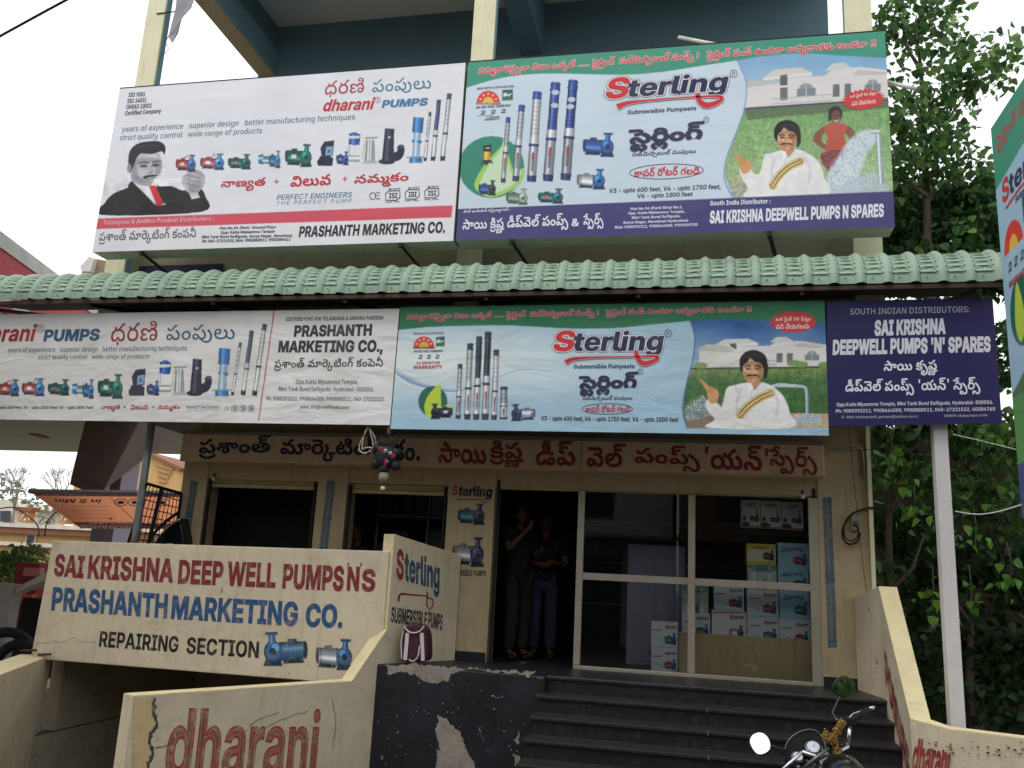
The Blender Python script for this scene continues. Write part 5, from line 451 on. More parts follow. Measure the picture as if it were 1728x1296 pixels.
class Ink:
    """flat lettering and marks of one sign, gathered per call into child meshes"""
    def __init__(s,parent,plane,material,lift=.003,name='lettering'):
        s.parent = parent; s.pl = plane; s.m = material; s.lift = lift; s.name = name; s.k = 0
        if isinstance(plane,tuple): n = plane[1]; s.n = n if (EYE-plane[0])@n > 0 else -n
        else: s.n = np.array([0,-1.,0])
    def put(s,V3,T,col,layer=0,name=None):
        V = np.array(V3)+s.n*(s.lift+.0012*layer); o0 = wloc(s.parent)
        me = fast_mesh(name or s.name,V-o0,T,s.m,np.tile(lin(col),(len(V),1)))
        return link(name or s.name,me,s.parent)
    def text(s,t,bl,br,tl,col,font='B',off=0,layer=0,track=0,rim=None,full=False,**kw):
        te = any(0xC00 <= ord(c) <= 0xC7F for c in t)
        if rim: s.text(t,bl,br,tl,rim[0],font,off+rim[1],layer-1,track)
        if te: pos = TE[t]; keys = [(('T',pos[i]),pos[i+1]*4,pos[i+2]*4) for i in range(0,len(pos),3)]
        else:
            x = 0; keys = []
            for ch in t:
                k = ('B',ord(ch)); keys.append((k,x,0)); x += GLY[k][0]+track
            off = off+WGT[font]
        Vs = []; Ts = []; n = 0; Rs = []
        for k,x,y in keys:
            V,T = glyph(k,off); R,_ = glyph(k,0)
            if len(V) == 0: continue
            Vs.append(V+[x,y]); Ts.append(T+n); n += len(V); Rs.append(R+[x,y])
        V = np.concatenate(Vs); T = np.concatenate(Ts); R = np.concatenate(Rs)
        x0,x1 = R[:,0].min(),R[:,0].max()
        y0,y1 = (R[:,1].min(),R[:,1].max()) if te or full else (0,727)
        A,B,C = (aP(*p,s.pl) for p in (bl,br,tl))
        P = A + ((V[:,0]-x0)/(x1-x0))[:,None]*(B-A) + ((V[:,1]-y0)/(y1-y0))[:,None]*(C-A)
        return s.put(P,T[:,::-1],col,layer,kw.get('name'))
    def stroke(s,pts,wd,col,layer=0,closed=False,name='drawn_mark'):
        P = np.array(pts,float); 
        if closed: P = np.concatenate([P,P[:1]])
        W = np.array(wd if hasattr(wd,'__len__') else [wd]*len(P),float)/2
        t = np.gradient(P,axis=0)
        if closed: t[0] = t[-1] = P[1]-P[-2]
        n = np.stack([-t[:,1],t[:,0]],1); n /= np.linalg.norm(n,axis=1)[:,None]+1e-9
        a = P+n*W[:,None]; b = P-n*W[:,None]; k = len(P)
        V = [aP(x,y,s.pl) for x,y in np.concatenate([a,b])]
        return s.put(V,[(i,i+1,k+i+1,k+i) for i in range(k-1)],col,layer,name)
    def poly(s,pts,col,layer=0,name='printed_shape'):
        T = tessellate_polygon([[Vector((p[0],p[1],0)) for p in pts]]); V = [aP(p[0],p[1],s.pl) for p in pts]
        return s.put(V,T,col,layer,name)
    def ell(s,cx,cy,rx,ry,col,layer=0,rot=0,ring=0,name='drawn_mark'):
        q = np.linspace(0,2*math.pi,33)[:-1]; c,d = math.cos(rot),math.sin(rot)
        P = [(cx+rx*math.cos(a)*c-ry*math.sin(a)*d,cy+rx*math.cos(a)*d+ry*math.sin(a)*c) for a in q]
        return s.stroke(P,ring,col,layer,True,name) if ring else s.poly(P,col,layer,name)
    def reg(s,x,y,r,col):
        s.ell(x,y,r,r,col,1,ring=max(.8,r*.16)); s.text('R',(x-r*.4,y+r*.5),(x+r*.45,y+r*.5),(x-r*.4,y-r*.55),col,'R',layer=1)
# ------------------------------------------------------------------ painted pictures: a fine grid of coloured points on a plane
def spl(pts,n=6,closed=True):
    P = np.array(pts,float); out = []; m = len(P); rng = range(m) if closed else range(m-1)
    for i in rng:
        p0,p1,p2,p3 = (P[(i-1) % m],P[i],P[(i+1) % m],P[(i+2) % m]) if closed else (P[max(i-1,0)],P[i],P[i+1],P[min(i+2,m-1)])
        for t in np.arange(n)/n:
            out.append(.5*((2*p1)+(-p0+p2)*t+(2*p0-5*p1+4*p2-p3)*t*t+(-p0+3*p1-3*p2+p3)*t**3))
    if not closed: out.append(P[-1])
    return np.array(out)
class Cv:
    def __init__(s,O,U,W,pitch,base):
        s.O,s.U,s.W = (np.array(v,float) for v in (O,U,W)); s.nu = int(np.linalg.norm(s.U)/pitch)+2; s.nv = int(np.linalg.norm(s.W)/pitch)+2
        u,v = np.meshgrid(np.linspace(0,1,s.nu),np.linspace(0,1,s.nv)); s.P = s.O+u.ravel()[:,None]*s.U+v.ravel()[:,None]*s.W
        k = s.P-EYE; d = k@CF; s.x = 864+FPX*(k@CR)/d; s.y = 648-FPX*(k@CU)/d
        s.c = np.tile(s3(base),(len(s.x),1)); s.a = np.ones(len(s.x)); s.p = abs(s.x[1]-s.x[0]); s.rs = np.random.RandomState(3)
    def sel(s,x0,y0,x1,y1):
        m = 2*s.p; return np.nonzero((s.x > x0-m) & (s.x < x1+m) & (s.y > y0-m) & (s.y < y1+m))[0]
    def blend(s,idx,cov,col,al=1.):
        if isinstance(col,str): col = s3(col)
        elif callable(col): col = col(s.x[idx],s.y[idx])
        cov = (cov*al)[:,None]; s.c[idx] = s.c[idx]*(1-cov)+np.asarray(col)*cov; s.a[idx] = np.maximum(s.a[idx],cov[:,0])
    def poly(s,pts,col,al=1.,blur=0.,sm=0):
        P = spl(pts,sm) if sm else np.array(pts,float); b = blur
        idx = s.sel(P[:,0].min()-b,P[:,1].min()-b,P[:,0].max()+b,P[:,1].max()+b)
        if not len(idx): return s
        X,Y = s.x[idx],s.y[idx]; Q = np.roll(P,-1,0)
        if blur or True:   # signed distance gives a clean antialiased edge
            d = np.full(len(X),1e9); ins = np.zeros(len(X),bool)
            for p,q in zip(P,Q):
                e = q-p; L = e@e+1e-12; t = np.clip(((X-p[0])*e[0]+(Y-p[1])*e[1])/L,0,1)
                d = np.minimum(d,(X-p[0]-t*e[0])**2+(Y-p[1]-t*e[1])**2)
                if p[1] != q[1]: ins ^= ((p[1] > Y) != (q[1] > Y)) & (X < (q[0]-p[0])*(Y-p[1])/(q[1]-p[1])+p[0])
            d = np.sqrt(d)*np.where(ins,1,-1); wd = max(s.p,b)
            cov = np.clip(d/wd+.5,0,1); cov = cov*cov*(3-2*cov)
        s.blend(idx,cov,col,al); return s
    def ell(s,cx,cy,rx,ry,col,al=1.,blur=0.,rot=0):
        c,d = math.cos(rot),math.sin(rot); q = np.linspace(0,2*math.pi,25)[:-1]
        return s.poly([(cx+rx*math.cos(a)*c-ry*math.sin(a)*d,cy+rx*math.cos(a)*d+ry*math.sin(a)*c) for a in q],col,al,blur)
    def line(s,pts,w,col,al=1.,sm=0):
        P = spl(pts,sm,False) if sm else np.array(pts,float); ws = w if hasattr(w,'__len__') else [w]*len(P)
        if len(ws) != len(P): ws = np.interp(np.linspace(0,1,len(P)),np.linspace(0,1,len(ws)),ws)
        mw = max(ws); idx = s.sel(P[:,0].min()-mw,P[:,1].min()-mw,P[:,0].max()+mw,P[:,1].max()+mw)
        if not len(idx): return s
        X,Y = s.x[idx],s.y[idx]; cov = np.zeros(len(X))
        for i in range(len(P)-1):
            p,q = P[i],P[i+1]; e = q-p; L = e@e+1e-12; t = np.clip(((X-p[0])*e[0]+(Y-p[1])*e[1])/L,0,1)
            d = np.hypot(X-p[0]-t*e[0],Y-p[1]-t*e[1]); cov = np.maximum(cov,np.clip((.5*(ws[i]*(1-t)+ws[i+1]*t)-d)/s.p+.5,0,1))
        s.blend(idx,cov,col,al); return s
    def noise(s,pts,amp,fx=.3,fy=.3,col=None,sm=0):
        """mottles the picture inside a polygon (printed grass, water, stones)"""
        P = spl(pts,sm) if sm else np.array(pts,float); idx = s.sel(P[:,0].min(),P[:,1].min(),P[:,0].max(),P[:,1].max())
        if not len(idx): return s
        X,Y = s.x[idx],s.y[idx]; Q = np.roll(P,-1,0); ins = np.zeros(len(X),bool)
        for p,q in zip(P,Q):
            if p[1] != q[1]: ins ^= ((p[1] > Y) != (q[1] > Y)) & (X < (q[0]-p[0])*(Y-p[1])/(q[1]-p[1])+p[0])
        g = s.rs.rand(97,97); ix = X*fx; iy = Y*fy; a = np.floor(ix).astype(int); b = np.floor(iy).astype(int); u = ix-a; v = iy-b
        f = (g[a % 97,b % 97]*(1-u)+g[(a+1) % 97,b % 97]*u)*(1-v)+(g[a % 97,(b+1) % 97]*(1-u)+g[(a+1) % 97,(b+1) % 97]*u)*v
        n = f*.7+.3*s.rs.rand(len(X))
        if col is not None: cov = np.clip((n-.5)*3,0,1)*ins*amp; s.blend(idx,cov,col)
        else: s.c[idx] = np.clip(s.c[idx]*(1+amp*(n-.5)*ins)[:,None],0,1)
        return s
    def cyl(s,p0,p1,w0,w1,col,hi=.9,lo=.45,pos=-.25):
        p0,p1 = np.array(p0,float),np.array(p1,float); e = p1-p0; L = np.linalg.norm(e); t = e/L; n = np.array([-t[1],t[0]]); C = s3(col) if isinstance(col,str) else np.array(col)
        if n[0] < 0: n = -n
        def f(X,Y):
            k = np.clip(((X-p0[0])*t[0]+(Y-p0[1])*t[1])/L,0,1); w_ = .5*(w0*(1-k)+w1*k); q = ((X-p0[0])*n[0]+(Y-p0[1])*n[1])/w_
            sh = lo+(1-lo)*np.sqrt(np.clip(1-q*q,0,1)); g = hi*np.exp(-((q-pos)/.28)**2)*.5
            return np.clip(C*sh[:,None]+g[:,None],0,1)
        return s.poly([p0-n*w0/2,p0+n*w0/2,p1+n*w1/2,p1-n*w1/2],f)
    def build(s,name,material,parent,lift=.001,cut=False,n=None):
        n = np.array([0,-1.,0]) if n is None else n; o0 = wloc(parent)
        i = np.arange(s.nu*s.nv).reshape(s.nv,s.nu); Q = np.stack([i[:-1,:-1],i[:-1,1:],i[1:,1:],i[1:,:-1]],-1).reshape(-1,4)
        V = s.P+n*lift-o0; c = np.clip(s.c,0,1); c = np.where(c <= .04045,c/12.92,((c+.055)/1.055)**2.4)
        if cut:
            Q = Q[s.a[Q].mean(1) > .5]; u = np.unique(Q); mp = np.zeros(len(V),int); mp[u] = np.arange(len(u)); Q = mp[Q]; V = V[u]; c = c[u]
        return link(name,fast_mesh(name,V,Q,material,c),parent)
def cv_rect(x0,x1,z0,z1,y,pitch,base): return Cv((x0,y,z0),(x1-x0,0,0),(0,0,z1-z0),pitch,base)
# ------------------------------------------------------------------ materials of the place
GZ = -.32
cream = mat('cream_wall','#b5a483',.85,var=.08,scale=2.2,dirt=.35,dcol='#7c6c52',streak=.35,bump=.3,bscale=60)
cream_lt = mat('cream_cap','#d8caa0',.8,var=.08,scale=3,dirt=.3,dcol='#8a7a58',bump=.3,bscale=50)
cream_fr = mat('cream_front','#d0c3a8',.88,var=.09,scale=2.1,dirt=.38,dcol='#8a7d68',streak=.3,bump=.4,bscale=45,chips=.12,chipcol='#5c564e')
fascia_m = mat('fascia_plaster','#d0b492',.85,var=.08,scale=2,dirt=.3,dcol='#6c5844',streak=.3,bump=.2)
col_m = mat('column_paint','#e3dfbd',.75,var=.05,scale=1.5,dirt=.2,streak=.25,dcol='#9a937a',bump=.12)
teal = mat('teal_paint','#66828e',.8,var=.1,scale=.8,dirt=.2,dcol='#31545c',bump=.15)
teal_lt = mat('teal_light','#7a9ca8',.8,var=.06,scale=1.5,bump=.1)
ceil_m = mat('ceiling_white','#cfd2cf',.85,var=.06,scale=1,dirt=.15,dcol='#8b9090',bump=.1)
olive = mat('upper_wall','#9a977c',.85,var=.1,scale=1.4,dirt=.35,dcol='#5e5a48',streak=.3)
navyb = mat('navy_board','#1c2044',.6)
slabm = mat('slab_concrete','#7d766a',.9,var=.15,dirt=.4,dcol='#45403a')
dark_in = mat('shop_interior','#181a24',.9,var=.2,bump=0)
olive_in = mat('dark_olive_shade','#23261c',.9,var=.15,bump=.1)
granite = mat('black_granite','#1b1c21',.38,var=.25,scale=6,dirt=.45,dcol='#4a4740',bump=.12,bscale=80,streak=.3,spec=.5)
gran_nose = mat('granite_nosing','#292625',.5,var=.25,scale=8,dirt=.4,dcol='#2c2a28',bump=.3)
blackw = mat('black_peeling_wall','#1a1b22',.5,var=.4,scale=1.8,dirt=.5,dcol='#33343f',bump=.5,streak=.35,chips=.3,chipcol='#8d857a',spec=.4)
flake = mat('bare_plaster','#8f877c',.9,var=.2,scale=9,dirt=.5,dcol='#4a443e',bump=.5)
asphalt = mat('asphalt','#57544f',.9,var=.2,scale=1.2,dirt=.3,bump=.5,bscale=90)
alum = mat('anodised_frame','#aca596',.45,.35,var=.08,scale=5,bump=.05,dirt=.25,dcol='#6a6355')
steel = mat('galvanised_steel','#9aa0a4',.4,.6,var=.15,scale=6,bump=.05)
white_p = mat('white_post_paint','#d6d2d2',.6,var=.05,scale=4,dirt=.15,dcol='#8c7f74',streak=.15,bump=.1)
darkst = mat('dark_steel','#24221f',.6,.3,bump=.1)
brown_st = mat('rusty_angle','#4a3b34',.7,.2,var=.3,scale=8,dirt=.4,dcol='#2a211d')
shut = mat('shutter_slat','#b8a67c',.6,.1,var=.1,scale=5,dirt=.4,dcol='#6b5c44')
def glass_mat(name,tint,rough=.02,mixf=.7):
    m = bpy.data.materials.new(name); m.use_nodes = True; t = m.node_tree; t.nodes.remove(t.nodes['Principled BSDF'])
    g = t.nodes.new('ShaderNodeBsdfGlossy'); g.inputs['Roughness'].default_value = rough; tr = t.nodes.new('ShaderNodeBsdfTransparent'); tr.inputs[0].default_value = lin(tint)+(1,)
    fr = t.nodes.new('ShaderNodeFresnel'); fr.inputs[0].default_value = 1.55; mx = t.nodes.new('ShaderNodeMixShader'); mp = t.nodes.new('ShaderNodeMath'); mp.operation = 'MULTIPLY_ADD'; mp.inputs[1].default_value = mixf; mp.inputs[2].default_value = .01
    t.links.new(fr.outputs[0],mp.inputs[0]); t.links.new(mp.outputs[0],mx.inputs[0]); t.links.new(tr.outputs[0],mx.inputs[1]); t.links.new(g.outputs[0],mx.inputs[2]); t.links.new(mx.outputs[0],t.nodes['Material Output'].inputs[0]); return m
glass = glass_mat('window_glass','#eef0f2')
# ------------------------------------------------------------------ ground with the basement stairwell cut out
g = G(); xs = [-400,-7.0,-3.35,400]; ys = [-300,7.0,12.0,600]
for i in range(3):
    for j in range(3):
        if (i,j) != (1,1): g.add([(xs[i],ys[j],GZ),(xs[i+1],ys[j],GZ),(xs[i+1],ys[j+1],GZ),(xs[i],ys[j+1],GZ)],[(0,1,2,3)])
g.obj('ground',asphalt,kind='structure')
G().box(-60,-9.3,9,34,GZ,GZ+.004).obj('bounce_forecourt',mat('bounce_concrete','#a9a498',.9,var=.12,scale=.8,dirt=.3),kind='structure')  # pale concrete sheet added to bounce light up to the station soffit
g = G().box(-7.0,-3.35,7.0,12,-2.0,-1.9).box(-7.1,-7.0,7.0,12,-1.9,GZ-.01).box(-3.35,-3.25,7.0,12,-1.9,GZ-.01).box(-7,-3.35,6.9,7.0,-1.9,GZ-.01).box(-7.0,-3.35,11.9,12,-1.9,.48)
g.box(-7.15,-7.0,9.05,12,GZ+.005,.48).box(-3.35,-3.2,9.0,12,GZ+.005,.48)
g.obj('basement_passage',mat('basement_wall','#968c7a',.9,dirt=.4),kind='structure')
# ------------------------------------------------------------------ the shop building
B = thing('shop_building','cream and teal two storey shop building with open columned upper floor','building',(-2.6,10.5,GZ))
for x0,x1 in ((-6.18,-5.84),(-4.38,-4.0),(-2.76,-2.2),(1.30,1.80)):
    G().box(x0,x1,9.6,9.9,.69,3.2).obj('pillar',cream,B,bevel=.01)
    G().box(x0+.01,x1-.01,9.585,9.6,.70,.80).obj('skirting',granite,B)
G().box(1.80,1.84,9.55,14,GZ,3.9).obj('corner_strip',col_m,B)
G().box(1.5,1.8,9.62,9.9,3.2,5.0).obj('corner_wall',cream,B)
G().box(-6.18,1.5,9.62,9.9,2.62,3.45).obj('lintel',cream,B)
G().box(-6.1,1.345,9.36,9.62,2.80,3.13).obj('fascia',fascia_m,B,bevel=.008)
G().box(-6.12,1.36,9.345,9.62,3.13,3.17).obj('fascia_coping',slabm,B,bevel=.006)
G().box(-7.4,1.98,9.05,13.8,3.45,3.62).obj('floor_slab',slabm,B,bevel=.01)
G().box(-7.4,1.98,9.45,9.65,3.62,6.0).obj('upper_wall',olive,B)
G().box(-7.1,-5.9,9.41,9.44,4.6,5.35).obj('navy_panel',navyb,B)
for x0,x1 in ((-7.4,-7.12),(-2.71,-2.43),(1.68,1.97)):
    G().box(x0,x1,9.15,9.18,3.62,12.5).obj('column_front',col_m,B); G().box(x0+.003,x1,9.18,9.28,3.62,12.5).obj('column',teal_lt,B)
G().box(-7.33,1.97,12.0,12.15,6.0,10.72).obj('rear_wall',teal,B)
G().box(1.8,1.97,9.65,12,3.62,6.2).obj('side_wall',olive,B)
G().box(-7.33,1.97,9.5,12.15,5.85,6.0).obj('gallery_floor',slabm,B)
G().box(-7.3,1.97,8.9,12.15,10.72,10.9).obj('ceiling_slab',ceil_m,B)
G().box(-7.28,-7.0,9.3,12.0,9.76,9.80).obj('beam_soffit',cream,B); G().box(-7.28,-7.0,9.3,12.0,9.80,10.25).obj('beam',teal_lt,B); G().box(-7.28,-7.06,9.3,12.0,10.25,10.72).obj('beam_haunch',teal,B)
G().box(-2.72,-2.36,9.44,12.0,9.8,10.72).obj('beam',teal,B)
G().box(-7.3,1.97,9.1,9.3,10.35,10.72).obj('front_beam',teal_lt,B)
# inside
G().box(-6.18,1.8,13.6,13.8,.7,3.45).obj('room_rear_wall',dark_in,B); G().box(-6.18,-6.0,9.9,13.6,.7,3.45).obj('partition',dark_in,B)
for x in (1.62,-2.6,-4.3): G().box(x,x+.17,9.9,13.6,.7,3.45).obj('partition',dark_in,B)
G().box(-5.95,-4.3,10.35,10.38,.7,3.4).obj('room_shade_sheet',olive_in,B)  # dark olive sheet added; the left room's shade is put into its colour
# platform: slab over the basement on the left, solid block and steps on the right
P_ = thing('entrance_platform','raised black granite landing in front of the shops, peeling on its front','platform',(-2.5,9.2,GZ))
G().box(-7.15,-3.15,8.78,13.8,.48,.70).obj('landing_slab',slabm,P_)
G().box(-3.15,-1.42,8.62,13.8,GZ,.70).obj('landing_block',blackw,P_,bevel=.012)
G().box(-1.42,1.80,8.75,13.8,GZ,.66).obj('landing_base',granite,P_)
G().box(-1.42,1.78,8.73,13.8,.66,.70).obj('landing_top',granite,P_,bevel=.01)
gp = G(); rs = random.Random(5)   # patches where the black coat has come away from the landing block
def patch(pts,seed,dy):
    r = random.Random(seed); q = []
    for i,p in enumerate(pts):
        n = pts[(i+1) % len(pts)]
        L_ = math.hypot(n[0]-p[0],n[1]-p[1]); k_ = max(1,int(L_/2.2)); o_ = 0
        for j in range(k_): t = j/k_; o_ = o_*.8+r.uniform(-1,1)*1.9; q.append((p[0]*(1-t)+n[0]*t+o_*(n[1]-p[1])/(L_+1e-6)+r.uniform(-.5,.5),p[1]*(1-t)+n[1]*t-o_*(n[0]-p[0])/(L_+1e-6)+r.uniform(-.5,.5)))
    return [tuple(aY(x,y,dy)) for x,y in q]
for k,pts in enumerate(([(652,1121),(760,1125),(905,1133),(893,1143),(870,1135),(790,1130),(762,1136),(752,1150),(722,1154),(700,1139),(676,1133),(655,1137)],
                         [(740,1206),(751,1212),(757,1224),(778,1236),(785,1262),(800,1284),(798,1330),(742,1330),(737,1290),(741,1255),(736,1232)],
                         [(872,1234),(878,1236),(876,1254),(869,1250)],[(866,1272),(876,1276),(876,1300),(868,1292)],[(826,1172),(850,1175),(846,1178)])):
    V = patch(pts,k+3,8.617); gp.add([(v[0],8.617,v[2]) for v in V],[tuple(f) for f in tessellate_polygon([[Vector((v[0],v[2],0)) for v in V]])])
for k in range(70):   # scattered chips in the coat
    x,y = (rs.uniform(656,915),rs.uniform(1150,1300)) if k % 3 else (rs.choice([700,760,868,905])+rs.uniform(-8,8),rs.uniform(1140,1300)); a_,b_ = rs.uniform(.4,2.2),rs.uniform(.4,1.8); n = 7
    gp.add([tuple(aY(x+a_*rs.uniform(.5,1.2)*math.cos(6.28*i/n),y+b_*rs.uniform(.5,1.2)*math.sin(6.28*i/n),8.6165)) for i in range(n)],[tuple(range(n))])
o = gp.obj('bare_patch',flake,P_); o['kind'] = 'stuff'
G().box(-1.47,-1.38,8.60,8.9,GZ,.703).obj('landing_corner',granite,P_,bevel=.02)
ST = thing('entrance_steps','flight of black granite steps up to the glazed shop front','steps',(.2,8.2,GZ))
for k in range(1,7):
    y1 = 8.75-.28*(k-1); zt = .70-.152*k
    G().box(-1.42+.0,1.76-.02*k,y1-.28,y1-.001,GZ-.05,zt-.035).obj('riser_block',granite,ST)
    G().box(-1.44+.035*k*0,1.765-.02*k,y1-.31,y1-.002,zt-.035,zt).obj('tread',gran_nose if True else granite,ST,bevel=.008)
    g = G(); g.box(.14,.146,y1-.3105,y1-.29,zt-.036,zt+.0008); g.obj('tread_joint',slabm,ST)
# walls beside the stairs
def wall_face(name,label,line,prof,th,side,bottom,m,capm,cat='wall'):
    """line: plan points; prof: heights at those points; th thickness to `side`"""
    t = thing(name,label,cat,(line[0][0],line[0][1],bottom)); n = len(line); off = []
    L = [np.array(p,float) for p in line]
    for i in range(n):
        d = L[min(i+1,n-1)]-L[max(i-1,0)]; d /= np.linalg.norm(d)+1e-9; off.append(np.array([-d[1],d[0]])*th*side)
    g = G(); c = G()
    for i in range(n-1):
        if np.linalg.norm(L[i+1]-L[i]) < .002: continue
        a,b,a2,b2 = L[i],L[i+1],L[i]+off[i],L[i+1]+off[i+1]
        q = [(a[0],a[1]),(b[0],b[1]),(b2[0],b2[1]),(a2[0],a2[1])]; zz = [prof[i][1],prof[i+1][0],prof[i+1][0],prof[i][1]]
        g.hexa([(x,y,bottom) for x,y in q],[(x,y,z-.014) for (x,y),z in zip(q,zz)])
        c.hexa([(x,y,z-.0135) for (x,y),z in zip(q,zz)],[(x,y,z) for (x,y),z in zip(q,zz)])
    g.obj('wall_body',m,t); c.obj('coping',capm,t); return t
A_,B_ = np.array([-2.55,9.57]),np.array([-3.02,8.75]); dirw = (B_-A_)/np.linalg.norm(B_-A_)
S_ = aZ(594,1149,.56); tS = (S_[:2]-A_)@dirw; E_ = aZ(225,1174,.56); tE = (E_[:2]-A_)@dirw; tB = np.linalg.norm(B_-A_)
WD = (np.array([A_[0],A_[1],0.]),np.array([-dirw[1],dirw[0],0.]))   # vertical plane of the wall's street face
along = lambda t: tuple(A_+dirw*t)
hB = aP(652,1060,WD)[2]; zA,zB = aP(755,935,WD)[2],aP(668,902,WD)[2]
pB = aP(667,902,WD); tB = (pB[:2]-A_)@dirw; pS = aP(594,1149,WD); tS = (pS[:2]-A_)@dirw; pE = aP(225,1174,WD); tE = (pE[:2]-A_)@dirw
LW = wall_face('stair_wall','cream stair wall with faded red dharani lettering and a tall end pier',[along(0),along(tB),along(tB+.001),along(tS),along(tE)],
               [(zA,zA),(zB,zB),(hB,hB),(pS[2],pS[2]),(pE[2],pE[2])],.165,-1,-1.9,cream_fr,cream_lt)
tmp = G(); p = np.array(along(tB)); o = np.array([dirw[1],-dirw[0]])*.165   # slab on the tall pier's front, its lit look put into paler cream
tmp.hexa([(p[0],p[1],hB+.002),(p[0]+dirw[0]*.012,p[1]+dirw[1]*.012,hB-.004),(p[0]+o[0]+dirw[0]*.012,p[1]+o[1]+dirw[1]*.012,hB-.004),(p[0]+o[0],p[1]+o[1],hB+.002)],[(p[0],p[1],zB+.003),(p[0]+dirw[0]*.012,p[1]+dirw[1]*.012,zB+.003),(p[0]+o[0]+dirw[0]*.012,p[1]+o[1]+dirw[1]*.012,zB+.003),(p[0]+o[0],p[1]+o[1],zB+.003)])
tmp.obj('pier_lit_face',cream_lt,LW)
RW = wall_face('right_stair_wall','cream stair wall stepping down right of the entrance steps, curving to the street',[(1.63,9.57),(1.735,8.9),(1.725,7.84),(1.99,7.76),(2.48,7.60),(3.3,7.42)],
               [(1.60,1.60),(1.71,1.71),(.67,.67),(.625,.625),(.62,.62),(.63,.63)],.165,1,GZ,cream_fr,cream_lt)
L3 = wall_face('low_ramp_wall','low cream wall with a weathered top running forward from the repair sign wall',[(-7.1,8.95),(-6.27,7.27),(-5.75,6.2)],[(.5,.5),(.5,.5),(.5,.5)],.32,-1,-1.9,cream_fr,cream_lt)
RP = thing('repair_sign_wall','long cream parapet wall hand-lettered SAI KRISHNA, PRASHANTH MARKETING CO. and REPAIRING SECTION','sign wall',(-5.2,8.75,.47))
c4 = [aY(*p,8.7) for p in ((52,1106),(570,1150),(640,931),(89,912))]; x_r = -3.09
G().prism([(c4[0][0],8.7,.475),(x_r,8.7,.475),(x_r,8.7,c4[2][2]+.01),(c4[3][0],8.7,c4[3][2])],(0,.11,0)).obj('wall_body',cream_fr,RP,bevel=.01)
# roller shutters, glazed front
def shutter(x0,x1,label,n=4,bot=2.50):
    t = thing('roller_shutter',label,'shutter',((x0+x1)/2,9.7,bot)); 
    G().box(x0,x1,9.64,9.67,bot,bot+.045).obj('bottom_rail',shut,t,bevel=.006)
    for k in range(n):
        z = bot+.05+k*.035; G().add([(x0,9.662,z),(x1,9.662,z),(x1,9.650,z+.017),(x0,9.650,z+.017),(x1,9.662,z+.034),(x0,9.662,z+.034)],[(0,1,2,3),(3,2,4,5)]).obj('slat',shut,t)
    for x in (x0+.02,x1-.05): G().box(x,x+.03,9.61,9.64,.71,bot+.1).obj('guide_rail',darkst,t)
    G().box(x0+.55,x0+.75,9.634,9.64,bot+.01,bot+.034).obj('label_plate',fascia_m,t)
    return t
shutter(-5.84,-4.38,'rolled-up shutter over the leftmost dark opening',bot=2.52); shutter(-4.0,-2.76,'rolled-up shutter over the middle opening beside the hanging mask',bot=2.50); shutter(-2.2,1.30,'wide rolled-up shutter over the glazed shop front',bot=2.60,n=2)
W_ = thing('shop_window','glazed shop front of four panes in pale aluminium frames','window',(0,9.62,.68))
for nm,b in (('mullion',(-1.245,-1.17,.74,2.61)),('mullion',(-.04,.035,.735,2.60)),('mullion',(1.205,1.30,.70,2.60)),('transom',(-1.17,-.04,1.635,1.71)),('transom',(.035,1.205,1.632,1.708)),('bottom_rail',(-1.245,1.205,.68,.735)),('sill',(-1.26,1.30,.63,.679))):
    G().box(b[0],b[1],9.60 if nm != 'sill' else 9.57,9.65,b[2],b[3]).obj(nm,alum,W_,bevel=.005)
for x0,x1,z0,z1 in ((-1.17,-.04,1.71,2.6),(.035,1.205,1.708,2.6),(-1.17,-.04,.735,1.635),(.035,1.205,.735,1.632)):
    G().add([(x0,9.625,z0),(x1,9.625,z0),(x1,9.625,z1),(x0,9.625,z1)],[(0,1,2,3)]).obj('pane',glass,W_)
# ------------------------------------------------------------------ green tile-profile canopy
green = mat('green_roofing','#94ab96',.5,var=.13,scale=1.3,dirt=.5,dcol='#66786a',bump=.1,bscale=30,streak=.0,spec=.4)
CN = thing('tile_canopy','pale green tile-profile metal canopy with a rounded eave across the shop front','canopy',(-3.5,8.9,4.4))
PITCH = .238; X1 = 2.86; R_ = .38; YC,ZC = 8.15+R_,4.475
prof = []  # (y, z, ny, nz, s)
s_ = 0
for k in range(25):
    a = math.pi*(k/24)*.5; prof.append((YC-R_*math.cos(a),ZC+R_*math.sin(a),-math.cos(a),math.sin(a),R_*a))
for k in range(1,12): prof.append((YC+k*.095,ZC+R_+k*.012,-.12,.99,R_*math.pi/2+k*.095))
us = np.array([0,.03,.064,.072,.085,.1,.117,.134,.149,.162,.170,.238])
def ribh(u): 
    if .068 <= u <= .166: return .048*max(0,math.sin(math.pi*(u-.068)/.098))**.75
    return 0.
nsheet = 12; per = 4
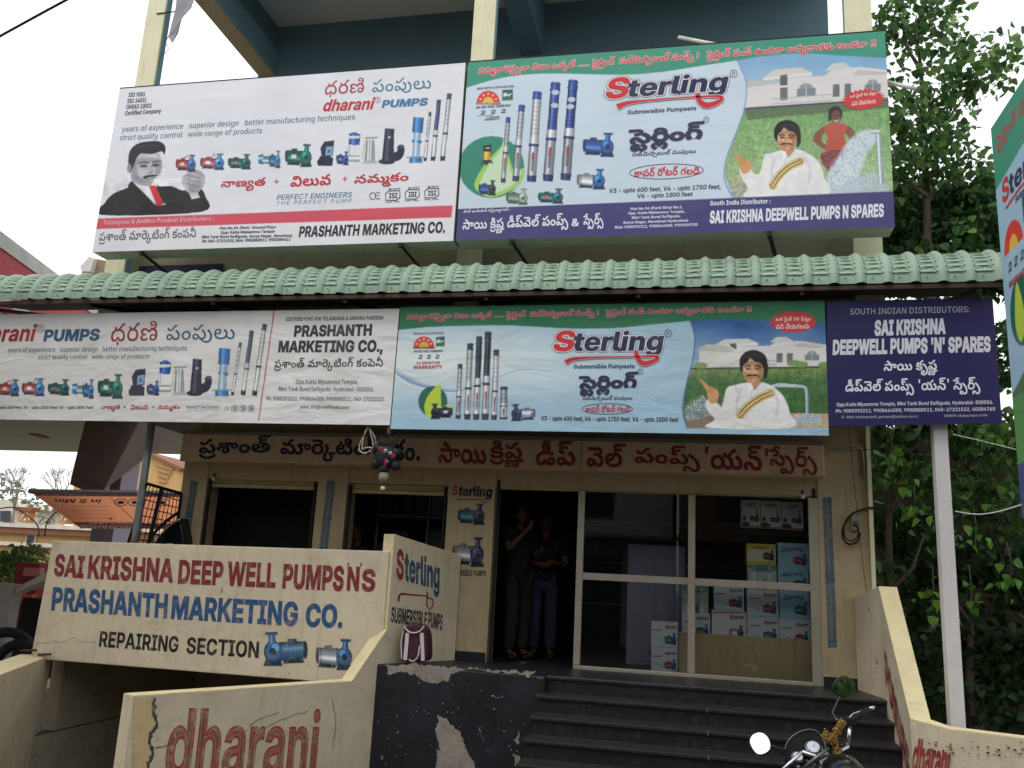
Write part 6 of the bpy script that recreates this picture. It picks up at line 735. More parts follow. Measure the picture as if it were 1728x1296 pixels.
for sh in range(nsheet):
    x_r = X1-sh*per*PITCH; V = []; F = []; cols = []
    for q in range(per):
        for u in us[:-1]: cols.append((x_r-(q+1)*PITCH+u,u))
    cols = sorted(cols)+[(x_r,0.)]
    rows = []
    for i in range(len(prof)-1):
        for t in (0,.5): 
            a,b = prof[i],prof[i+1]; rows.append(tuple(a[j]*(1-t)+b[j]*t for j in range(5)))
    rows.append(prof[-1])
    # pan steps: sawtooth in s, sharp drop facing the eave; doubled rows at each drop
    STP = .062; full = []
    svals = sorted(set([r[4] for r in rows]+[k*STP+.1+e for k in range(20) for e in (-.004,.001)])); S = [r[4] for r in rows]
    for sv in svals:
        if sv > S[-1]: break
        j = max(0,min(len(rows)-2,int(np.searchsorted(S,sv))-1)); t = (sv-S[j])/(S[j+1]-S[j]+1e-9); full.append(tuple(rows[j][k]*(1-t)+rows[j+1][k]*t for k in range(5)))
    jit = rnd.uniform(-.003,.003)
    for (y,z,ny,nz,sv) in full:
        for (x,u) in cols:
            h = ribh(u)+jit; pan = True
            sk = sv+(.018 if u in (.064,.170) else 0)
            if sv > .1 and h < .02: h += .019*(1-((sk-.1) % STP)/STP)
            V.append((x,y+ny*h,z+nz*h))
    nc = len(cols)
    for i in range(len(full)-1):
        for j in range(nc-1): F.append((i*nc+j,i*nc+j+1,(i+1)*nc+j+1,(i+1)*nc+j))
    g = G(); g.add(V,F); o = g.obj('roofing_sheet',green,CN,smooth=True)
    es = o.modifiers.new('edge','EDGE_SPLIT'); es.split_angle = .55
    for q in range(per):
        for x in (x_r-q*PITCH-.02,):
            G().lathe((x-.0,8.146,4.53),[(.008,0),(.008,.012),(.003,.016)],6,(0,-1,0)).obj('roofing_screw',steel,CN)
xl = X1-nsheet*per*PITCH
G().box(xl,X1-.02,8.155,8.19,4.42,4.46).obj('eave_angle',brown_st,CN)
for y,z in ((8.55,4.80),(9.1,4.86)): G().box(xl,X1-.05,y,y+.05,z-.05,z).obj('purlin',darkst,CN)
for x in np.arange(-8.3,2.9,1.55):
    G().hexa([(x,8.17,4.38),(x+.04,8.17,4.38),(x+.04,9.45,4.66),(x,9.45,4.66)],[(x,8.17,4.42),(x+.04,8.17,4.42),(x+.04,9.45,4.71),(x,9.45,4.71)]).obj('rafter',darkst,CN)
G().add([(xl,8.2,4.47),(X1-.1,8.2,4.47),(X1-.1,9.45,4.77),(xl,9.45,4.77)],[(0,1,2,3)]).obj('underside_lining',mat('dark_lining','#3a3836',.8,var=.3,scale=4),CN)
t = thing('canopy_post','white painted square steel post holding the canopy beside the right stair wall','post',(2.23,8.43,GZ))
G().box(2.165,2.285,8.38,8.5,GZ,4.4).obj('shaft',white_p,t,bevel=.008); G().box(2.1,2.35,8.31,8.57,GZ,GZ+.02).obj('base_plate',steel,t)
tag(G().tube([(-6.25,8.95,.70),(-6.27,8.95,4.6)],.045,14).obj('canopy_pole',steel,smooth=True),'round grey steel pole rising behind the repair sign wall at left','pole')
# ------------------------------------------------------------------ printed pictures of pumps
def mono(cv,x0,y0,x1,y1,mc,vc,label=None,flip=False,silver=False):
    """horizontal pump: finned motor drum, volute casing with flanged outlet, feet"""
    w,h = x1-x0,y1-y0
    X = (lambda u: x1-u*w) if flip else (lambda u: x0+u*w); Yv = lambda v: y0+v*h
    dk = s3(vc)*.45
    cv.poly([(X(.08),Yv(.9)),(X(.16),Yv(.7)),(X(.5),Yv(.72)),(X(.55),Yv(.93))],dk)
    cv.poly([(X(.55),Yv(1)),(X(.6),Yv(.8)),(X(.92),Yv(.8)),(X(.97),Yv(1))],dk*1.2)
    cv.cyl((X(.06),Yv(.52)),(X(.62),Yv(.58)),h*.5,h*.56,mc,.5 if not silver else .8,.35)
    cv.ell(X(.07),Yv(.53),w*.05,h*.26,s3(mc)*.55)
    for k in range(5 if not silver else 2):
        u = .16+.09*k if not silver else .16+.4*k; cv.line([(X(u),Yv(.3)),(X(u+.01),Yv(.82))],.8 if not silver else 1.6,s3(mc if not silver else vc)*.5,.6)
    cv.poly([(X(.25),Yv(.2)),(X(.45),Yv(.2)),(X(.45),Yv(.36)),(X(.25),Yv(.36))],s3(mc)*.7)
    cv.ell(X(.76),Yv(.58),w*.2,h*.32,s3(vc)*.6); cv.ell(X(.75),Yv(.56),w*.17,h*.28,vc); cv.ell(X(.71),Yv(.46),w*.08,h*.12,np.clip(s3(vc)*1.6+.08,0,1),.8,2)
    cv.ell(X(.77),Yv(.58),w*.07,h*.11,s3(vc)*.5)
    cv.cyl((X(.79),Yv(.06)),(X(.78),Yv(.34)),w*.14,w*.16,vc,.5,.4); cv.poly([(X(.66),Yv(0)),(X(.93),Yv(.01)),(X(.93),Yv(.1)),(X(.66),Yv(.09))],s3(vc)*.8)
    if label: cv.poly([(X(.24),Yv(.45)),(X(.42),Yv(.46)),(X(.42),Yv(.64)),(X(.24),Yv(.63))],label); cv.line([(X(.27),Yv(.55)),(X(.4),Yv(.56))],1,'#ffffff',.8)
def sub(cv,top,bot,w,cap,upper,lower,base='#20306a',split=.5,txt=True):
    T,B = np.array(top,float),np.array(bot,float); P = lambda t: T+(B-T)*t
    cv.cyl(P(.07),P(split-.04),w*.88,w*.88,upper,.5,.3); cv.cyl(P(0),P(.09),w*.7,w,cap,.4,.4); cv.cyl(P(.012),P(.04),w*.95,w*.95,cap,.3,.4)
    n = int(np.linalg.norm(B-T)*split/9)
    for i in range(1,n):
        q = P(.08+(split-.12)*i/n); cv.line([q-(w*.42,0),q+(w*.42,0)],.7,s3(upper)*.4,.6)
    cv.cyl(P(split-.05),P(split+.04),w*.95,w*.95,'#c8cdd6',.6,.4); cv.cyl(P(split+.03),P(split+.06),w*1.02,w*1.02,base,.4,.4)
    cv.cyl(P(split+.06),P(.93),w*.92,w*.92,lower,.7,.3)
    cv.cyl(P(.93),P(1),w,w*.9,base,.3,.4)
    if txt and w > 7:
        a,b = P(split+.14),P(split+.32); cv.line([a,b],w*.28,'#4a3c55',.55); cv.line([a,a+(b-a)*.35],w*.25,'#b8303a',.7)
def row_of_pumps(cv,B):
    """the thirteen pumps printed in a row on the white boards, B = boxes and rods in photo pixels"""
    b = B
    mono(cv,*b[0],'#c04a44','#3a6fb5','#e8d0d0'); cv.line([(b[0][0]+12,b[0][1]+8),(b[0][0]+20,b[0][1]+2),(b[0][0]+26,b[0][1]+9)],1.4,'#b03030')
    mono(cv,*b[1],'#c5606a','#4a86c8','#ffffff'); cv.line([(b[1][0]+20,b[1][1]+10),(b[1][0]+24,b[1][1]),(b[1][0]+30,b[1][1]+9)],1.2,'#7a5a80')
    mono(cv,*b[2],'#1f6f6c','#1d5f62','#a03a40')
    x0,y0,x1,y1 = b[3]; w,h = x1-x0,y1-y0
    cv.cyl((x0,y0+h*.5),(x0+w*.22,y0+h*.5),h*.45,h*.6,'#3f86c0'); cv.cyl((x0+w*.2,y0+h*.52),(x0+w*.65,y0+h*.56),h*.42,h*.42,'#7d97ad'); mono(cv,x0+w*.45,y0,x1,y1,'#3f86c0','#3a80bd')
    mono(cv,*b[4],'#16695f','#1b756b','#cfe3e6')
    x0,y0,x1,y1 = b[5]; w,h = x1-x0,y1-y0
    cv.poly([(x0+w*.05,y0+h*.9),(x0+w*.2,y0+h*.62),(x0+w*.75,y0+h*.6),(x0+w*.95,y0+h*.7),(x0+w*.9,y1),(x0+w*.1,y1)],'#232a44'); cv.ell(x0+w*.3,y0+h*.85,w*.26,h*.14,'#1b2036')
    cv.poly([(x0+w*.45,y0+2),(x1,y0),(x1-w*.08,y0+h*.6),(x0+w*.3,y0+h*.66),(x0+w*.22,y0+h*.3)],'#272c45'); cv.poly([(x0+w*.56,y0+h*.25),(x1-2,y0+h*.23),(x1-w*.12,y0+h*.57),(x0+w*.5,y0+h*.6)],'#7fb4d8'); cv.poly([(x0+w*.66,y0+h*.38),(x0+w*.8,y0+h*.37),(x0+w*.78,y0+h*.48),(x0+w*.64,y0+h*.49)],'#a03c58')
    x0,y0,x1,y1 = b[6]; w,h = x1-x0,y1-y0
    cv.cyl((x0+w*.55,y0+h*.4),(x0+w*.5,y0+h*.85),4,4,'#c9d2da'); cv.cyl((x0+w*.5,y0+h*.8),(x1,y0+h*.8),h*.18,h*.18,'#c3ccd4'); mono(cv,x0,y0+h*.58,x0+w*.55,y1,'#2a5aa6','#2353a0','#c0404a')
    cv.ell(x0+w*.78,y0+h*.2,w*.24,h*.2,'#2560b4'); cv.cyl((x0+w*.79,y0+h*.05),(x0+w*.76,y0+h*.38),w*.46,w*.44,'#2560b4',.4,.5); cv.poly([(x0+w*.55,y0+h*.12),(x1,y0+h*.11),(x1,y0+h*.19),(x0+w*.55,y0+h*.2)],'#e8ecd8')
    x0,y0,x1,y1 = b[7]; w,h = x1-x0,y1-y0
    cv.cyl((x0+w*.55,y0+h*.15),(x0+w*.5,y0+h*.95),w*.5,w*.7,'#c4ccd0',.6,.55)
    for u in (.3,.5,.72): cv.line([(x0+w*u,y0+h*.1),(x0+w*(u-.05),y1-3)],1,'#5f676d')
    cv.line([(x0+w*.2,y0+3),(x1,y0+2)],1.6,'#555b60'); cv.poly([(x0,y1-1),(x0+w*.2,y0+h*.88),(x1-2,y0+h*.88),(x1,y1-1)],'#b5bdc2'); cv.line([(x0,y0+h*.8),(x0+w*.2,y0+h*.2)],1.3,'#b9b93a')
    x0,y0,x1,y1 = b[8]; w,h = x1-x0,y1-y0
    cv.ell(x0+w*.3,y1-h*.07,w*.33,h*.08,'#20233a'); cv.cyl((x0+w*.42,y0),(x0+w*.34,y1-5),w*.36,w*.48,'#2b2e48',.35,.45); cv.line([(x0+w*.25,y0+1),(x0+w*.6,y0+1)],1.5,'#3a3d52')
    cv.poly([(x0+w*.5,y1-h*.3),(x0+w*.72,y1-h*.36),(x1-w*.26,y1-h*.5),(x1,y1-h*.5),(x1-1,y1-h*.25),(x0+w*.78,y1-h*.1),(x0+w*.5,y1-h*.1)],'#272a42',sm=3); cv.ell(x1-w*.12,y1-h*.5,w*.12,h*.05,'#4a4e68'); cv.poly([(x0+w*.36,y0+h*.22),(x0+w*.46,y0+h*.22),(x0+w*.45,y0+h*.28),(x0+w*.35,y0+h*.28)],'#cfd4de')
    x0,y0,x1,y1 = b[9]; w,h = x1-x0,y1-y0
    cv.cyl((x0+w*.66,y0),(x0+w*.6,y0+h*.34),w*.62,w*.6,'#2f7cc4',.4,.5); cv.cyl((x0+w*.6,y0+h*.34),(x0+w*.5,y0+h*.9),w*.4,w*.44,'#a9c3d8',.4,.6); cv.cyl((x0+w*.58,y0+h*.5),(x0+w*.56,y0+h*.56),w*.55,w*.55,'#3a86c8')
    cv.cyl((x0+w*.5,y0+h*.88),(x0+w*.5,y1),w*.7,w*.75,'#3687c6',.4,.5); cv.line([(x0,y0+h*.88),(x1,y0+h*.87)],2,'#7a98b0')
    for (t,q,wd,c) in b[10]: 
        sub(cv,t,q,wd,'#3a4048',c,'#cfd6d8','#24262c',.55,False)
def man_in_suit(cv,X,Y):
    """generic man with moustache, dark suit, clasped hands, in black and white with a red tie; X, Y map 0..1 to photo pixels"""
    P = lambda *a: [(X(u,v),Y(u,v)) for u,v in a]
    cv.poly(P((.0,.96),(.02,.8),(.1,.68),(.24,.6),(.27,.52),(.4,.56),(.52,.6),(.66,.6),(.78,.66),(.92,.62),(1,.74),(.97,.95)),'#16161c',sm=5)
    cv.poly(P((.26,.53),(.4,.52),(.5,.6),(.56,.78),(.62,.84),(.5,.83),(.38,.68)),'#e4e6ea',sm=4)
    cv.poly(P((.44,.59),(.5,.58),(.6,.83),(.53,.86)),'#d23040'); cv.poly(P((.27,.52),(.3,.56),(.52,.85),(.42,.8),(.24,.62)),'#101015',sm=3)
    cv.poly(P((.5,.56),(.53,.6),(.62,.84),(.65,.8),(.6,.66)),'#1c1c22',sm=2)
    cv.line(P((.18,.7),(.3,.8),(.36,.92)),2.2,'#2c2c34',.7,5); cv.line(P((.72,.72),(.8,.82),(.84,.92)),2,'#30303a',.7,5); cv.line(P((.1,.75),(.14,.86),(.13,.94)),2,'#2a2a32',.6,4)
    # clasped hands
    cv.poly(P((.76,.55),(.78,.46),(.86,.4),(.93,.4),(.98,.47),(.99,.58),(.95,.66),(.9,.72),(.82,.68)),'#b9b9c0',sm=5)
    for a,b in (((.8,.46),(.94,.5)),((.79,.51),(.95,.56)),((.79,.56),(.94,.62)),((.88,.41),(.98,.48))): cv.line(P(a,b),1.1,'#6c6c76',.8)
    cv.line(P((.84,.43),(.83,.6),(.88,.68)),1.4,'#84848e',.8,4); cv.poly(P((.84,.7),(.92,.69),(.95,.76),(.87,.78)),'#e2e2e8')
    # neck, face
    cv.poly(P((.27,.4),(.48,.42),(.47,.57),(.4,.59),(.28,.53)),'#a3a3aa',sm=3)
    cv.poly(P((.25,.2),(.36,.12),(.5,.15),(.545,.25),(.55,.36),(.52,.46),(.46,.545),(.38,.56),(.3,.5),(.26,.38)),'#c3c3ca',sm=6)
    cv.poly(P((.25,.28),(.3,.28),(.32,.42),(.4,.54),(.32,.52),(.26,.42)),'#8d8d95',.7,5,4)
    cv.ell(X(.245,.36),Y(.245,.36),(X(.28,.3)-X(.245,.3)),7,'#a8a8b0'); cv.ell(X(.44,.2),Y(.44,.2),10,6,'#d9d9de',.7,5); cv.ell(X(.37,.42),Y(.37,.42),7,6,'#d4d4da',.6,5)
    cv.line(P((.33,.29),(.37,.275),(.42,.285)),2.6,'#3a3a42',.95,3); cv.line(P((.46,.28),(.5,.265),(.535,.275)),2.6,'#3a3a42',.95,3)
    cv.poly(P((.26,.26),(.4,.22),(.53,.24),(.54,.3),(.4,.27),(.3,.31)),'#8c8c94',.6,5,4); cv.poly(P((.46,.3),(.5,.34),(.49,.42),(.54,.44),(.55,.3)),'#8a8a92',.6,4,4); cv.poly(P((.3,.44),(.36,.5),(.46,.53),(.4,.565),(.31,.52)),'#7f7f88',.6,5,4)
    for u,v in ((.375,.325),(.49,.318)): cv.ell(X(u,v),Y(u,v),6,3.2,'#5e5e68',.75,3); cv.line(P((u-.03,v+.008),(u,v-.004),(u+.032,v+.006)),1.6,'#1c1c22',.95,3)
    cv.line(P((.445,.33),(.465,.4),(.44,.42)),1.6,'#8a8a92',.8,3); cv.ell(X(.45,.415),Y(.45,.415),3.5,1.6,'#85858e',.6,1.5)
    cv.poly(P((.375,.47),(.41,.45),(.45,.445),(.5,.445),(.52,.46),(.48,.47),(.44,.475),(.39,.495)),'#2a2a30',sm=3); cv.line(P((.4,.505),(.45,.5),(.49,.485)),1.5,'#7d7078',.9,3)
    cv.poly(P((.24,.4),(.22,.26),(.23,.12),(.3,.03),(.42,.0),(.52,.01),(.575,.08),(.57,.18),(.54,.14),(.44,.17),(.34,.16),(.3,.22),(.27,.34)),'#26262c',sm=6)
    cv.line(P((.28,.1),(.38,.05),(.5,.07)),2,'#4a4a52',.8,5); cv.line(P((.3,.14),(.4,.1),(.53,.12)),1,'#44444c',.7,5); cv.ell(X(.235,.34),Y(.235,.34),3.4,6.5,'#9a9aa2',.95,1.5)
    cv.noise(P((.2,0),(.6,0),(.6,.58),(.2,.58)),.13,.3,.3); cv.noise(P((0,.5),(1,.5),(1,.97),(0,.97)),.5,.08,.08)
def farmer(cv,hx,hy,s,body,scarf,hand):
    """generic smiling man: black hair, moustache, white shirt, striped scarf, pointing hand"""
    P = lambda *a: [(hx+u*s,hy+v*s) for u,v in a]
    cv.poly(body,'#f4f2f0',sm=5); cv.poly([(x+s*.1,y+s*.25) for x,y in body[:len(body)//3]]+[body[0]],'#dcdce4',.35,6)
    cv.line([body[1],(body[1][0]+s*.3,body[1][1]+s*.6)],2,'#c9c9d3',.7); cv.line([(hx-s*.1,hy+s*1.2),(hx-s*.2,hy+s*2.1)],1.6,'#d2d2da',.9)
    cv.poly(P((-.32,.75),(.4,.75),(.5,1.2),(0,1.5),(-.4,1.2)),'#c99470',sm=3); cv.poly(P((-.5,1.0),(-.2,1.02),(0,1.4),(-.3,1.6)),'#ffffff'); cv.poly(P((.15,1.42),(.5,1.0),(.75,1.1),(.3,1.65)),'#e9e9ef')
    k = len(scarf)//2; a = np.array(scarf[:k]); d = a[-1]-a[0]; nn = np.array([-d[1],d[0]])/np.hypot(*d); a = a+nn*s*.3
    for o_,w_,c in ((0,.62,'#c3a04a'),(-.24,.07,'#f2e8d0'),(-.12,.05,'#7f6426'),(.02,.08,'#efe0b0'),(.14,.05,'#7f6426'),(.26,.07,'#f4ecd8')): cv.line(a+nn*s*o_,s*w_,c,.95)
    cv.line([(hx-s*.9,hy+s*1.5),(hx-s*1.2,hy+s*2.4),(hx-s*1.1,hy+s*3.2)],s*.22,'#c9cad4',.5,4); cv.line([(hx+s*1.3,hy+s*1.6),(hx+s*1.7,hy+s*2.3),(hx+s*1.6,hy+s*3.4)],s*.2,'#cdced8',.5,4); cv.noise(body,.1,.12,.2,None,5)
    cv.poly(P((-.82,.0),(-.75,-.35),(-.4,-.62),(.1,-.68),(.5,-.5),(.66,-.1),(.62,.35),(.4,.8),(.1,1.0),(-.3,.98),(-.6,.72),(-.74,.35)),'#e5b48e',sm=5)
    cv.poly(P((.3,-.3),(.62,-.2),(.6,.4),(.38,.8),(.1,.98),(.3,.5)),'#a8663c',.7,5,4); cv.ell(hx+.0*s,hy+.05*s,s*.2,s*.16,'#c98a28',.35,5); cv.ell(hx-.4*s,hy+.1*s,s*.16,s*.15,'#f6d2b0',.6,4)
    cv.line(P((-.62,-.14),(-.42,-.22),(-.24,-.15)),s*.1,'#221812',.95,3); cv.line(P((.08,-.15),(.3,-.22),(.5,-.12)),s*.1,'#221812',.95,3)
    cv.poly(P((-.5,.25),(-.2,.5),(-.1,.9),(.1,.98),(-.3,.95),(-.62,.7),(-.74,.3)),'#b97a50',.55,s*.16,4); cv.poly(P((-.7,-.3),(-.1,-.5),(.5,-.4),(.3,-.28),(-.5,-.22)),'#a8704a',.6,s*.12,4)
    for u in (-.4,.27): cv.ell(hx+u*s,hy+.02*s,s*.19,s*.11,'#7c4a30',.75,s*.1); cv.line([(hx+(u-.13)*s,hy+.03*s),(hx+u*s,hy-.01*s),(hx+(u+.14)*s,hy+.03*s)],s*.055,'#1c120e',.95,3); cv.ell(hx+(u+.07)*s,hy+.05*s,s*.04,s*.025,'#e8dcd0',.7)
    cv.line(P((-.12,0),(-.2,.3),(-.04,.36)),s*.06,'#b0744c',.8,3); cv.poly(P((-.58,.55),(-.3,.4),(-.1,.43),(.15,.4),(.42,.58),(.12,.54),(-.1,.52),(-.3,.54)),'#1d1512',sm=3); cv.line(P((-.3,.64),(-.08,.68),(.15,.64)),s*.06,'#a04a42',.9,3)
    cv.poly(P((-.86,.25),(-1.0,-.2),(-.95,-.75),(-.6,-1.15),(-.1,-1.3),(.45,-1.2),(.85,-.85),(.98,-.3),(1.0,.2),(.9,.55),(.72,.75),(.7,.2),(.6,-.2),(.4,-.42),(.05,-.5),(-.28,-.78),(-.4,-.5),(-.62,-.35),(-.76,-.1)),'#17151b',sm=5); cv.poly(P((-.98,-.3),(-.8,-.2),(-.76,.15),(-.84,.3),(-.98,.05)),'#17151b',sm=3)
    cv.line(P((-.5,-.85),(0,-1.0),(.5,-.8)),s*.07,'#3c3a44',.8,4)
    cv.noise(P((-1,-1.3),(1,-1.3),(1,1.1),(-1,1.1)),.16,.35,.35); cv.poly(hand,'#dda070',sm=4); cv.line([hand[1],hand[2]],1.2,'#a86a3c',.7); cv.ell(sum(p[0] for p in hand)/len(hand)+3,sum(p[1] for p in hand)/len(hand),6,7,'#c98428',.35,5)
def mansion(cv,x0,y0,x1,y1,sl):
    """white bungalow with arches, hipped roofs and a railing in the unit box; sl = slope of the horizontals"""
    w,h = x1-x0,y1-y0; P = lambda *a: [(x0+u*w,y0+v*h+u*w*sl) for u,v in a]
    cv.poly(P((.0,.45),(.28,.42),(.3,.34),(.55,.33),(.6,.2),(.8,.18),(1,.3),(1,1),(0,1)),'#e9e2e2'); cv.poly(P((.0,.42),(.02,.34),(.22,.38),(.28,.45),(0,.5)),'#c9cdc9')
    cv.poly(P((.12,.3),(.2,.12),(.38,.1),(.46,.24),(.46,.34),(.14,.36)),'#dcd9d3'); cv.poly(P((.55,.22),(.6,.06),(.68,.05),(.75,.22)),'#d6ddd8'); cv.poly(P((.12,.3),(.46,.24),(.46,.28),(.12,.35)),'#f4f0ee')
    cv.poly(P((.24,.26),(.29,.25),(.29,.5),(.24,.5)),'#5c6468'); cv.poly(P((.24,.55),(.29,.55),(.29,.84),(.24,.84)),'#6e7478'); cv.poly(P((.78,.24),(.98,.34),(.98,.4),(.74,.36)),'#cfc9c6')
    for u,r in ((.42,.05),(.88,.04)): cv.ell(x0+u*w,y0+.62*h+u*w*sl,r*w,h*.14,'#9aa2a6'); cv.poly(P((u-r-.015,.6),(u+r+.015,.6),(u+r+.015,.78),(u-r-.015,.78)),'#868e92'); cv.line(P((u,.5),(u,.78)),1,'#dfe2e2')
    for u in (.63,.71): cv.poly(P((u-.025,.55),(u+.02,.55),(u+.02,.84),(u-.025,.84)),'#70767a')
    cv.line(P((.18,.8),(.6,.78)),1,'#9fa5a8'); cv.line(P((.18,.92),(.6,.92)),1,'#a9afb2')
    for k in range(22): cv.line(P((.18+k*.02,.8),(.18+k*.02,.92)),.6,'#b4babc',.8)
def header_band(cv,pts,hi,col='#2f8f63'): cv.poly(pts,col)
def badge(ink,cv,cx,cy,rx,ry):
    q = np.linspace(math.pi,0,19); cv.poly([(cx+rx*math.cos(a),cy-ry*math.sin(a)) for a in q]+[(cx+rx,cy+2),(cx-rx,cy+2)],'#e2372f')
    cv.poly([(cx+rx*.48*math.cos(a),cy-ry*.5*math.sin(a)) for a in q],'#f4c23a'); cv.poly([(cx+rx*.3*math.cos(a),cy-ry*.3*math.sin(a)) for a in q],'#c9d24a'); cv.line([(cx-rx,cy+1),(cx+rx,cy+1)],2.2,'#7c1f28')
    for a in (2.7,2.15,1.57,1.0,.45): cv.ell(cx+rx*.74*math.cos(a),cy-ry*.74*math.sin(a),1.9,1.9,'#f6c7b4')
def bee(cv,x0,y0,x1,y1):
    w,h = x1-x0,y1-y0; cv.poly([(x0,y0),(x1,y0-1),(x1,y1-1),(x0,y1)],'#2e5e54')
    cv.poly([(x0+w*.1,y0+h*.3),(x0+w*.5,y0+h*.24),(x0+w*.4,y0+h*.42),(x1-1,y0+h*.3),(x0+w*.55,y0+h*.72),(x0+w*.62,y0+h*.5),(x0+w*.1,y0+h*.66)],'#e8f0ee'); cv.poly([(x0,y0+h*.78),(x1,y0+h*.76),(x1,y1-1),(x0,y1)],'#3f8a4a',.8)
def logo(ink,S0,S1,St,T0,T1,Tt,sw,hook,tailw):
    for col,off in (('#8a8f9c',62),('#f2f4f8',36),('#d8242e',6)): ink.text('S',S0,S1,St,col,'I',off,{62: 0,36: 1,6: 2}[off])
    for col,off in (('#8a8f9c',62),('#f2f4f8',36),('#1f2350',6)): ink.text('terling',T0,T1,Tt,col,'I',off,{62: 0,36: 1,6: 2}[off],full=False)
    for c,e,l in (('#8a8f9c',2.6,3),('#f0f3f7',1.4,4),('#d8242e',0,5)):
        ink.stroke(spl(sw,6,False),np.interp(np.linspace(0,1,len(spl(sw,6,False))),np.linspace(0,1,len(tailw)),tailw)+e,c,l)
        H = spl(hook,6,False); hw = np.interp(np.linspace(0,1,len(H)),[0,.3,.5,1],[tailw[0]*.75,tailw[0]*1.0,tailw[0]*.7,tailw[0]*.25]); ink.stroke(H,hw+e,c,l)
def isi(ink,x0,y0,x1,y1,col='#3c3f48'):
    w,h = x1-x0,y1-y0; P = [(x0,y0+h*.3),(x0+w*.25,y0),(x1,y0),(x1,y1-h*.3),(x1-w*.25,y1),(x0,y1)]
    ink.stroke(P,max(.9,w*.07),col,0,True); ink.text('ISI',(x0+w*.22,y1-h*.22),(x1-w*.2,y1-h*.25),(x0+w*.25,y0+h*.25),col,'B')
    if w > 15: ink.text('IS 9079',(x0+w*.2,y0-1.4),(x1,y0-2),(x0+w*.2,y0-4),col,'B'); ink.text('CM/L 7021',(x0-1,y1+4),(x1,y1+3.4),(x0-1,y1+2),col,'B')
def burst(ink,cx,cy,rx,ry,rot,lines):
    n = 26; c,d = math.cos(rot),math.sin(rot); P = []
    for i in range(2*n):
        a = math.pi*i/n; k = 1 if i % 2 == 0 else .8; u,v = rx*k*1.04*math.cos(a),ry*k*1.04*math.sin(a); P.append((cx+u*c-v*d,cy+u*d+v*c))
    ink.poly(P,'#dc2f38',0)
    for t,bl,br,tl in lines: ink.text(t,bl,br,tl,'#f7e6df',layer=1)
def painted_drum(cv,x0,y0,x1,y1,drum,cas,silver):
    mono(cv,x0,y0,x1,y1,drum,cas,None,False,silver)
def painted_rod(cv,top,bot,w):
    T,B = np.array(top,float),np.array(bot,float); P = lambda t: T+(B-T)*t
    cv.cyl(P(0),P(1),w,w,'#6a7278',.15,.8); cv.cyl(P(0),P(.06),w*.8,w*1.05,'#4a6a7c',.1,.8); cv.cyl(P(.5),P(.57),w*1.08,w*1.08,'#4a6474',.1,.8); cv.cyl(P(.94),P(1),w*1.05,w,'#4a6a7c',.1,.8)
    for u in (-.45,-.15,.2,.45): cv.line([P(.02)+(u*w,0),P(.98)+(u*w,0)],1.1,'#46545f')
# ------------------------------------------------------------------ upper signboards (boxed frames at y = 8.4)
YU = 8.4; Z0,Z1 = 5.14,7.305
frame_m = mat('sign_box_metal','#aba899',.6,.1,var=.1,scale=3,dirt=.3,dcol='#5c5f50')
def board(name,label,x0,x1):
    t = thing(name,label,'signboard',((x0+x1)/2,YU+.12,Z0)); G().box(x0,x1,YU+.004,YU+.26,Z0,Z1).obj('box_frame',frame_m,t,bevel=.006)
    G().box(x0-.004,x1+.004,YU+.0,YU+.03,Z1,Z1+.018).obj('top_edge',darkst,t); return t
b1 = board('dharani_signboard','upper white signboard with a suited man and a row of pumps',-7.0,-2.545)
P1 = print_mat('printed_flex_white',.5,wrinkle=.07)
cv = cv_rect(-7.0,-2.545,Z0,Z1,YU,.0085,'#eceef4')
cv.poly([(155,390),(765,367),(765,410),(150,432)],'#eeeef2'); cv.poly([(160,369.3),(764,346.6),(762,367),(156,386.8)],'#dc5466')
man_in_suit(cv,lambda u,v: 176+u*172+(1-v)*9-4,lambda u,v: 240+v*128+u*-4)
rods1 = [((726,189),(717,272),5.5,'#b9c2c6'),((741,168),(730.5,271.5),8,'#2c4a78'),((758.6,157.5),(746.5,271.5),8.5,'#b9c2c6')]
row_of_pumps(cv,[(296,261,332,290),(337,259,380,287),(384,260,425,286),(436,254,474,284),(480,243,528,282),(534,237,564,280),(567,223,607,279),(611,230,637,277),(640,217,682,277),(687,198,716,275),rods1])
for cx,cy in ((466.8,306.6),(582,302)): cv.poly([(cx-5,cy+.3),(cx-1.2,cy-1.4),(cx,cy-6),(cx+1.2,cy-1.4),(cx+5,cy-.3),(cx+1.2,cy+1.2),(cx,cy+6),(cx-1.2,cy+1.2)],'#cf3a4a')
cv.build('printed_face',P1,b1)
ik = Ink(b1,YU,P1); DK = '#4c5260'; BL = '#3f6f92'; RD = '#c8303e'
ik.text('ISO 9001',(217,164),(244.5,162.5),(218,156.7),DK); ik.text('ISO 14001',(214.8,174.3),(246.7,172.4),(215.6,167),DK)
ik.text('OHSAS 18001',(212.9,184.5),(255.6,181.8),(214.3,177),DK); ik.text('Certified Company',(210.8,195),(271.5,190.7),(211.8,187.5),DK)
ik.text('years of experience   superior design   better manufacturing techniques',(205,223),(599,202),(207,213),'#56728c','R',12)
ik.text('strict quality control   wide range of products',(201.6,237.2),(442,225),(203.5,227.5),'#56728c','R',12)
ik.text('ధరణి',(547,165),(614,160.5),(549.5,135),'#b8404a',off=-16); ik.text('పంపులు',(627,161),(727,154.5),(629.5,134),'#4a7f9c',off=-18)
ik.text('dharani',(544,188),(628,184.5),(550,168.5),RD,'I'); ik.text('PUMPS',(644.4,181.8),(720,177.8),(647.6,169.5),'#3f7fae','I',14); ik.reg(637.7,168.8,4.6,'#c8606a')
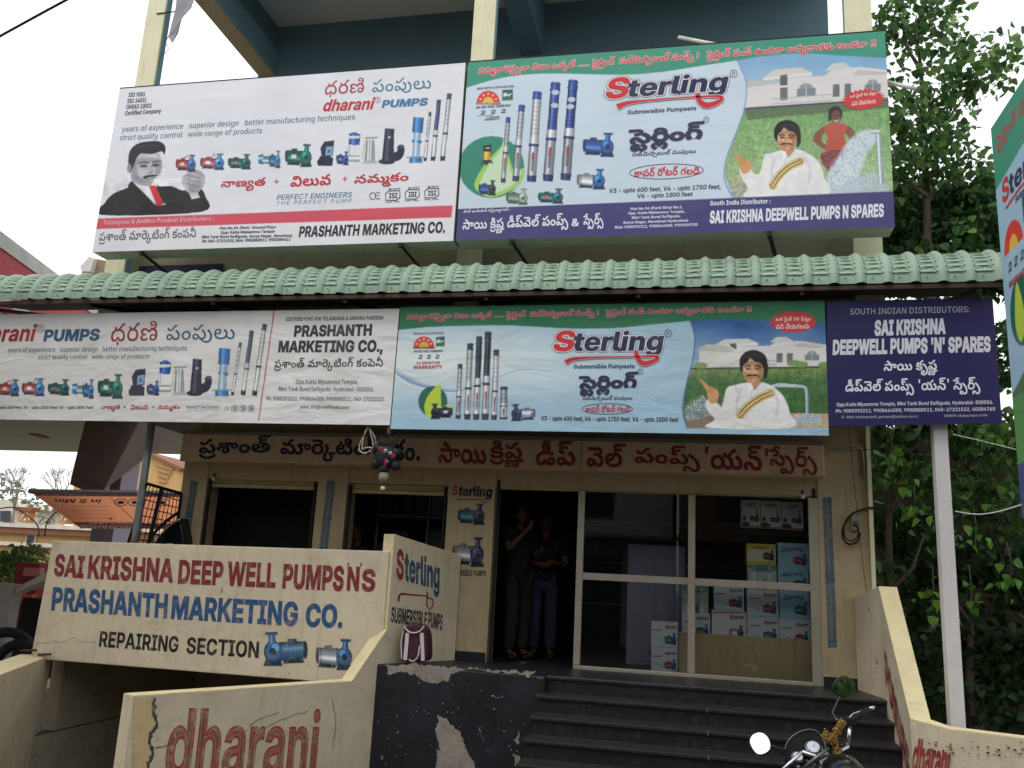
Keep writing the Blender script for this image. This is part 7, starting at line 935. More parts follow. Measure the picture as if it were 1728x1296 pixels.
ik.text('నాణ్యత',(372,324),(446.5,321),(374.5,302.5),RD,off=8); ik.text('విలువ',(490,315.5),(557.5,312),(492.5,297),RD,off=8); ik.text('నమ్మకం',(597,318),(688,313),(599.5,295.5),RD,off=8)
ik.text('PERFECT ENGINEERS',(466.5,337.8),(593,333),(469,328.6),'#557f9e','R',14); ik.text('THE PERFECT PUMP',(465.6,346.4),(592.6,341.7),(467.5,339.6),'#6a87a0','R',track=160)
for cx,s in ((629,1),(638,2)):
    q = np.linspace(.25*math.pi,1.75*math.pi,13) if 1 else 0; ik.stroke([(cx+5*math.cos(-a)*-1 if 0 else cx+5*math.cos(a),331-.3*(cx-629)/5+5.6*math.sin(a)) for a in q],1.4,DK)
ik.stroke([(634,330.5),(640,330.2)],1.3,DK)
for r in ((651,322,675,338),(684,320,707.5,336),(717,318,740.5,334)): isi(ik,*r)
ik.text('Telangana & Andhra Pradesh Distributors :',(173.8,379.6),(361,372.4),(175,371.8),'#f3dfe2','R',6)
ik.text('ప్రశాంత్ మార్కెటింగ్ కంపనీ',(166,414),(330,408),(168.5,388.5),'#3f424c',off=-14)
for s,a,b,c in (('Plot No.96 (Part)  Ground Floor',(370.6,387.5),(465.5,385.2),(371.4,383)),('Opp: Katta Maisamma Temple',(372.3,394.9),(463.5,392.6),(373,390.2)),('Mini Tank Bund Safilguda, Surya Nagar, Neredmet,',(340.5,402.3),(494,399.6),(341.2,397.8)),('Ph: 040-27221522, Mob: 9808888511, 9000084411',(341.3,409.6),(490,406.2),(342,404.8))): ik.text(s,a,b,c,'#4a4d58','I')
ik.text('PRASHANTH MARKETING CO.',(504.2,400.2),(750.5,392.6),(506.8,382.4),'#2f3138','B',8)
# --- second board
b2 = board('sterling_signboard','upper green-topped signboard with tall submersible pumps and a farmer photo',-2.515,1.93)
cv = cv_rect(-2.515,1.93,Z0,Z1,YU,.0085,'#d3e3f0')
fld = spl([(1243,100),(1256,128),(1260,148.5),(1256,183.7),(1243,222),(1227,263),(1222,292),(1225.6,312.7),(1237,334)],5,False).tolist()+[(1520,326),(1520,80),(1300,80)]
cv.poly(fld,lambda X,Y: (s3('#86b6dd')+(s3('#bcd6e6')-s3('#86b6dd'))*np.clip((Y-100)/80,0,1)[:,None]))
cv.noise(fld,.08,.05,.09)
mansion(cv,1258,112,1502,184,-.06)
fbot = [(1256,184),(1500,168),(1512,330),(1238,334),(1222,292),(1227,263),(1243,222)]
cv.poly(fbot,lambda X,Y: (s3('#7fae6c')+(s3('#a4bf8c')-s3('#7fae6c'))*np.clip((Y-185)/120,0,1)[:,None])); cv.noise(fbot,.35,.25,.6); cv.noise(fbot,.25,.5,.12)
cv.poly([(1256,187),(1262,182),(1500,165),(1501,182),(1430,188),(1330,196),(1262,203)],'#5b6b58',.75,4); cv.line([(1257,183.5),(1498,168)],2.4,'#3f4060')
cv.poly([(1228,305),(1262,300),(1300,332),(1236,334)],'#b9b4a6',.8,4); cv.noise([(1228,305),(1262,300),(1300,332),(1236,334)],.5,.4,.4)
# woman, water jet, pipe
cv.poly([(1388,250),(1372,237),(1378,222),(1395,212),(1392,222),(1386,236),(1398,250)],'#8d5a44',sm=4); cv.poly([(1425,212),(1437,216),(1446,232),(1438,236),(1424,222)],'#8d5a44',sm=3)
cv.poly([(1391,215),(1403,207),(1416,207),(1430,213),(1425,228),(1428,256),(1394,258),(1396,232)],'#c65a48',sm=4); cv.poly([(1392,256),(1428,254),(1420,285),(1400,290),(1384,268)],'#8a4a4c',sm=3); cv.noise([(1392,256),(1428,254),(1420,285),(1400,290),(1384,268)],.9,.6,.6)
cv.ell(1410,193,11.5,14,'#2c2428'); cv.ell(1411,197,8,10.5,'#7b5040'); cv.poly([(1404,202),(1411,204),(1418,201),(1411,206.5)],'#f2e6e0'); cv.ell(1407,195,1.4,1,'#1c1414'); cv.ell(1415,194.6,1.4,1,'#1c1414'); cv.line([(1400,184),(1399,204)],3,'#2c2428')
wtr = [(1446,226),(1462,219),(1478,222),(1486,232),(1478,240),(1462,262),(1452,290),(1448,325),(1398,326),(1396,298),(1412,268),(1430,240)]
cv.poly(wtr,'#dfe9f2',.95,8,5); cv.noise(wtr,.8,.5,.35,'#93a8bc',5); cv.poly([(1440,300),(1478,290),(1500,318),(1500,326),(1398,328)],'#bccbd8',.8,8); cv.noise([(1400,270),(1490,262),(1500,326),(1398,328)],.6,.6,.6,'#f2f6fa')
cv.cyl((1482,222),(1487,316),8.5,8.5,'#b9c4cf',.6,.5); cv.cyl((1470,222),(1484,222),8,8,'#c4cfd8',.5,.6); cv.line([(1478,314),(1497,313)],6,'#aebac6')
for x in (1400,1430,1455,1478): cv.line([(x,314),(x+16,313)],4,'#cfd8e2',.7)
farmer(cv,1329,232,22.5,[(1290,262),(1300,259),(1318,254),(1346,252),(1368,262),(1383,276),(1391,300),(1393,330),(1263,334),(1262,318),(1254,304),(1248,290),(1252,276),(1266,276),(1270,290),(1282,292)],
       spl([(1300,308),(1310,292),(1328,276),(1345,268)],5,False).tolist()+spl([(1362,272),(1340,288),(1322,300),(1310,306)],5,False).tolist(),[(1246,273),(1240,262),(1237,257),(1240,256),(1250,266),(1262,270),(1269,278),(1264,290),(1252,292)])
cv.line(spl([(1243,100),(1256,128),(1260,148.5),(1256,183.7),(1243,222),(1227,263),(1222,292),(1225.6,312.7),(1237,334)],6,False),2,'#7fa0d8')
cv.poly([(780,100)]+spl([(785,149),(835,134),(885,126),(938,124.2),(1000,125.5),(1060,126),(1120,121),(1180,111.8),(1237,103),(1296,94),(1355,90.2),(1413,93.5),(1510,99)],5,False).tolist()+[(1515,40),(780,90)],'#3d9a80')
cv.ell(829.5,282,55.5,52.5,'#2b8f77'); cv.poly([(852,224),(846,246),(826,268),(806,296),(801,316),(815,329),(832,333),(862,322),(880,307),(885,284),(868,288),(858,262),(850,246)],'#a9dc6c',sm=5); cv.poly([(851,228),(847,250),(830,272),(814,298),(812,318),(830,327),(856,318),(872,305),(880,288),(864,292),(855,266)],'#d5ecc8',sm=5)
cv.poly([(815,246),(830,244),(829,258),(816,258)],'#24262c'); cv.cyl((822,256),(821,271),12.5,12,'#e8b23a',.4,.6); cv.poly([(811,279),(815,270),(829,270),(833,277),(826,274),(820,280),(817,274)],'#2a2c32'); cv.line([(820,250),(826,250)],2,'#cfd2d8')
mono(cv,807,304,838,330,'#2458b0','#33363e'); sub(cv,(857.8,197.5),(848.9,308.6),8.5,'#27479a','#9fa8b2','#a7adb6'); sub(cv,(880.8,176.7),(870,306),11.5,'#27479a','#aab2bc','#aab0ba')
sub(cv,(907,154),(896.7,307),16.5,'#2650a4','#c4c6cc','#a9adb8',split=.55); sub(cv,(937.8,138.5),(924.4,306),18,'#2a4aa0','#274a9c','#9a9eaa',split=.53); sub(cv,(967.5,134.5),(954.4,304.4),18,'#2a4aa0','#26428e','#8b8e98',split=.53)
for x,y in ((937,156),(936,178),(964.5,168),(962.5,180)): cv.ell(x,y,6.5,4.4,'#c9d3e0')
mono(cv,982,224,1038,265,'#2d66b4','#2b62b0'); mono(cv,972,285,1023,320,'#c6ccd6','#2f70b8',silver=True); mono(cv,853,318,892,346,'#7f9f80','#a4bfa4'); mono(cv,907,318,952,344,'#2a7f80','#256c78','#c03c48')
badge(None,cv,824,174,19.5,21); bee(cv,847.5,152,865.5,170)
cv.poly([(760,353.4),(1520,322.5),(1520,400),(750,415)],'#45427c')
P2 = print_mat('printed_flex_blue',.45,wrinkle=.05)
cv.build('printed_face',P2,b2)
ik = Ink(b2,YU,P2)
HD = 'నమ్మకాలెన్నైనా నిజం ఒక్కటే ..... స్టెర్లింగ్  సబ్‌మెర్సిబుల్ పంప్స్ !   స్టెర్లింగ్ పంప్ ఉందిగా అన్నదాతకు అండగా !!'
ik.text(HD,(806,131),(1478,85),(808,112),'#d8404a',off=6,layer=1,rim=('#f6e4e4',44))
ik.text('NOW WITH 5 STAR RATING',(805,151.7),(867,147.5),(805.3,148),'#5c6570'); ik.text('AN ISO 9001 COMPANY',(803,183.6),(862.8,180),(803.3,179.4),'#4a5260'); ik.text('STAR RATED',(806,176),(842,175.5),(806,173.6),'#f2d0b0',layer=1)
ik.text('2  2  2',(811,193.5),(853,190.5),(812,187),'#5c6470','I'); ik.stroke([(805,196),(832,194.6)],.8,'#7a828c'); ik.text('12 MONTHS',(821,199.6),(842,198.2),(821.2,197),'#5a6270'); ik.text('WARRANTY',(817.5,204),(844,202),(817.8,200.4),'#5a6270')
logo(ik,(1021,167),(1057,164.4),(1029,133),(1057,164),(1224,152),(1064,135),[(1042,181),(1060,174),(1090,170.5),(1130,167),(1180,163.5)],[(1177,158),(1180,170),(1190,178),(1204,176),(1217,169),(1216,164),(1200,163),(1180,164)],[10,6,3.4,2.6,2.4])
ik.text('Submersible Pumpsets',(1058.6,193.3),(1174.8,186),(1059.6,186.3),'#3c4468'); ik.text('స్టెర్లింగ్',(1061,256),(1186,247),(1063,215),'#2e3055',off=26,layer=1,rim=('#aab0c4',22))
ik.reg(1191.8,202,4.6,'#5a6078'); ik.reg(1238,124.5,6,'#5a6078'); ik.text('సబ్‌మెర్సిబుల్ పంపులు',(1066,267.5),(1174,261.5),(1067,256),'#343a50')
ik.ell(1124.5,289.5,62.5,12.5,'#4a5070',rot=-.04,ring=1.2); ik.text('కాపర్ రోటర్ గలది',(1070,299),(1180,294),(1071,284),'#d8384a',off=10)
ik.text('V3 - upto 600 feet, V4 - upto 1750 feet,',(1027.5,326),(1216,318.5),(1028.3,318.6),'#4a5566'); ik.text('V6 - upto 1800 feet',(1075,334.4),(1168.4,331),(1075.7,327.4),'#4a5566')
WH = '#eceef8'
ik.text('సౌత్ ఇండియన్ డిస్ట్రిబ్యూటర్ :',(782,362),(861,358),(783,354),WH); ik.text('సాయి క్రిష్ణ డీప్‌వెల్ పంప్స్',(780,396.5),(958.6,389),(781.5,367.5),WH,off=6); ik.text('&',(964.5,382),(977,381.4),(965,369.5),WH); ik.text('స్పేర్స్',(983.6,387.5),(1018,386),(984.8,361),WH,off=6)
for s,a,b,c in (('Plot No 96 (Part) Shop No.1,',(1064,355),(1151.8,351.4),(1064.3,350.6)),('Opp. Katta Maisamma Temple,',(1059.9,362.2),(1155.5,359),(1060.2,357.8)),('Mini Tank Bund Safilguda,',(1066,369.8),(1148,366.6),(1066.3,365.4)),('Surya Nagar, Neredmet Hyderabad.',(1051.6,377.8),(1162,374),(1052,373.4)),('Mob: 9000392211, 9908664500, 9959200700',(1037.6,386),(1177,381.2),(1038,381.6))): ik.text(s,a,b,c,'#dfe2f4')
ik.text('South India Distributor :',(1198.3,347),(1300,343.3),(1198.6,339.3),'#e4e6f4'); ik.text('SAI KRISHNA DEEPWELL PUMPS N SPARES',(1197.7,376.7),(1491,365.5),(1198.8,356.5),WH,'B',18)
burst(ik,1457,168,36.5,17.5,-.1,(('ఒక స్టేజ్ 50 ఫీట్లు',(1434,168),(1479,162),(1434.5,159.5),),('పని చేయగలదు',(1437,179),(1478,174),(1437.5,170.5))))
# ------------------------------------------------------------------ lower banners (flex cloth at y = 8.3)
YL = 8.3
def banner(name,label,corners,m,base=None):
    x0 = min(c[0] for c in corners); x1 = max(c[0] for c in corners)
    return thing(name,label,'banner',((x0+x1)/2,YL,3.06))
b3 = banner('dharani_banner','long white banner with a row of pumps hung under the left of the green canopy',[(-9.2,0),(-3.02,0)],None)
xa,xb = -9.3,aY(666,620,YL)[0]; za,zb = 3.085,4.345
P3 = print_mat('printed_cloth_white',.6,wrinkle=.3,fade=.12)
cv = cv_rect(xa,xb,za,zb,YL,.0085,'#e8e8e6')
sh = 0; row_of_pumps(cv,[(-4,640,34,669),(36,638,77,669),(80,640,118.5,668),(122,640,159,673),(164,631,209,673),(215.6,622,246,668),(247,608,288,668),(289,617,315,668),(316,606,357,668),(359,588,390,668.5),
    [((406,578),(392,667.5),5.5,'#b9c2c6'),((425,558),(410,667),8,'#2c4a68'),((447,546.5),(429.5,668),8.5,'#b9c2c6')]])
cv.line([(463,523),(436.5,709)],1.8,'#b84450')
cv.build('printed_face',P3,b3)
ik = Ink(b3,YL,P3)
ik.text('dharani',(-53,577),(56,575.5),(-46,550),'#a8303c','I'); ik.reg(68,554.5,6,'#a85058'); ik.text('PUMPS',(73.7,575.7),(166.4,574.3),(77.2,557),'#2f5f86','I',14)
ik.text('ధరణి',(186,583),(265.5,581),(188.5,543),'#a03440',off=-14); ik.text('పంపులు',(279.5,580),(396,578.5),(282,547.5),'#35637e',off=-16)
ik.text('years of experience   superior design   better manufacturing techniques',(12.8,595),(315.4,592),(14,586),'#4d6478','R',12); ik.text('strict quality control   wide range of products',(64,606.3),(253,605),(65,598.5),'#4d6478','R',12)
ik.text('V3 - upto 600 Feet, V4 - upto 1500 Feet, V6 - upto 1800 Feet',(-16,689.8),(157,689.8),(-15,685),'#5a6068'); ik.text('నాణ్యత',(170,694.5),(202,694),(171,683),'#b03440',off=6); ik.text('విలువ',(220,691.5),(249.5,691),(221,683),'#b03440',off=6); ik.text('నమ్మకం',(266,694.5),(303.5,694),(267,683.5),'#b03440',off=6)
for x in (210.5,259): ik.ell(x,687,1.6,1.6,'#555b62')
ik.text('PERFECT ENGINEERS',(314,690),(370,689.6),(314.8,685.2),'#5d8298','R',16); ik.text('THE PERFECT PUMP',(314,694.2),(369,693.8),(314.5,691.4),'#7f95a2','R',track=160); ik.text('CE',(379,692),(387,692),(379.5,686),'#5a5e64','R')
for x in (391,405,419): isi(ik,x,684.5,x+10,694)
ik.text('DISTRIBUTORS FOR TELANGANA & ANDHRA PARDESH',(482.5,541.8),(646.6,539.4),(483.2,535.6),'#54504e','I',-10); ik.text('PRASHANTH',(496.4,568),(626.7,566),(498,549.8),'#37343a','I',14); ik.text('MARKETING CO.,',(469.7,594.3),(645.4,593.4),(471.8,575.8),'#37343a','I',14)
ik.text('ప్రశాంత్ మార్కెటింగ్ కంపెనీ',(462,627),(646,625),(463.5,604.5),'#343238',off=-4); ik.text('Opp.Katta Mysamma Temple,',(498.8,648.3),(604.6,648.3),(499.6,640.4),'#3c3a40','R',14); ik.text('Mini Tank Bund Safilguda, Hyderabd-500056.',(469.7,660),(631.3,661),(470.5,652.4),'#3c3a40','R',14)
ik.text('Ph: 9000392211, 9908664500, 9908888511, 040-27221522.',(449.2,675.7),(649,677),(450,669),'#3c3a40','R',18); ik.text('pmc_07@rediffmail.com',(506.8,689),(589,690),(507.4,683.6),'#3c3a40','R',20)
xc = aY(1395,610,YL)[0]
b4 = banner('sterling_banner','long pale blue banner with a green top, black submersible pumps and a pointing farmer',[(xb,0),(xc,0)],None)
cv = cv_rect(xb+.012,xc-.002,3.045,4.36,YL-.004,.0085,'#a9cde2')
cv.poly([(655,540),(1400,520),(1400,730),(655,730)],lambda X,Y: np.clip(s3('#a5cae0')+(s3('#e8f2f2')-s3('#a5cae0'))*np.exp(-((Y-610)/55)**2*0.8-((X-720)/330)**2)[:,None],0,1))
for o,c,a in ((0,'#6f86b8',.7),(5,'#e8f2f8',.7),(-5,'#90a8cc',.5)): cv.line([(660,622+o),(690,643+o),(728,655+o*.6),(775,660+o*.4),(830,640),(880,624),(930,627)],[1,5,4,2,1.5,1,.8],c,a,6)
F2 = spl([(1163,536),(1171,560.8),(1172.3,580),(1168.7,609),(1157.8,650.7),(1152.4,684.7),(1154,704),(1160,722)],5,False).tolist(); fld = F2+[(1400,724),(1400,530)]
cv.poly(fld,lambda X,Y: s3('#2c5f9e')+(s3('#9cc0dc')-s3('#2c5f9e'))*np.clip((Y-545)/70+.12*np.sin(X/23),0,1)[:,None]); cv.noise(fld,.2,.04,.12)
mansion(cv,1180,566,1396,620,.0); cv.poly([(1180,600),(1182,590),(1206,582),(1232,584),(1246,592),(1246,620),(1190,620)],'#e4e4dc'); cv.poly([(1178,592),(1192,581),(1225,583),(1240,594),(1200,593)],'#c8ccc0')
fb = [(1168,622),(1398,618),(1398,722),(1158,722),(1152,690),(1158,650)]
cv.poly(fb,lambda X,Y: s3('#7d9455')+(s3('#43703c')-s3('#7d9455'))*np.clip((Y-622)/25,0,1)[:,None]); cv.noise(fb,.5,.5,.15); cv.noise(fb,.3,.2,.5); cv.line([(1168,622),(1396,619.5)],2.4,'#2e2c34')
for x,y in ((1340,613),(1182,617),(1352,615),(1392,616)): cv.ell(x,y,12,5.5,'#7fa05a',.95,2)
cv.poly([(1154,690),(1185,668),(1225,690),(1230,722),(1160,722)],'#8f9aa4',.8,10); cv.noise([(1154,684),(1185,668),(1225,690),(1230,722),(1160,722)],.9,.5,.5,'#e0e6ea'); cv.poly([(1160,710),(1215,700),(1215,722),(1160,722)],'#8a6450',.7,6)
cv.poly([(1330,697),(1398,698),(1398,722),(1328,722)],'#c8b08c'); cv.noise([(1330,697),(1398,698),(1398,722),(1328,722)],.4,.4,.4); cv.ell(1362,708,24,9,'#a9bcd0',.9,5); cv.noise([(1340,698),(1386,698),(1386,718),(1340,718)],.8,.7,.7,'#eef4f8')
cv.line([(1298,653),(1316,650),(1352,652)],[3,7,4],'#d5e2ee',.95,5); cv.line([(1346,652),(1356,653),(1361,660),(1362,700)],5,'#9fb4cc',.95,5); cv.line([(1347,651),(1356,652),(1360,660),(1361,700)],1.6,'#e4eef6',.9,5)
farmer(cv,1272,622,24,[(1226,656),(1240,650),(1258,646),(1290,646),(1312,658),(1326,676),(1333,698),(1335,722),(1197,722),(1206,708),(1196,696),(1190,682),(1196,674),(1210,680),(1218,686)],
       spl([(1246,694),(1258,680),(1278,666),(1296,658)],5,False).tolist()+spl([(1313,662),(1290,680),(1268,692),(1254,696)],5,False).tolist(),[(1192,660),(1185,648),(1181,643),(1184,641),(1196,651),(1208,656),(1213,664),(1209,678),(1198,680)])
cv.line(F2,2,'#4a6aa0'); cv.poly([(655,558)]+spl([(660,558.5),(700,554),(731.7,551.5),(800,549.5),(860,549.2),(957,554),(1030,554),(1103,547.4),(1163.8,541.8),(1212.5,539),(1280,540),(1400,546)],5,False).tolist()+[(1400,500),(655,510)],'#1f7a52')
cv.ell(730.5,677.5,24.5,26,'#1a6a58'); cv.poly([(742,648),(744,668),(743,700),(724,704),(716,690),(722,668)],'#c3dc4a',sm=5); cv.poly([(740,690),(760,682),(762,688),(744,698)],'#c9e07a',sm=3)
mono(cv,725.5,681,765,707,'#22284a','#1c2038','#cdd3e0',True); mono(cv,861,682,904.5,711,'#9fb0c8','#1f3260','#dfe6ee',True,True)
for t_,b_,w_,u_,l_ in (((776.6,614),(773,707),8.5,'#a9b3ba','#9aa2a8'),((793.7,579),(788.3,708),11,'#aab6c0','#cdd2d8'),((809,567.5),(803.4,708.5),11,'#1f2c44','#cdd2d8'),((824,559.5),(818.5,708.5),12,'#1c2a46','#cdd2d8'),((837.9,590),(833.3,708.5),10,'#cfd5da','#cdd2d8'),((850.8,652.5),(849.6,708),13,'#8d97a2','#cdd2d8')): sub(cv,t_,b_,w_,'#1d2c4c',u_,l_,'#16203c',.55)
badge(None,cv,715.4,586,17.5,18.5); bee(cv,735.8,568.8,750.4,585)
P4 = print_mat('printed_cloth_blue',.5,wrinkle=.2,fade=.05); cv.build('printed_face',P4,b4)
ik = Ink(b4,YL-.004,P4)
ik.text(HD,(686,543.5),(1268,531),(687,528.5),'#c03a44',off=6,layer=1,rim=('#e8c8c8',40))
ik.text('NOW WITH 5 STAR RATING',(699,564.8),(749,563.8),(699,561.8),'#5a6470'); ik.text('AN ISO 9001 COMPANY',(698,594.8),(748,594.2),(698.3,591),'#3f4a5a'); ik.text('2  2  2',(706,605.5),(741,605),(707,599),'#4a5462','I'); ik.text('12 MONTHS',(702.5,615),(742,614.3),(703,610.5),'#b8303c'); ik.text('WARRANTY',(697,623),(745.8,622.2),(697.6,617),'#b8303c')
logo(ik,(933,592.5),(966,592),(940,559),(966,592),(1116,591),(972,561),[(955,612),(968,606),(1000,603.5),(1035,602.5),(1074,602)],[(1073,592),(1076,604),(1084,613),(1096,612),(1109,606),(1108,602),(1095,601),(1076,602.5)],[9,5.5,3.2,2.4,2.2])
ik.text('Submersible Pumpsets',(967.7,622),(1070.7,621.5),(968.5,615),'#24306a'); ik.text('స్టెర్లింగ్',(977,668),(1075,665.5),(978.5,631),'#1c2048',off=26,layer=1,rim=('#8fa0be',20)); ik.reg(1080.7,627,4.4,'#4a5470'); ik.reg(1127.4,562.5,6,'#4a5470')
ik.text('సబ్‌మెర్సిబుల్ పంపులు',(982.7,678),(1066.6,677.2),(983.5,668),'#2c3044'); ik.ell(1024.8,690,42.5,9,'#3c4a68',ring=1.1); ik.text('కాపర్ రోటర్ గలది',(987.6,696),(1063,695),(988.2,684),'#c83040',off=8)
ik.text('V3 - upto 600 feet, V4 - upto 1750 feet, V6 - upto 1800 feet',(912.7,709.5),(1144.4,712),(913.3,702.2),'#2c3444')
burst(ik,1338.5,543.5,40,18.5,0.,(('ఒక స్టేజ్ 50 ఫీట్లు',(1308.7,544.5),(1368,544),(1309,534.5)),('పని చేయగలదు',(1309,555.5),(1365.6,554.5),(1309.5,545.8))))
b5 = banner('navy_banner','navy blue banner headed SOUTH INDIAN DISTRIBUTORS at the right end under the canopy',[(xc,0),(2.68,0)],None)
navyc = mat('navy_cloth','#2a2558',.5,var=.06,scale=1.2,bump=.1)
c_ = [aY(*p,YL-.003) for p in ((1395.5,719),(1691,714),(1675,503),(1395.5,508))]
G().prism([tuple(p) for p in c_],(0,.012,0)).obj('banner_cloth',navyc,b5)
G().tube([(c_[3][0],YL+.03,c_[3][2]-.02),(c_[2][0],YL+.03,c_[2][2]-.02)],.02).obj('top_pipe',steel,b5)
ik = Ink(b5,YL-.003,P2)
ik.text('SOUTH INDIAN DISTRIBUTORS:',(1433.9,531.4),(1636.5,527.3),(1434.2,520.8),'#b4b4c0','R',16); ik.text('SAI KRISHNA',(1475.9,565.8),(1595,562.8),(1476.7,541.6),'#dcdce6','B',26); ik.text("DEEPWELL PUMPS 'N' SPARES",(1405.5,598.3),(1671,593),(1406.3,574.6),'#dcdce6','B',26)
ik.text('సాయి కృష్ణ',(1491,635),(1582,633),(1492,608.5),WH,off=6); ik.text("డీప్‌వెల్ పంప్స్ 'యన్' స్పేర్స్",(1426,669),(1654,665.5),(1427,640.5),WH,off=6)
ik.text('Opp.Katta Mysamma Temple, Mini Tank Bund Safilguda, Hyderabd-500056.',(1411.7,685.8),(1675.8,681.7),(1412,679.8),'#e6e6f0','R',26); ik.text('Ph: 9000392211, 9908664500, 9908888511, 040-27221522, 40204760',(1410.3,696.6),(1679,693),(1410.6,690.8),'#e6e6f0','R',26)
ik.text('E-Mail skdeepwell_pumps@yahoo.co.in.',(1420.3,706),(1549.8,704.7),(1420.5,701.6),'#c6c6d4','R',14); ik.text('WWW.skdpumps.com.',(1593,704),(1667.6,702.5),(1593.2,699.6),'#c6c6d4','R',14)
for b,x0,x1,z in ((b3,xa,xb,4.33),(b4,xb,xc,4.34)): G().tube([(x0,YL+.03,z),(x1,YL+.03,z)],.018).obj('top_pipe',steel,b)
# perpendicular sign at the right edge
XR = 2.66
b6 = thing('projecting_signboard','tall pale blue two-sided signboard at the right edge, set square to the shop front','signboard',(XR+.06,7.0,2.4))
G().box(XR+.004,XR+.14,5.2,7.83,2.3,5.83).obj('box_frame',darkst,b6)
cv = Cv((XR,7.83,2.3),(0,-2.63,0),(0,0,3.53),.011,'#a9cde2')
PR = (np.array([XR,7.,3.]),np.array([1.,0,0]))
def onR(s_,z): q = proj(np.array([XR,7.83-s_,z])); return q
R_p = lambda *a: [onR(u,v) for u,v in a]
cv.poly(R_p((-.1,5.9),(3,5.9),(3,5.3),(1.2,5.38),(-.1,5.2)),'#3d9a80'); cv.poly(R_p((-.1,3.3),(3,3.3),(3,2.2),(-.1,2.2)),'#5f9a52'); cv.poly(R_p((-.1,3.3),(.5,3.55),(1.2,3.3)),'#5a7a58')
cv.poly(R_p((-.1,2.75),(3,2.75),(3,2.2),(-.1,2.2)),'#4d4a8a'); cv.poly(R_p(*[(.36+.26*math.cos(a),3.98+.3*math.sin(a)) for a in np.linspace(0,6.28,20)[:-1]]),'#1a6a58'); cv.poly(R_p((.3,4.25),(.2,3.9),(.3,3.72),(.42,3.9)),'#c3dc4a',sm=4)
cv.poly(R_p(*[(.3+.22*math.cos(a),4.55+.24*math.sin(a)) for a in np.linspace(0,3.14,12)]),'#e2372f'); cv.poly(R_p(*[(.3+.1*math.cos(a),4.55+.12*math.sin(a)) for a in np.linspace(0,3.14,12)]),'#f4c23a'); cv.poly(R_p((.56,4.9),(.72,4.9),(.72,4.66),(.56,4.66)),'#2e5e54')
cv.noise(R_p((-.1,3.3),(3,3.3),(3,2.2),(-.1,2.2)),.3,.4,.4)
cv.build('printed_face',P2,b6,n=np.array([-1.,0,0]))
ik = Ink(b6,PR,P2); ik.n = np.array([-1.,0,0])
RT = lambda s_,a,h,z,l,**k: ik.text(s_,onR(a,z),onR(a+l,z),onR(a+.02,z+h),**k)
RT('S',.14,.2,5.02,.16,col='#d8242e',font='I'); RT('terling',.31,.18,5.02,1.0,col='#1f2350',font='I'); RT('Submersible Pumpsets',.42,.05,4.9,.8,col='#3c4468'); RT('WARRANTY',.12,.06,4.24,.42,col='#b8303c'); RT('2 2 2',.14,.08,4.38,.36,col='#4a5462',font='I')
RT('స్టెర్లింగ్ సబ్‌మెర్సిబుల్ పంప్స్ !',.1,.2,5.5,2.2,col='#d8404a'); ik.stroke([onR(.2,4.95),onR(.5,4.98),onR(1.2,4.98)],3,'#d8242e')
# ------------------------------------------------------------------ painted lettering on the building
ik = Ink(B,9.36,PW,.002,'painted_lettering'); N_ = '#22263f'; MR = '#8a2432'
for s,a,b,c,col in (('ప్రశాంత్',(335,774.5),(456,773),(336.5,736.5),N_),('మార్కెటింగ్',(473,778),(639,780),(474.5,736),N_),('కం.',(663,777),(708,778),(664.5,740.5),N_),('సాయి',(740,781),(820,783),(741.5,744.5),MR),('క్రిష్ణ',(826,788),(884,790),(827.5,743),MR),('డీప్',(904,785),(970.5,786),(905.5,744),MR),('వెల్',(990,787),(1055.5,789),(991,747.5),MR),('పంప్స్',(1071,793),(1181,797),(1072,750.5),MR),("'యన్'",(1189,791),(1296,795),(1190,749.5),MR),('స్పేర్స్',(1297,799),(1378.5,803),(1298,752),MR)): ik.text(s,a,b,c,col,off=12)
G().box(-1.2,-1.195,9.352,9.36,2.8,3.13).obj('fascia_joint',slabm,B)
ik = Ink(B,9.6,PW,.002,'painted_lettering')
ik.text('S',(762.4,835),(772,835.5),(764,819),'#9a3a3c','I'); ik.text('terling',(773.4,836),(829,838),(776,820.5),'#20243c','I',20); ik.stroke([(769,843),(790,842.4),(815,843.5),(818,842),(824,846),(818,849),(813,845)],1.8,'#8a2c34'); ik.text('SUBMERSIBLE PUMPS',(756,970.5),(819.5,972.5),(756.7,961),'#2a2c34')
def wall_cv(px0,py0,px1,py1,y,pitch=.006):
    a,b = aY(px0,py1,y),aY(px1,py0,y); return cv_rect(a[0],b[0],a[2],b[2],y,pitch,'#b8a67e')
def paint_pic(px0,py0,px1,py1,y,fn,parent,nm='painted_pump',m=PW):
    c = wall_cv(px0,py0,px1,py1,y); c.a[:] = 0; fn(c); c.build(nm,m,parent,lift=.002,cut=True)
paint_pic(764,842,826,892,9.6,lambda c: mono(c,771,850,820,886,'#3f7488','#34365a'),B); paint_pic(756,900,826,962,9.6,lambda c: mono(c,762,906,819,957,'#9a94a0','#34385c',silver=True),B)
paint_pic(302,806,338,920,9.6,lambda c: painted_rod(c,(328.5,812),(312,916),12.5),B); paint_pic(532,806,570,935,9.6,lambda c: painted_rod(c,(559.5,811),(545.5,930),14),B); paint_pic(1380,834,1420,1098,9.6,lambda c: painted_rod(c,(1395.5,839),(1405,1093),15),B)
ik = Ink(RP,8.7,PW,.002,'painted_lettering'); m1,m2,m3 = '#7e2c34','#2c5480','#1f1f22'
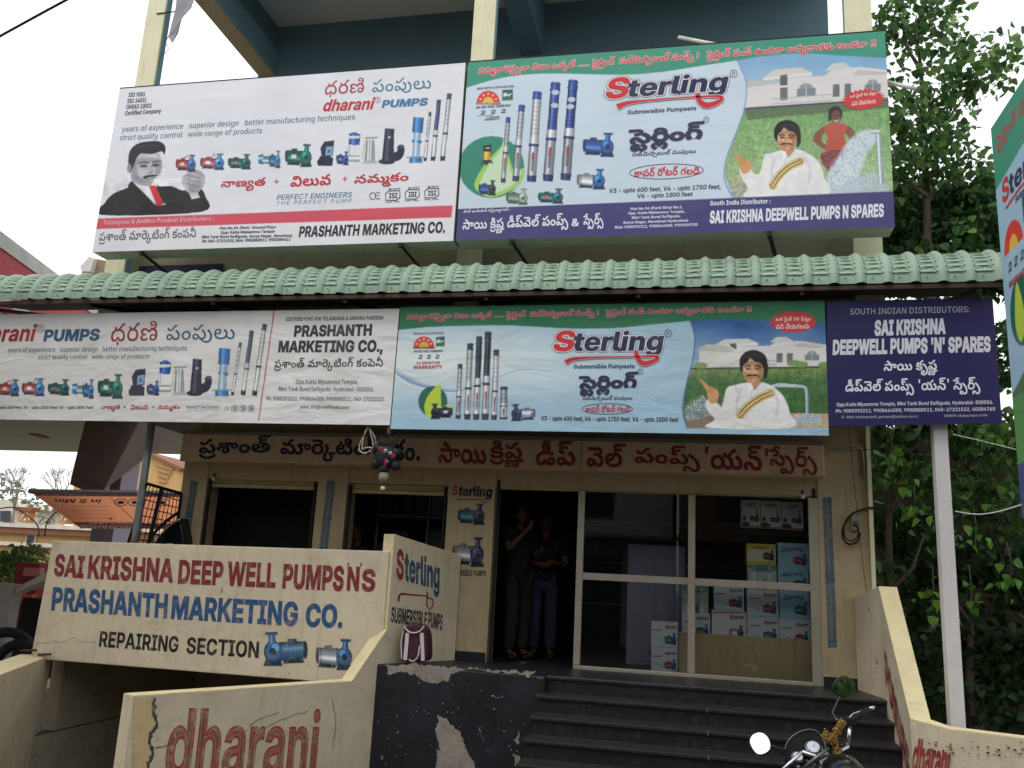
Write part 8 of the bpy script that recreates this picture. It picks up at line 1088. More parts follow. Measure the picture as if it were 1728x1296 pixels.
for s,a,b,c,col in (('SAI',(91,971),(140,975.1),(95,935.5),m1),('KRISHNA',(148,975.5),(291,982.4),(151.5,938),m1),('DEEP',(300.6,984),(375,987),(303.7,945.7),m1),('WELL',(383,987.5),(464,991),(386,948.5),m1),('PUMPS',(476.7,992),(578.7,996.5),(479.8,952.6),m1),('N',(585.6,996),(605,996.6),(587.6,957),m1),('S',(610.4,996.8),(632,997.6),(612.4,961),m1),
    ('PRASHANTH',(87,1029),(281,1042.3),(90.6,991.5),m2),('MARKETING',(289,1043.5),(501,1055.7),(292.4,1006),m2),('CO.',(515.7,1056.5),(577,1058.8),(518,1019.4),m2),('REPAIRING',(167,1091),(300,1100.8),(169.8,1065),m3),('SECTION',(314.4,1102.3),(436,1110.3),(316.6,1075.4),m3)): ik.text(s,a,b,c,col,'B',0 if col == m3 else 14)
for x in (588.5,610): ik.stroke([(x,950),(x-2,957)],[3,1],m1)
paint_pic(438,1058,526,1128,8.7,lambda c: mono(c,442,1066,521,1124,'#3f6a92','#42709a',flip=True),RP); paint_pic(526,1070,600,1136,8.7,lambda c: mono(c,531,1078,597,1131,'#9aa0b0','#34608c',silver=True),RP)
ik = Ink(LW,WD,PW,.003,'painted_lettering')
ik.text('S',(669,975),(680.5,979),(669.8,926),'#8e2e36','B',10); ik.text('terling',(682.5,979),(741,994),(683.5,931),'#2c5068','B',10); ik.stroke([(672,1015),(673,1006),(677,1002),(700,1004),(722,1006)],[4,4,4,2.6,2.2],'#7c3038'); ik.stroke([(721,999),(720,1022),(725,1029),(730,1022),(731,1012),(722,1008)],2.4,'#7c3038')
ik.text('SUBMERSIBLE',(659.4,1050),(719.4,1058.5),(661,1024),'#23242a','B'); ik.text('PUMPS',(722,1058.6),(746,1063.5),(723,1032),'#23242a','B')
ik = Ink(LW,WD,PF,.003,'faded_lettering')
for o,cl in ((46,'#9a4238'),(20,'#b0685a'),(-8,'#c4a088')): ik.text('dharani',(276,1314),(532,1304),(290,1196),cl,'R',o,layer=0 if o == 46 else 1 if o == 22 else 2)
def jag(pts,seed,a=2.): r = random.Random(seed); return [(x+r.uniform(-a,a),y+r.uniform(-a,a)) for x,y in spl(pts,7,False)]
e1 = jag([(262,1178),(258,1200),(263,1222),(252,1246),(256,1270),(246,1300)],3,2.5)   # broken plaster at the wall's free end
ik.poly([(226,1178),(222,1300)]+[(x-5,y) for x,y in e1[::-1]],'#cdb385',0,'exposed_plaster'); W_e = [2+3.5*abs(math.sin(i*1.7))+(3 if i % 5 == 0 else 0) for i in range(len(e1))]; ik.stroke(e1,W_e,'#4d4842',1,name='crack')
for i,(pp,ww) in enumerate((([(262,1262),(280,1258),(292,1252)],2.5),([(420,1225),(440,1212),(470,1203)],1.2),([(440,1232),(480,1212),(520,1200)],1),([(560,1180),(566,1220),(560,1262)],.8))): q_ = jag(pp,i,1.2); ik.stroke(q_,ww,'#6b6258',3,name='scratch')
ikp = Ink(RP,8.7,PW,.0025,'crack'); ikp.stroke(jag([(64,1083),(82,1086),(92,1080),(105,1085),(125,1076),(140,1083),(162,1082)],5,.8),.7,'#94866c',0,name='crack')
g = G(); r = random.Random(11)
for k in range(46): x = r.uniform(1566,1728); y = 1252+(x-1566)*.06+r.gauss(8,6); a_ = r.uniform(1,3.2); g.add([tuple(aP(x+a_*r.uniform(.6,1.3)*math.cos(6.28*i/6),y+a_*.7*r.uniform(.6,1.2)*math.sin(6.28*i/6),(np.array([2.48,7.585,0]),np.array([.31,.95,0])))) for i in range(6)],[tuple(range(6))])
o = g.obj('grime_speck',mat('grime','#4a443c',.9),RW); o['kind'] = 'stuff'
ik2 = Ink(RW,7.76,PF,.006,'faded_lettering'); PRt = (np.array([1.99,7.76,0]),np.array([.31,.95,0])); ik2 = Ink(RW,PRt,PF,.012,'faded_lettering')
ik2.text('dharani',(1538,1300),(1600,1312),(1544,1245),'#98302f','B'); 
PRi = (np.array([1.73,8.4,0]),np.array([-1.,.01,0])); ik3 = Ink(RW,PRi,PF,.01,'faded_lettering')
ik3.text('POMURE',proj(np.array([1.73,8.7,.85])),proj(np.array([1.73,7.95,.1])),proj(np.array([1.73,8.7,1.15])),'#8a3038','B'); ik3.text('SUBMERSIBLE PUMPS',proj(np.array([1.73,8.75,.5])),proj(np.array([1.73,7.9,-.22])),proj(np.array([1.73,8.75,.66])),'#2c3048','B')
# ------------------------------------------------------------------ small fittings of the front
for x,lab in ((-6.35,'leftmost'),(-3.15,'third'),(-1.9,'fourth'),(0.75,'rightmost')):
    a = np.array([x,YU+.03,Z0-.02]); b = a+np.array([.14,.55,-.16])
    tag(G().box(x-.02,x+.02,YU+.0,YU+.04,Z0-.05,Z0+.03).tube([a,b],.022,4).obj('sign_bracket',darkst),'black angle bracket under the upper signboards, %s of the four in view' % lab,'bracket','angle brackets under the upper signboards')
tl = mat('tube_light_white','#d8d6cc',.4)
a,b = aY(1146,63,9.0),aY(1206,75,8.55); tag(G().tube([a,b],.022,8).obj('tube_lamp',tl,smooth=True),'thin white tube sticking out above the top edge of the green-topped signboard','tube')
a,b = aY(1499,139,8.6),aY(1541,149,8.3); tag(G().tube([a,b],.02,8).obj('tube_lamp',tl,smooth=True),'thin white tube poking out to the right of the green-topped signboard','tube')
# meter box, cable coil, conduit and wires
t = thing('meter_box','small grey numbered electricity box on the cream wall right of the shop window','meter box',(1.66,9.57,1.95))
p,q = aY(1437,895,9.55),aY(1451,869,9.55); G().box(p[0],q[0],9.54,9.6,p[2],q[2]).obj('casing',mat('meter_grey','#8d8878',.6),t,bevel=.004)
ik = Ink(t,9.54,PW,.002,'stencil'); ik.text('20',(1439.5,889),(1449,889.5),(1439.5,879),'#2e2c28','B')
blk = mat('black_cable','#17171a',.5); Cb = lambda pts,r,y,lab,nm='cable',m=blk,ys=None: tag(G().tube([aY(x,yy,(ys[i] if ys else y)) for i,(x,yy) in enumerate(spl(pts,5,False))],r,6).obj(nm,m,smooth=True),lab,'cable')
Cb([(1500,858),(1470,857),(1440,866),(1425,885),(1422,905),(1432,918),(1446,914),(1452,900)],.012,9.54,'black cable looping round the grey meter box','service_cable')
Cb([(1424,890),(1426,906),(1437,913),(1447,905),(1448,890),(1440,884)],.007,9.53,'thin coiled wire hanging below the grey meter box','wire_coil')
Cb([(1392,750),(1400,758),(1430,757),(1450,756),(1456,765),(1458,800)],.012,9.57,'grey conduit bending down the cream wall right of the fascia','conduit',steel)
Cb([(1432,720),(1440,800),(1450,900),(1462,1000)],.003,9.55,'thin dark wire hanging down the cream wall at the right corner','wall_wire')
Cb([(1612,863),(1650,868),(1690,862),(1740,846)],.006,8.2,'pale cord tied round the white post and running off right','cord',white_p)
Cb([(1608,733),(1660,745),(1728,762),(1760,770)],.004,8.3,'pale thin wire running right from the top of the white post','cord',white_p)
Cb([(1606,740),(1640,820),(1690,940),(1740,1035)],.005,9.0,'dark thin wire sagging down through the foliage behind the white post','wire',darkst)
Cb([(1450,760),(1500,756),(1560,757),(1600,768)],.004,9.3,'dark thin wire from the building corner towards the white post','wire',darkst)
Cb([(-20,72),(60,28),(130,-10)],.012,6,'black overhead wire crossing the sky at the top left','overhead_wire')
tag(G().box(2.69,2.77,5.25,5.33,GZ,2.31).obj('sign_post',darkst),'dark steel post under the near end of the projecting signboard','post')
t = thing('column_cloth','torn grey cloth tied to the top of the far left column','cloth',aY(315,10,9.1)); V = []; pts = [(300,-20),(332,-18),(322,12),(306,30),(300,55),(290,72),(284,62),(292,38),(296,15)]
G().prism([tuple(aY(x,y,9.05+.02*math.sin(i*2))) for i,(x,y) in enumerate(pts)],(0,.012,0)).obj('cloth',mat('grey_cloth','#9a99a0',.9),t); G().tube([aY(x,y,9.04) for x,y in spl([(285,60),(280,72),(284,84),(270,96),(268,112)],4,False)],.004,5).obj('string',darkst,t)
G().tube([aY(264,23,9.14),aY(300,19,9.14)],.008,5).obj('tie',darkst,t)
# shutter lamps
for x,y,lab in ((281,0,''),): pass
lampg = mat('frosted_bulb','#c4c6c8',.25)
for px,py,yy,lab in ((361,808,9.55,'round white bulb under the left end of the fascia'),(1354,838,9.55,'clear bulb hanging at the top right of the shop window')):
    p = aY(px,py,yy); t = thing('bulb',lab,'bulb',p); G().ball(p,.028).obj('globe',lampg,t,smooth=True); G().lathe((p[0],p[1],p[2]+.02),[(.014,0),(.014,.05)],8).obj('holder',blk,t)
# hanging charms
HY = 8.36
t = thing('hanging_mask','dark blue-black horned demon face charm with white eyes and red tongue, hung before the fascia','mask',aY(651,790,HY))
bm_ = mat('mask_black','#1b1f2a',.6,var=.3,scale=20); rdm = mat('mask_red','#8c2030',.6); wt = mat('mask_white','#d8d2cc',.6); hair = mat('coir','#4a4036',.95,var=.3,scale=30)
c = aY(651,771,HY); G().ball(c,(.125,.07,.135),16,10).obj('face',bm_,t,smooth=True)
for px,py in ((637,757),(668,765),(634,783),(668,786),(648,792)): G().ball(aY(px,py,HY-.01),(.055,.045,.055),10,7).obj('cheek_boss',bm_,t,smooth=True)
for px,py in ((650.5,761),(658.5,765)): e = aY(px,py,HY-.07); G().ball(e,(.019,.012,.02)).obj('eye',wt,t,smooth=True); G().ball(e+np.array([.003,-.012,0]),(.01,.006,.01)).obj('pupil',blk,t,smooth=True)
e = aY(651.5,779,HY-.07); G().ball(e,(.022,.014,.018)).obj('teeth',wt,t,smooth=True); G().ball(e+np.array([0,-.012,-.012]),(.018,.012,.04)).obj('tongue',rdm,t,smooth=True)
for px,py in ((642,758),(663,770)): G().ball(aY(px,py,HY-.05),(.032,.014,.03)).obj('red_patch',rdm,t,smooth=True)
g = G(); r = random.Random(3)
for i in range(60): a = r.uniform(0,6.28); p = c+np.array([.04*math.cos(a),.03*math.sin(a),.12]); g.tube([p,p+np.array([r.uniform(-.09,.09),r.uniform(-.06,.06),r.uniform(0,.1)])],.005,4)
g.obj('coir_hair',hair,t); G().tube([aY(656,732,HY),aY(660,706,HY)],.02,8).obj('hanger',alum,t,smooth=True)
t = thing('ash_gourd','round pale ash gourd hung on a string below the demon mask','gourd',aY(648,813,HY)); p = aY(648,804.5,HY)
G().ball(p,(.055,.055,.066),14,10).obj('fruit',mat('gourd_skin','#8f8670',.7,var=.2,scale=15),t,smooth=True); G().tube([p+np.array([0,0,.05]),c],.004,5).obj('string',hair,t)
p2 = aY(646,824,HY); G().tube([p,p2],.003,5).obj('string',hair,t); G().ball(p2,(.028,.02,.024),7,5).obj('lemon_piece',mat('lemon_white','#d6d2a4',.6),t)
t = thing('wire_rack','empty bent wire hanger left of the demon mask under the banner','hanger',aY(622,765,HY)); g = G(); wm = mat('white_wire','#bdb7ac',.5,.3)
for pts in (((622,716),(614,735),(611,757),(613,758)),((622,720),(632,737),(635,755),(632,757)),((621,722),(609,745),(606,756),(608,762)),((623,722),(629,745),(630,755)),((613,757),(622,755),(632,757)),((608,762),(616,765),(626,760))): g.tube([aY(x,y,HY) for x,y in spl(pts,4,False)],.007,6)
g.obj('wire_frame',wm,t,smooth=True); G().tube([aY(622,718,HY),aY(622,708,HY)],.004,5).obj('string',hair,t)
# ------------------------------------------------------------------ bag on the landing
t = thing('sports_bag','maroon sports bag with two white side stripes standing on the landing','bag',aZ(698,1115,.70)); BY = 8.72
mrn = mat('maroon_nylon','#43202c',.6,var=.2,scale=12); wst = mat('white_webbing','#c9c2c4',.7)
def outl(pts,y): return [tuple(aY(x,yy,y)) for x,yy in pts]
bp = spl([(676,1114),(675,1085),(680,1062),(688,1055),(700,1053),(712,1057),(719,1068),(721,1090),(719,1115),(698,1117)],3)
G().prism(outl(bp,BY),(0,.2,0)).obj('bag_body',mrn,t,bevel=.02)
for a,b in (((687,1068),(683,1114)),((711,1068),(713,1115))): G().prism(outl([(a[0]-2.5,a[1]),(a[0]+3.5,a[1]),(b[0]+3.5,b[1]),(b[0]-2.5,b[1])],BY-.006),(0,.01,0)).obj('side_stripe',wst,t)
G().tube([aY(x,y,BY-.012) for x,y in spl([(682,1058),(690,1066),(700,1068),(710,1064),(716,1056)],4,False)],.008,6).obj('zip',wst,t); G().tube([aY(x,y,BY-.02) for x,y in spl([(690,1113),(697,1116),(705,1108),(708,1090)],4,False)],.007,6).obj('strap',wst,t); G().tube([aY(x,y,BY) for x,y in spl([(681,1064),(677,1085),(678,1112)],4,False)],.007,6).obj('piping',wst,t)
# ------------------------------------------------------------------ stock in the window
carton = {}
def carton_art(w,h,kind):
    return kind
def make_box(px,y,depth,kind,label,cat='carton',group='pump cartons stacked in the shop window',name='pump_carton'):
    a,b = aY(px[0],px[3],y),aY(px[2],px[1],y); t = thing(name,label,cat,((a[0]+b[0])/2,y+depth/2,a[2]),group)
    base = {'w': '#c9cfcf','b': '#9cc4d2','y': '#c9c03a','g': '#b6c8b4','p': '#d3cdce','m': '#cfd0cc'}[kind]
    G().box(a[0]+.004,b[0]-.004,y,y+depth,a[2]+.002,b[2]-.004).obj('box_body',mat('carton_'+kind,base,.7,var=.04,bump=0) if kind not in carton else carton[kind],t,bevel=.003)
    c = cv_rect(a[0]+.008,b[0]-.008,a[2]+.006,b[2]-.008,y,.007,base); x0,y0,x1,y1 = px; w,h = x1-x0,y1-y0
    if kind in 'wbg': c.line([(x0,y0+h*.45),(x0+w*.4,y0+h*.72),(x1,y0+h*.9)],[1,3,1],'#8fb9cc',.9,5); c.line([(x0,y1-2),(x1,y1-2)],3,'#86bccb',.8)
    if kind in 'wb': mono(c,x0+w*.5,y0+h*.42,x0+w*.95,y0+h*.86,'#b83c4c' if rnd.random() < .5 else '#3a7f6a','#2f5088'); c.line([(x0+w*.08,y0+h*.3),(x0+w*.38,y0+h*.3)],1.6,'#3a5060')
    if kind == 'p': mono(c,x0+w*.5,y0+h*.45,x0+w*.93,y0+h*.88,'#d0b4b8','#3c4258',silver=True); c.line([(x0,y0+1.5),(x1,y0+1.5)],2.5,'#b04050')
    if kind == 'g': c.poly([(x0,y0),(x1,y0),(x1,y0+h*.25),(x0,y0+h*.15)],'#5c9070',sm=0); [c.line([(x0+w*u,y0+h*.1),(x0+w*u,y1)],2.4,'#e8ecec') for u in (.22,.75)]; mono(c,x0+w*.35,y0+h*.6,x0+w*.65,y1,'#6a7a70','#48584e')
    if kind == 'y': c.poly([(x0,y0+h*.28),(x1,y0+h*.24),(x1,y0+h*.85),(x0,y0+h*.85)],'#d6d7b4',sm=0); mono(c,x0+w*.55,y0+h*.3,x0+w*.95,y0+h*.82,'#5c5838','#2c2c30')
    if kind == 'm':
        c.poly([(x0,y1-1),(x0+w*.04,y0+h*.8),(x0+w*.2,y0+h*.76),(x0+w*.45,y0+h*.84),(x0+w*.46,y1-1)],'#22222a'); c.ell(x0+w*.17,y0+h*.7,w*.09,h*.1,'#b49a90'); c.ell(x0+w*.16,y0+h*.65,w*.1,h*.07,'#1f1c22'); mono(c,x0+w*.45,y0+h*.52,x0+w*.95,y0+h*.78,'#444a6a','#303654'); c.line([(x0+w*.82,y0+h*.3),(x0+w*.82,y0+h*.6)],2,'#444a60'); c.line([(x0,y1-1.5),(x1,y1-1.5)],2.4,'#b03844')
    c.build('carton_print',PM,t,lift=.002)
    k_ = Ink(t,y,PM,.0035,'carton_lettering')
    if kind in 'wp': k_.text('dharani',(x0+w*.52,y0+h*.25),(x0+w*.93,y0+h*.25),(x0+w*.53,y0+h*.1),'#7a3a44','I')
    elif kind in 'bg': k_.text('Sterling',(x0+w*.15,y0+h*.28),(x0+w*.8,y0+h*.28),(x0+w*.16,y0+h*.14),'#4a5a88','I')
    else: k_.text('PUMPS',(x0+w*.25,y0+h*.24),(x0+w*.75,y0+h*.24),(x0+w*.26,y0+h*.12),'#6a6a5a','B')
    return t
YB = 9.95
for px,k,lab in (((1251,843.5,1283,890.5),'m','white carton with a suited man, leftmost of three on the top shelf in the window'),((1283.4,845,1318.5,892),'m','white carton with a suited man, middle of three on the top shelf in the window'),((1319,847,1355.5,894),'m','white carton with a suited man, rightmost of three on the top shelf in the window'),
    ((1260,918,1309.5,952),'y','yellow carton in the shop window, just below the top shelf'),((1262,953,1311,995),'g','white and green carton directly under the yellow one'),((1312.5,917,1365,960),'b','pale blue carton at the top of the right column, beside the yellow one'),((1312.5,961,1365,996),'b','pale blue carton second in the right column, behind the window rail'),
    ((1150,989,1196,1034),'g','green-tinted carton behind the middle mullion, upper of its stack'),((1204,989,1256,1031),'w','white and blue carton above the red-edged one'),((1260,996,1314,1042),'w','carton showing a pump, directly under the white and green one'),((1315.5,997,1366,1045),'b','pale blue carton third in the right column, just under the window rail'),
    ((1150,1035,1199,1079.5),'w','carton behind the middle mullion, lower of its stack'),((1200.5,1032,1260,1084),'p','pinkish white carton with a red top edge standing on the counter'),((1260.5,1042.5,1314.5,1087),'w','bottom carton of the stack under the yellow box, on the counter'),((1315,1046,1368,1092),'w','bottom carton of the right-hand column, in the window corner'),
    ((1098,1050,1144.5,1094),'w','upper of two white cartons left of the mullion on the floor'),((1098,1095,1144,1136),'w','lower of two white cartons left of the mullion on the floor')): make_box(px,YB if px[0] > 1140 else 9.85,.3,k,lab)
plyw = mat('plywood_counter','#b9a57c',.6,var=.15,scale=2,streak=.6,dcol='#7a6142')
t = thing('display_counter','plywood counter front behind the right-hand lower window pane','counter',(.7,10,.7)); a,b = aY(1144,1160,9.93),aY(1372,1082,9.93); G().box(a[0],1.6,9.93,9.96,.7,1.13).obj('front_panel',plyw,t); G().box(a[0],1.6,9.96,10.4,1.10,1.135).obj('top',plyw,t)
t = thing('display_shelf','dark shelf carrying three white cartons high in the window','shelf',(1,10.1,2.3)); a,b = aY(1245,893,YB),aY(1372,893,YB); G().box(a[0],1.6,YB-.02,10.4,a[2]-.035,a[2]-.005).obj('board',dark_in,t); G().box(a[0],1.6,YB-.02,YB,a[2]-.05,a[2]-.036).obj('edge',darkst,t)
t = thing('steel_cabinet','tall grey steel cabinet inside the shop behind the left panes','cabinet',(-.8,10.8,.7)); a,b = aY(1057,1064,10.6),aY(1157,922,10.6); cab = mat('cabinet_grey','#77778a',.6); G().box(a[0],b[0],10.6,11.1,.7,b[2]).obj('carcass',cab,t,bevel=.01); G().box(a[0]+.02,(a[0]+b[0])/2-.005,10.585,10.6,.75,b[2]-.03).obj('door',cab,t); G().box((a[0]+b[0])/2+.005,b[0]-.02,10.585,10.6,.75,b[2]-.03).obj('door',cab,t)
t = thing('goods_rack','dark rack with dim goods at the back of the middle opening','rack',(-3.4,10.8,.7))
for z in (1.2,1.75,2.3,2.8): G().box(-4.0,-2.7,10.6,11.0,z,z+.03).obj('shelf_board',cab,t)
for x in (-3.98,-3.3,-2.72): G().box(x,x+.03,10.6,10.63,.7,3.0).obj('upright',cab,t)
r = random.Random(9)
for z,sl_ in ((1.24,'lowest'),(1.79,'middle'),(2.34,'upper')):
    x = -3.95
    for nb_ in ('first','second','third','fourth'):
        w_ = r.uniform(.14,.26); tag(G().box(x,x+w_,10.62,10.9,z,z+r.uniform(.15,.4)).obj('boxed_goods',mat('goods',r.choice(['#3c4458','#6a6a72','#54383c','#44503c']),.7)),'dim box on the %s shelf of the dark rack, %s from the left' % (sl_,nb_),'box','boxes on the dark rack'); x += w_+r.uniform(.02,.06)
t = thing('shop_rack','dark rack of goods along the back wall behind the glazed front','rack',(-.4,13.2,.7))
for z in (1.3,1.9,2.5,3.0): G().box(-2.3,1.5,13.1,13.55,z,z+.03).obj('shelf_board',cab,t)
x = -2.2
while x < 1.3: w_ = r.uniform(.2,.4); G().box(x,x+w_,13.15,13.5,1.94,1.94+r.uniform(.2,.45)).obj('stored_carton',mat('goods',r.choice(['#4c5468','#5a5a62','#54484c']),.7),t); x += w_+.06
# ------------------------------------------------------------------ people
skin = mat('skin_brown','#523424',.6,var=.08,bump=.05); hairm = mat('black_hair','#141214',.7)
def skin_mesh(name,J,E,material,parent,sub=2):
    """J: {joint: (xyz, radius)}, E: edges"""
    ks = list(J); me = bpy.data.meshes.new(name); o0 = wloc(parent)
    me.from_pydata([tuple(np.array(J[k][0])-o0) for k in ks],[(ks.index(a),ks.index(b)) for a,b in E],[]); o = link(name,me,parent)
    o.modifiers.new('skin','SKIN'); sv = me.skin_vertices[0].data
    for i,k in enumerate(ks): rr = J[k][1]; sv[i].radius = (rr,rr) if not hasattr(rr,'__len__') else rr; sv[i].use_root = (i == 0)
    s_ = o.modifiers.new('sub','SUBSURF'); s_.levels = s_.render_levels = sub; me.materials.append(material)
    dg = bpy.context.evaluated_depsgraph_get(); m2 = bpy.data.meshes.new_from_object(o.evaluated_get(dg)); o.modifiers.clear(); o.data = m2; m2.name = name; m2.polygons.foreach_set('use_smooth',[True]*len(m2.polygons))
    return o
def person(label,base,yaw,H,shirt,trouser,pose,cap=None):
    t = thing('person',label,'person',base); k = H/1.72; c_,s_ = math.cos(yaw),math.sin(yaw)
    W = lambda x,y,z: (base[0]+(x*c_-y*s_)*k,base[1]+(x*s_+y*c_)*k,base[2]+z*k)   # local: x right, y forward (faces +y)
    P = dict(pelvis=(0,0,.93),chest=(0,.0,1.28),neck=(0,.0,1.46),head=(0,.03,1.62),sl=(-.18,0,1.40),sr=(.18,0,1.40),el=(-.24,-.02,1.12),er=(.24,-.02,1.12),wl=(-.25,.08,.88),wr=(.25,.08,.88),hl=(-.09,0,.9),hr=(.09,0,.9),kl=(-.1,.03,.5),kr=(.1,.03,.5),al=(-.1,0,.09),ar=(.1,0,.09),tl=(-.12,.15,.04),tr=(.12,.15,.04)); P.update(pose)
    body = {n: (W(*P[n]),r*k) for n,r in dict(pelvis=.12,chest=.13,neck=.055,head=.06,sl=.06,sr=.06,el=.042,er=.042,wl=.028,wr=.028,hl=.085,hr=.085,kl=.06,kr=.06,al=.04,ar=.04,tl=.032,tr=.032).items()}
    E = [('pelvis','chest'),('chest','neck'),('neck','head'),('chest','sl'),('chest','sr'),('sl','el'),('el','wl'),('sr','er'),('er','wr'),('pelvis','hl'),('pelvis','hr'),('hl','kl'),('kl','al'),('al','tl'),('hr','kr'),('kr','ar'),('ar','tr')]
    for s in 'lr':   # hands: palm plus five fingers
        a,b = np.array(P['e'+s]),np.array(P['w'+s]); d = (b-a)/np.linalg.norm(b-a); u = np.cross(d,(0,1,.3)); u /= np.linalg.norm(u); v = np.cross(d,u)
        pm = b+d*.06; body['p'+s] = (W(*pm),.03*k); E.append(('w'+s,'p'+s))
        for f in range(5):
            o = (f-2)*.019 if f < 4 else .04; st = pm+u*o+d*(.02 if f < 4 else -.03); L_ = (.075,.085,.08,.062)[f] if f < 4 else .05
            n1,n2 = 'f%s%da' % (s,f),'f%s%db' % (s,f); body[n1] = (W(*(st+d*L_*.5+v*.012)),.0095*k); body[n2] = (W(*(st+d*L_*.85+v*.035)),.008*k); E += [('p'+s,n1),(n1,n2)]
    bo = skin_mesh('body',body,E,skin,t)
    hd = np.array(P['head']); G().ball(W(hd[0],hd[1]+.005,hd[2]),(.078*k,.095*k,.115*k),16,12).ball(W(hd[0],hd[1]+.1,hd[2]-.015),(.014*k,.018*k,.024*k),8,6).ball(W(hd[0]-.08,hd[1],hd[2]),(.012*k,.02*k,.03*k),8,6).ball(W(hd[0]+.08,hd[1],hd[2]),(.012*k,.02*k,.03*k),8,6).obj('head',skin,t,smooth=True)
    for e in (-.032,.032): G().ball(W(hd[0]+e,hd[1]+.088,hd[2]+.015),.008*k,8,6).obj('eye',skin,t,smooth=True); G().ball(W(hd[0]+e,hd[1]+.098,hd[2]+.015),.006*k,8,6).obj('iris',blk,t,smooth=True)
    G().ball(W(hd[0],hd[1]+.092,hd[2]-.055),(.026*k,.01*k,.007*k),8,6).obj('mouth',mat('lips','#5c3030',.6),t,smooth=True)
    G().ball(W(hd[0],hd[1]-.02,hd[2]+.035),(.086*k,.095*k,.1*k),14,10).obj('hair',hairm if not cap else mat('cap_cloth',cap,.8),t,smooth=True)
    if cap: G().ball(W(hd[0],hd[1]+.1,hd[2]+.05),(.06*k,.07*k,.008*k),12,6).obj('cap_peak',mat('cap_cloth',cap,.8),t,smooth=True)
    sm_ = mat('shirt_cloth',shirt,.9,var=.15,scale=6); tm_ = mat('trouser_cloth',trouser,.9,var=.15,scale=6)
    cl = {n: (W(*P[n]),r*k) for n,r in dict(pelvis=.15,chest=.155,neck=.06,sl=.078,sr=.078).items()}; cl['pelvis'] = (W(*(np.array(P['pelvis'])+(0,0,-.08))),.16*k)
    for s in 'lr': m_ = (np.array(P['s'+s])*.3+np.array(P['e'+s])*.7); cl['m'+s] = (W(*m_),.062*k)
    skin_mesh('shirt',cl,[('pelvis','chest'),('chest','neck'),('chest','sl'),('chest','sr'),('sl','ml'),('sr','mr')],sm_,t)
    tr_ = {n: (W(*P[n]),r*k) for n,r in dict(pelvis=.12,hl=.095,hr=.095,kl=.085,kr=.085,al=.07,ar=.07).items()}
    skin_mesh('trousers',tr_,[('pelvis','hl'),('pelvis','hr'),('hl','kl'),('kl','al'),('hr','kr'),('kr','ar')],tm_,t)
    for s in 'lr': a,b = np.array(P['a'+s]),np.array(P['t'+s]); G().ball(W(*((a+b)/2+(0,.01,-.03))),(.05*k,.12*k,.045*k),10,8).obj('shoe',mat('shoe_black','#1a1816',.5),t,smooth=True)
    return t
p = aY(868,1112,10.2); person('man in dark shirt, khaki trousers and cap in the doorway, hand raised to his face',(p[0],10.2,.70),-2.2,1.76,'#12141c','#25221c',dict(er=(.27,.1,1.2),wr=(.12,.22,1.42),el=(-.24,.05,1.12),wl=(-.12,.24,1.2),head=(.03,.05,1.61)),cap='#1d1c22')
p = aY(908,1110,10.3); person('man in a dark blue shirt and grey trousers behind the capped man in the doorway',(p[0],10.5,.70),-2.9,1.68,'#14161f','#2c2f42',dict(er=(.24,.08,1.14),wr=(.08,.24,1.12),el=(-.26,.06,1.12),wl=(-.1,.26,1.14)))
p = aY(600,920,10.0); person('man in a dark shirt turned aside in the middle opening, one arm lifted',(p[0],10.05,.48),2.6,1.66,'#1c1e28','#2c2c34',dict(er=(.26,.12,1.2),wr=(.04,.24,1.36)))
# ------------------------------------------------------------------ motorcycle
blkp = mat('black_gloss','#0d0d10',.25,var=.05,bump=0,spec=.6,coat=.6); rub = mat('rubber','#1a1a1b',.8); chrome = mat('chrome','#c9cbce',.15,1,bump=0,var=.03); eng = mat('engine_alloy','#6e6f70',.4,.8); mirr = mat('mirror_glass','#e8ecef',.03,1,bump=0,var=0); redp = mat('red_plastic','#a01c1c',.3)
BL_ = aY(1385,1262,6.05); bx,by = BL_[0],6.05
mt = thing('motorcycle','black motorcycle with round mirrors and a marigold garland, parked facing the steps','motorcycle',(bx,by-.5,GZ))
ang = math.radians(14); lean = math.radians(9)
def mb(x,y,z):   # bike frame: x right, y forward, z up, origin under the steering head
    z2 = z*math.cos(lean)+x*math.sin(lean)*1.0; x2 = x*math.cos(lean)-z*math.sin(lean)+.17
    return np.array([bx+x2*math.cos(ang)-y*math.sin(ang),by+x2*math.sin(ang)+y*math.cos(ang),GZ+max(z2,0)])
def mtube(pts,r,m,nm,n=10): return G().tube([mb(*p) for p in pts],r,n).obj(nm,m,mt,smooth=True)
axx = mb(1,0,.3)-mb(0,0,.3); fwd = mb(0,1,.3)-mb(0,0,.3); upv = mb(0,0,1)-mb(0,0,0)
for yy,nm in ((.42,'front'),(-.92,'rear')):
    c = mb(0,yy,.30); tor = G(); n = 28
    ring = [c+.27*(fwd*math.cos(a)+upv*math.sin(a)) for a in np.linspace(0,2*math.pi,n)]; wh = tor.tube(ring,.05,8).obj('tyre',rub,mt,smooth=True)
    G().tube([c+.225*(fwd*math.cos(a)+upv*math.sin(a)) for a in np.linspace(0,2*math.pi,n)],.016,6).obj('rim',eng,mt,smooth=True)
    g = G()
    for k in range(5): a = k*2*math.pi/5; g.tube([c,c+.22*(fwd*math.cos(a)+upv*math.sin(a))],.016,5)
    g.obj('wheel_spokes',blkp,mt); G().lathe(c-axx*.06,[(.05,0),(.05,.12)],12,axx).obj('hub',eng,mt)
    G().tube([c+.34*(fwd*math.cos(a)+upv*math.sin(a)) for a in np.linspace(.35,2.6,12)],.05,6).obj('mudguard',blkp,mt,smooth=True)
for x in (-.09,.09): mtube([(x,.42,.30),(x,.12,.92)],.022,chrome,'fork_tube')
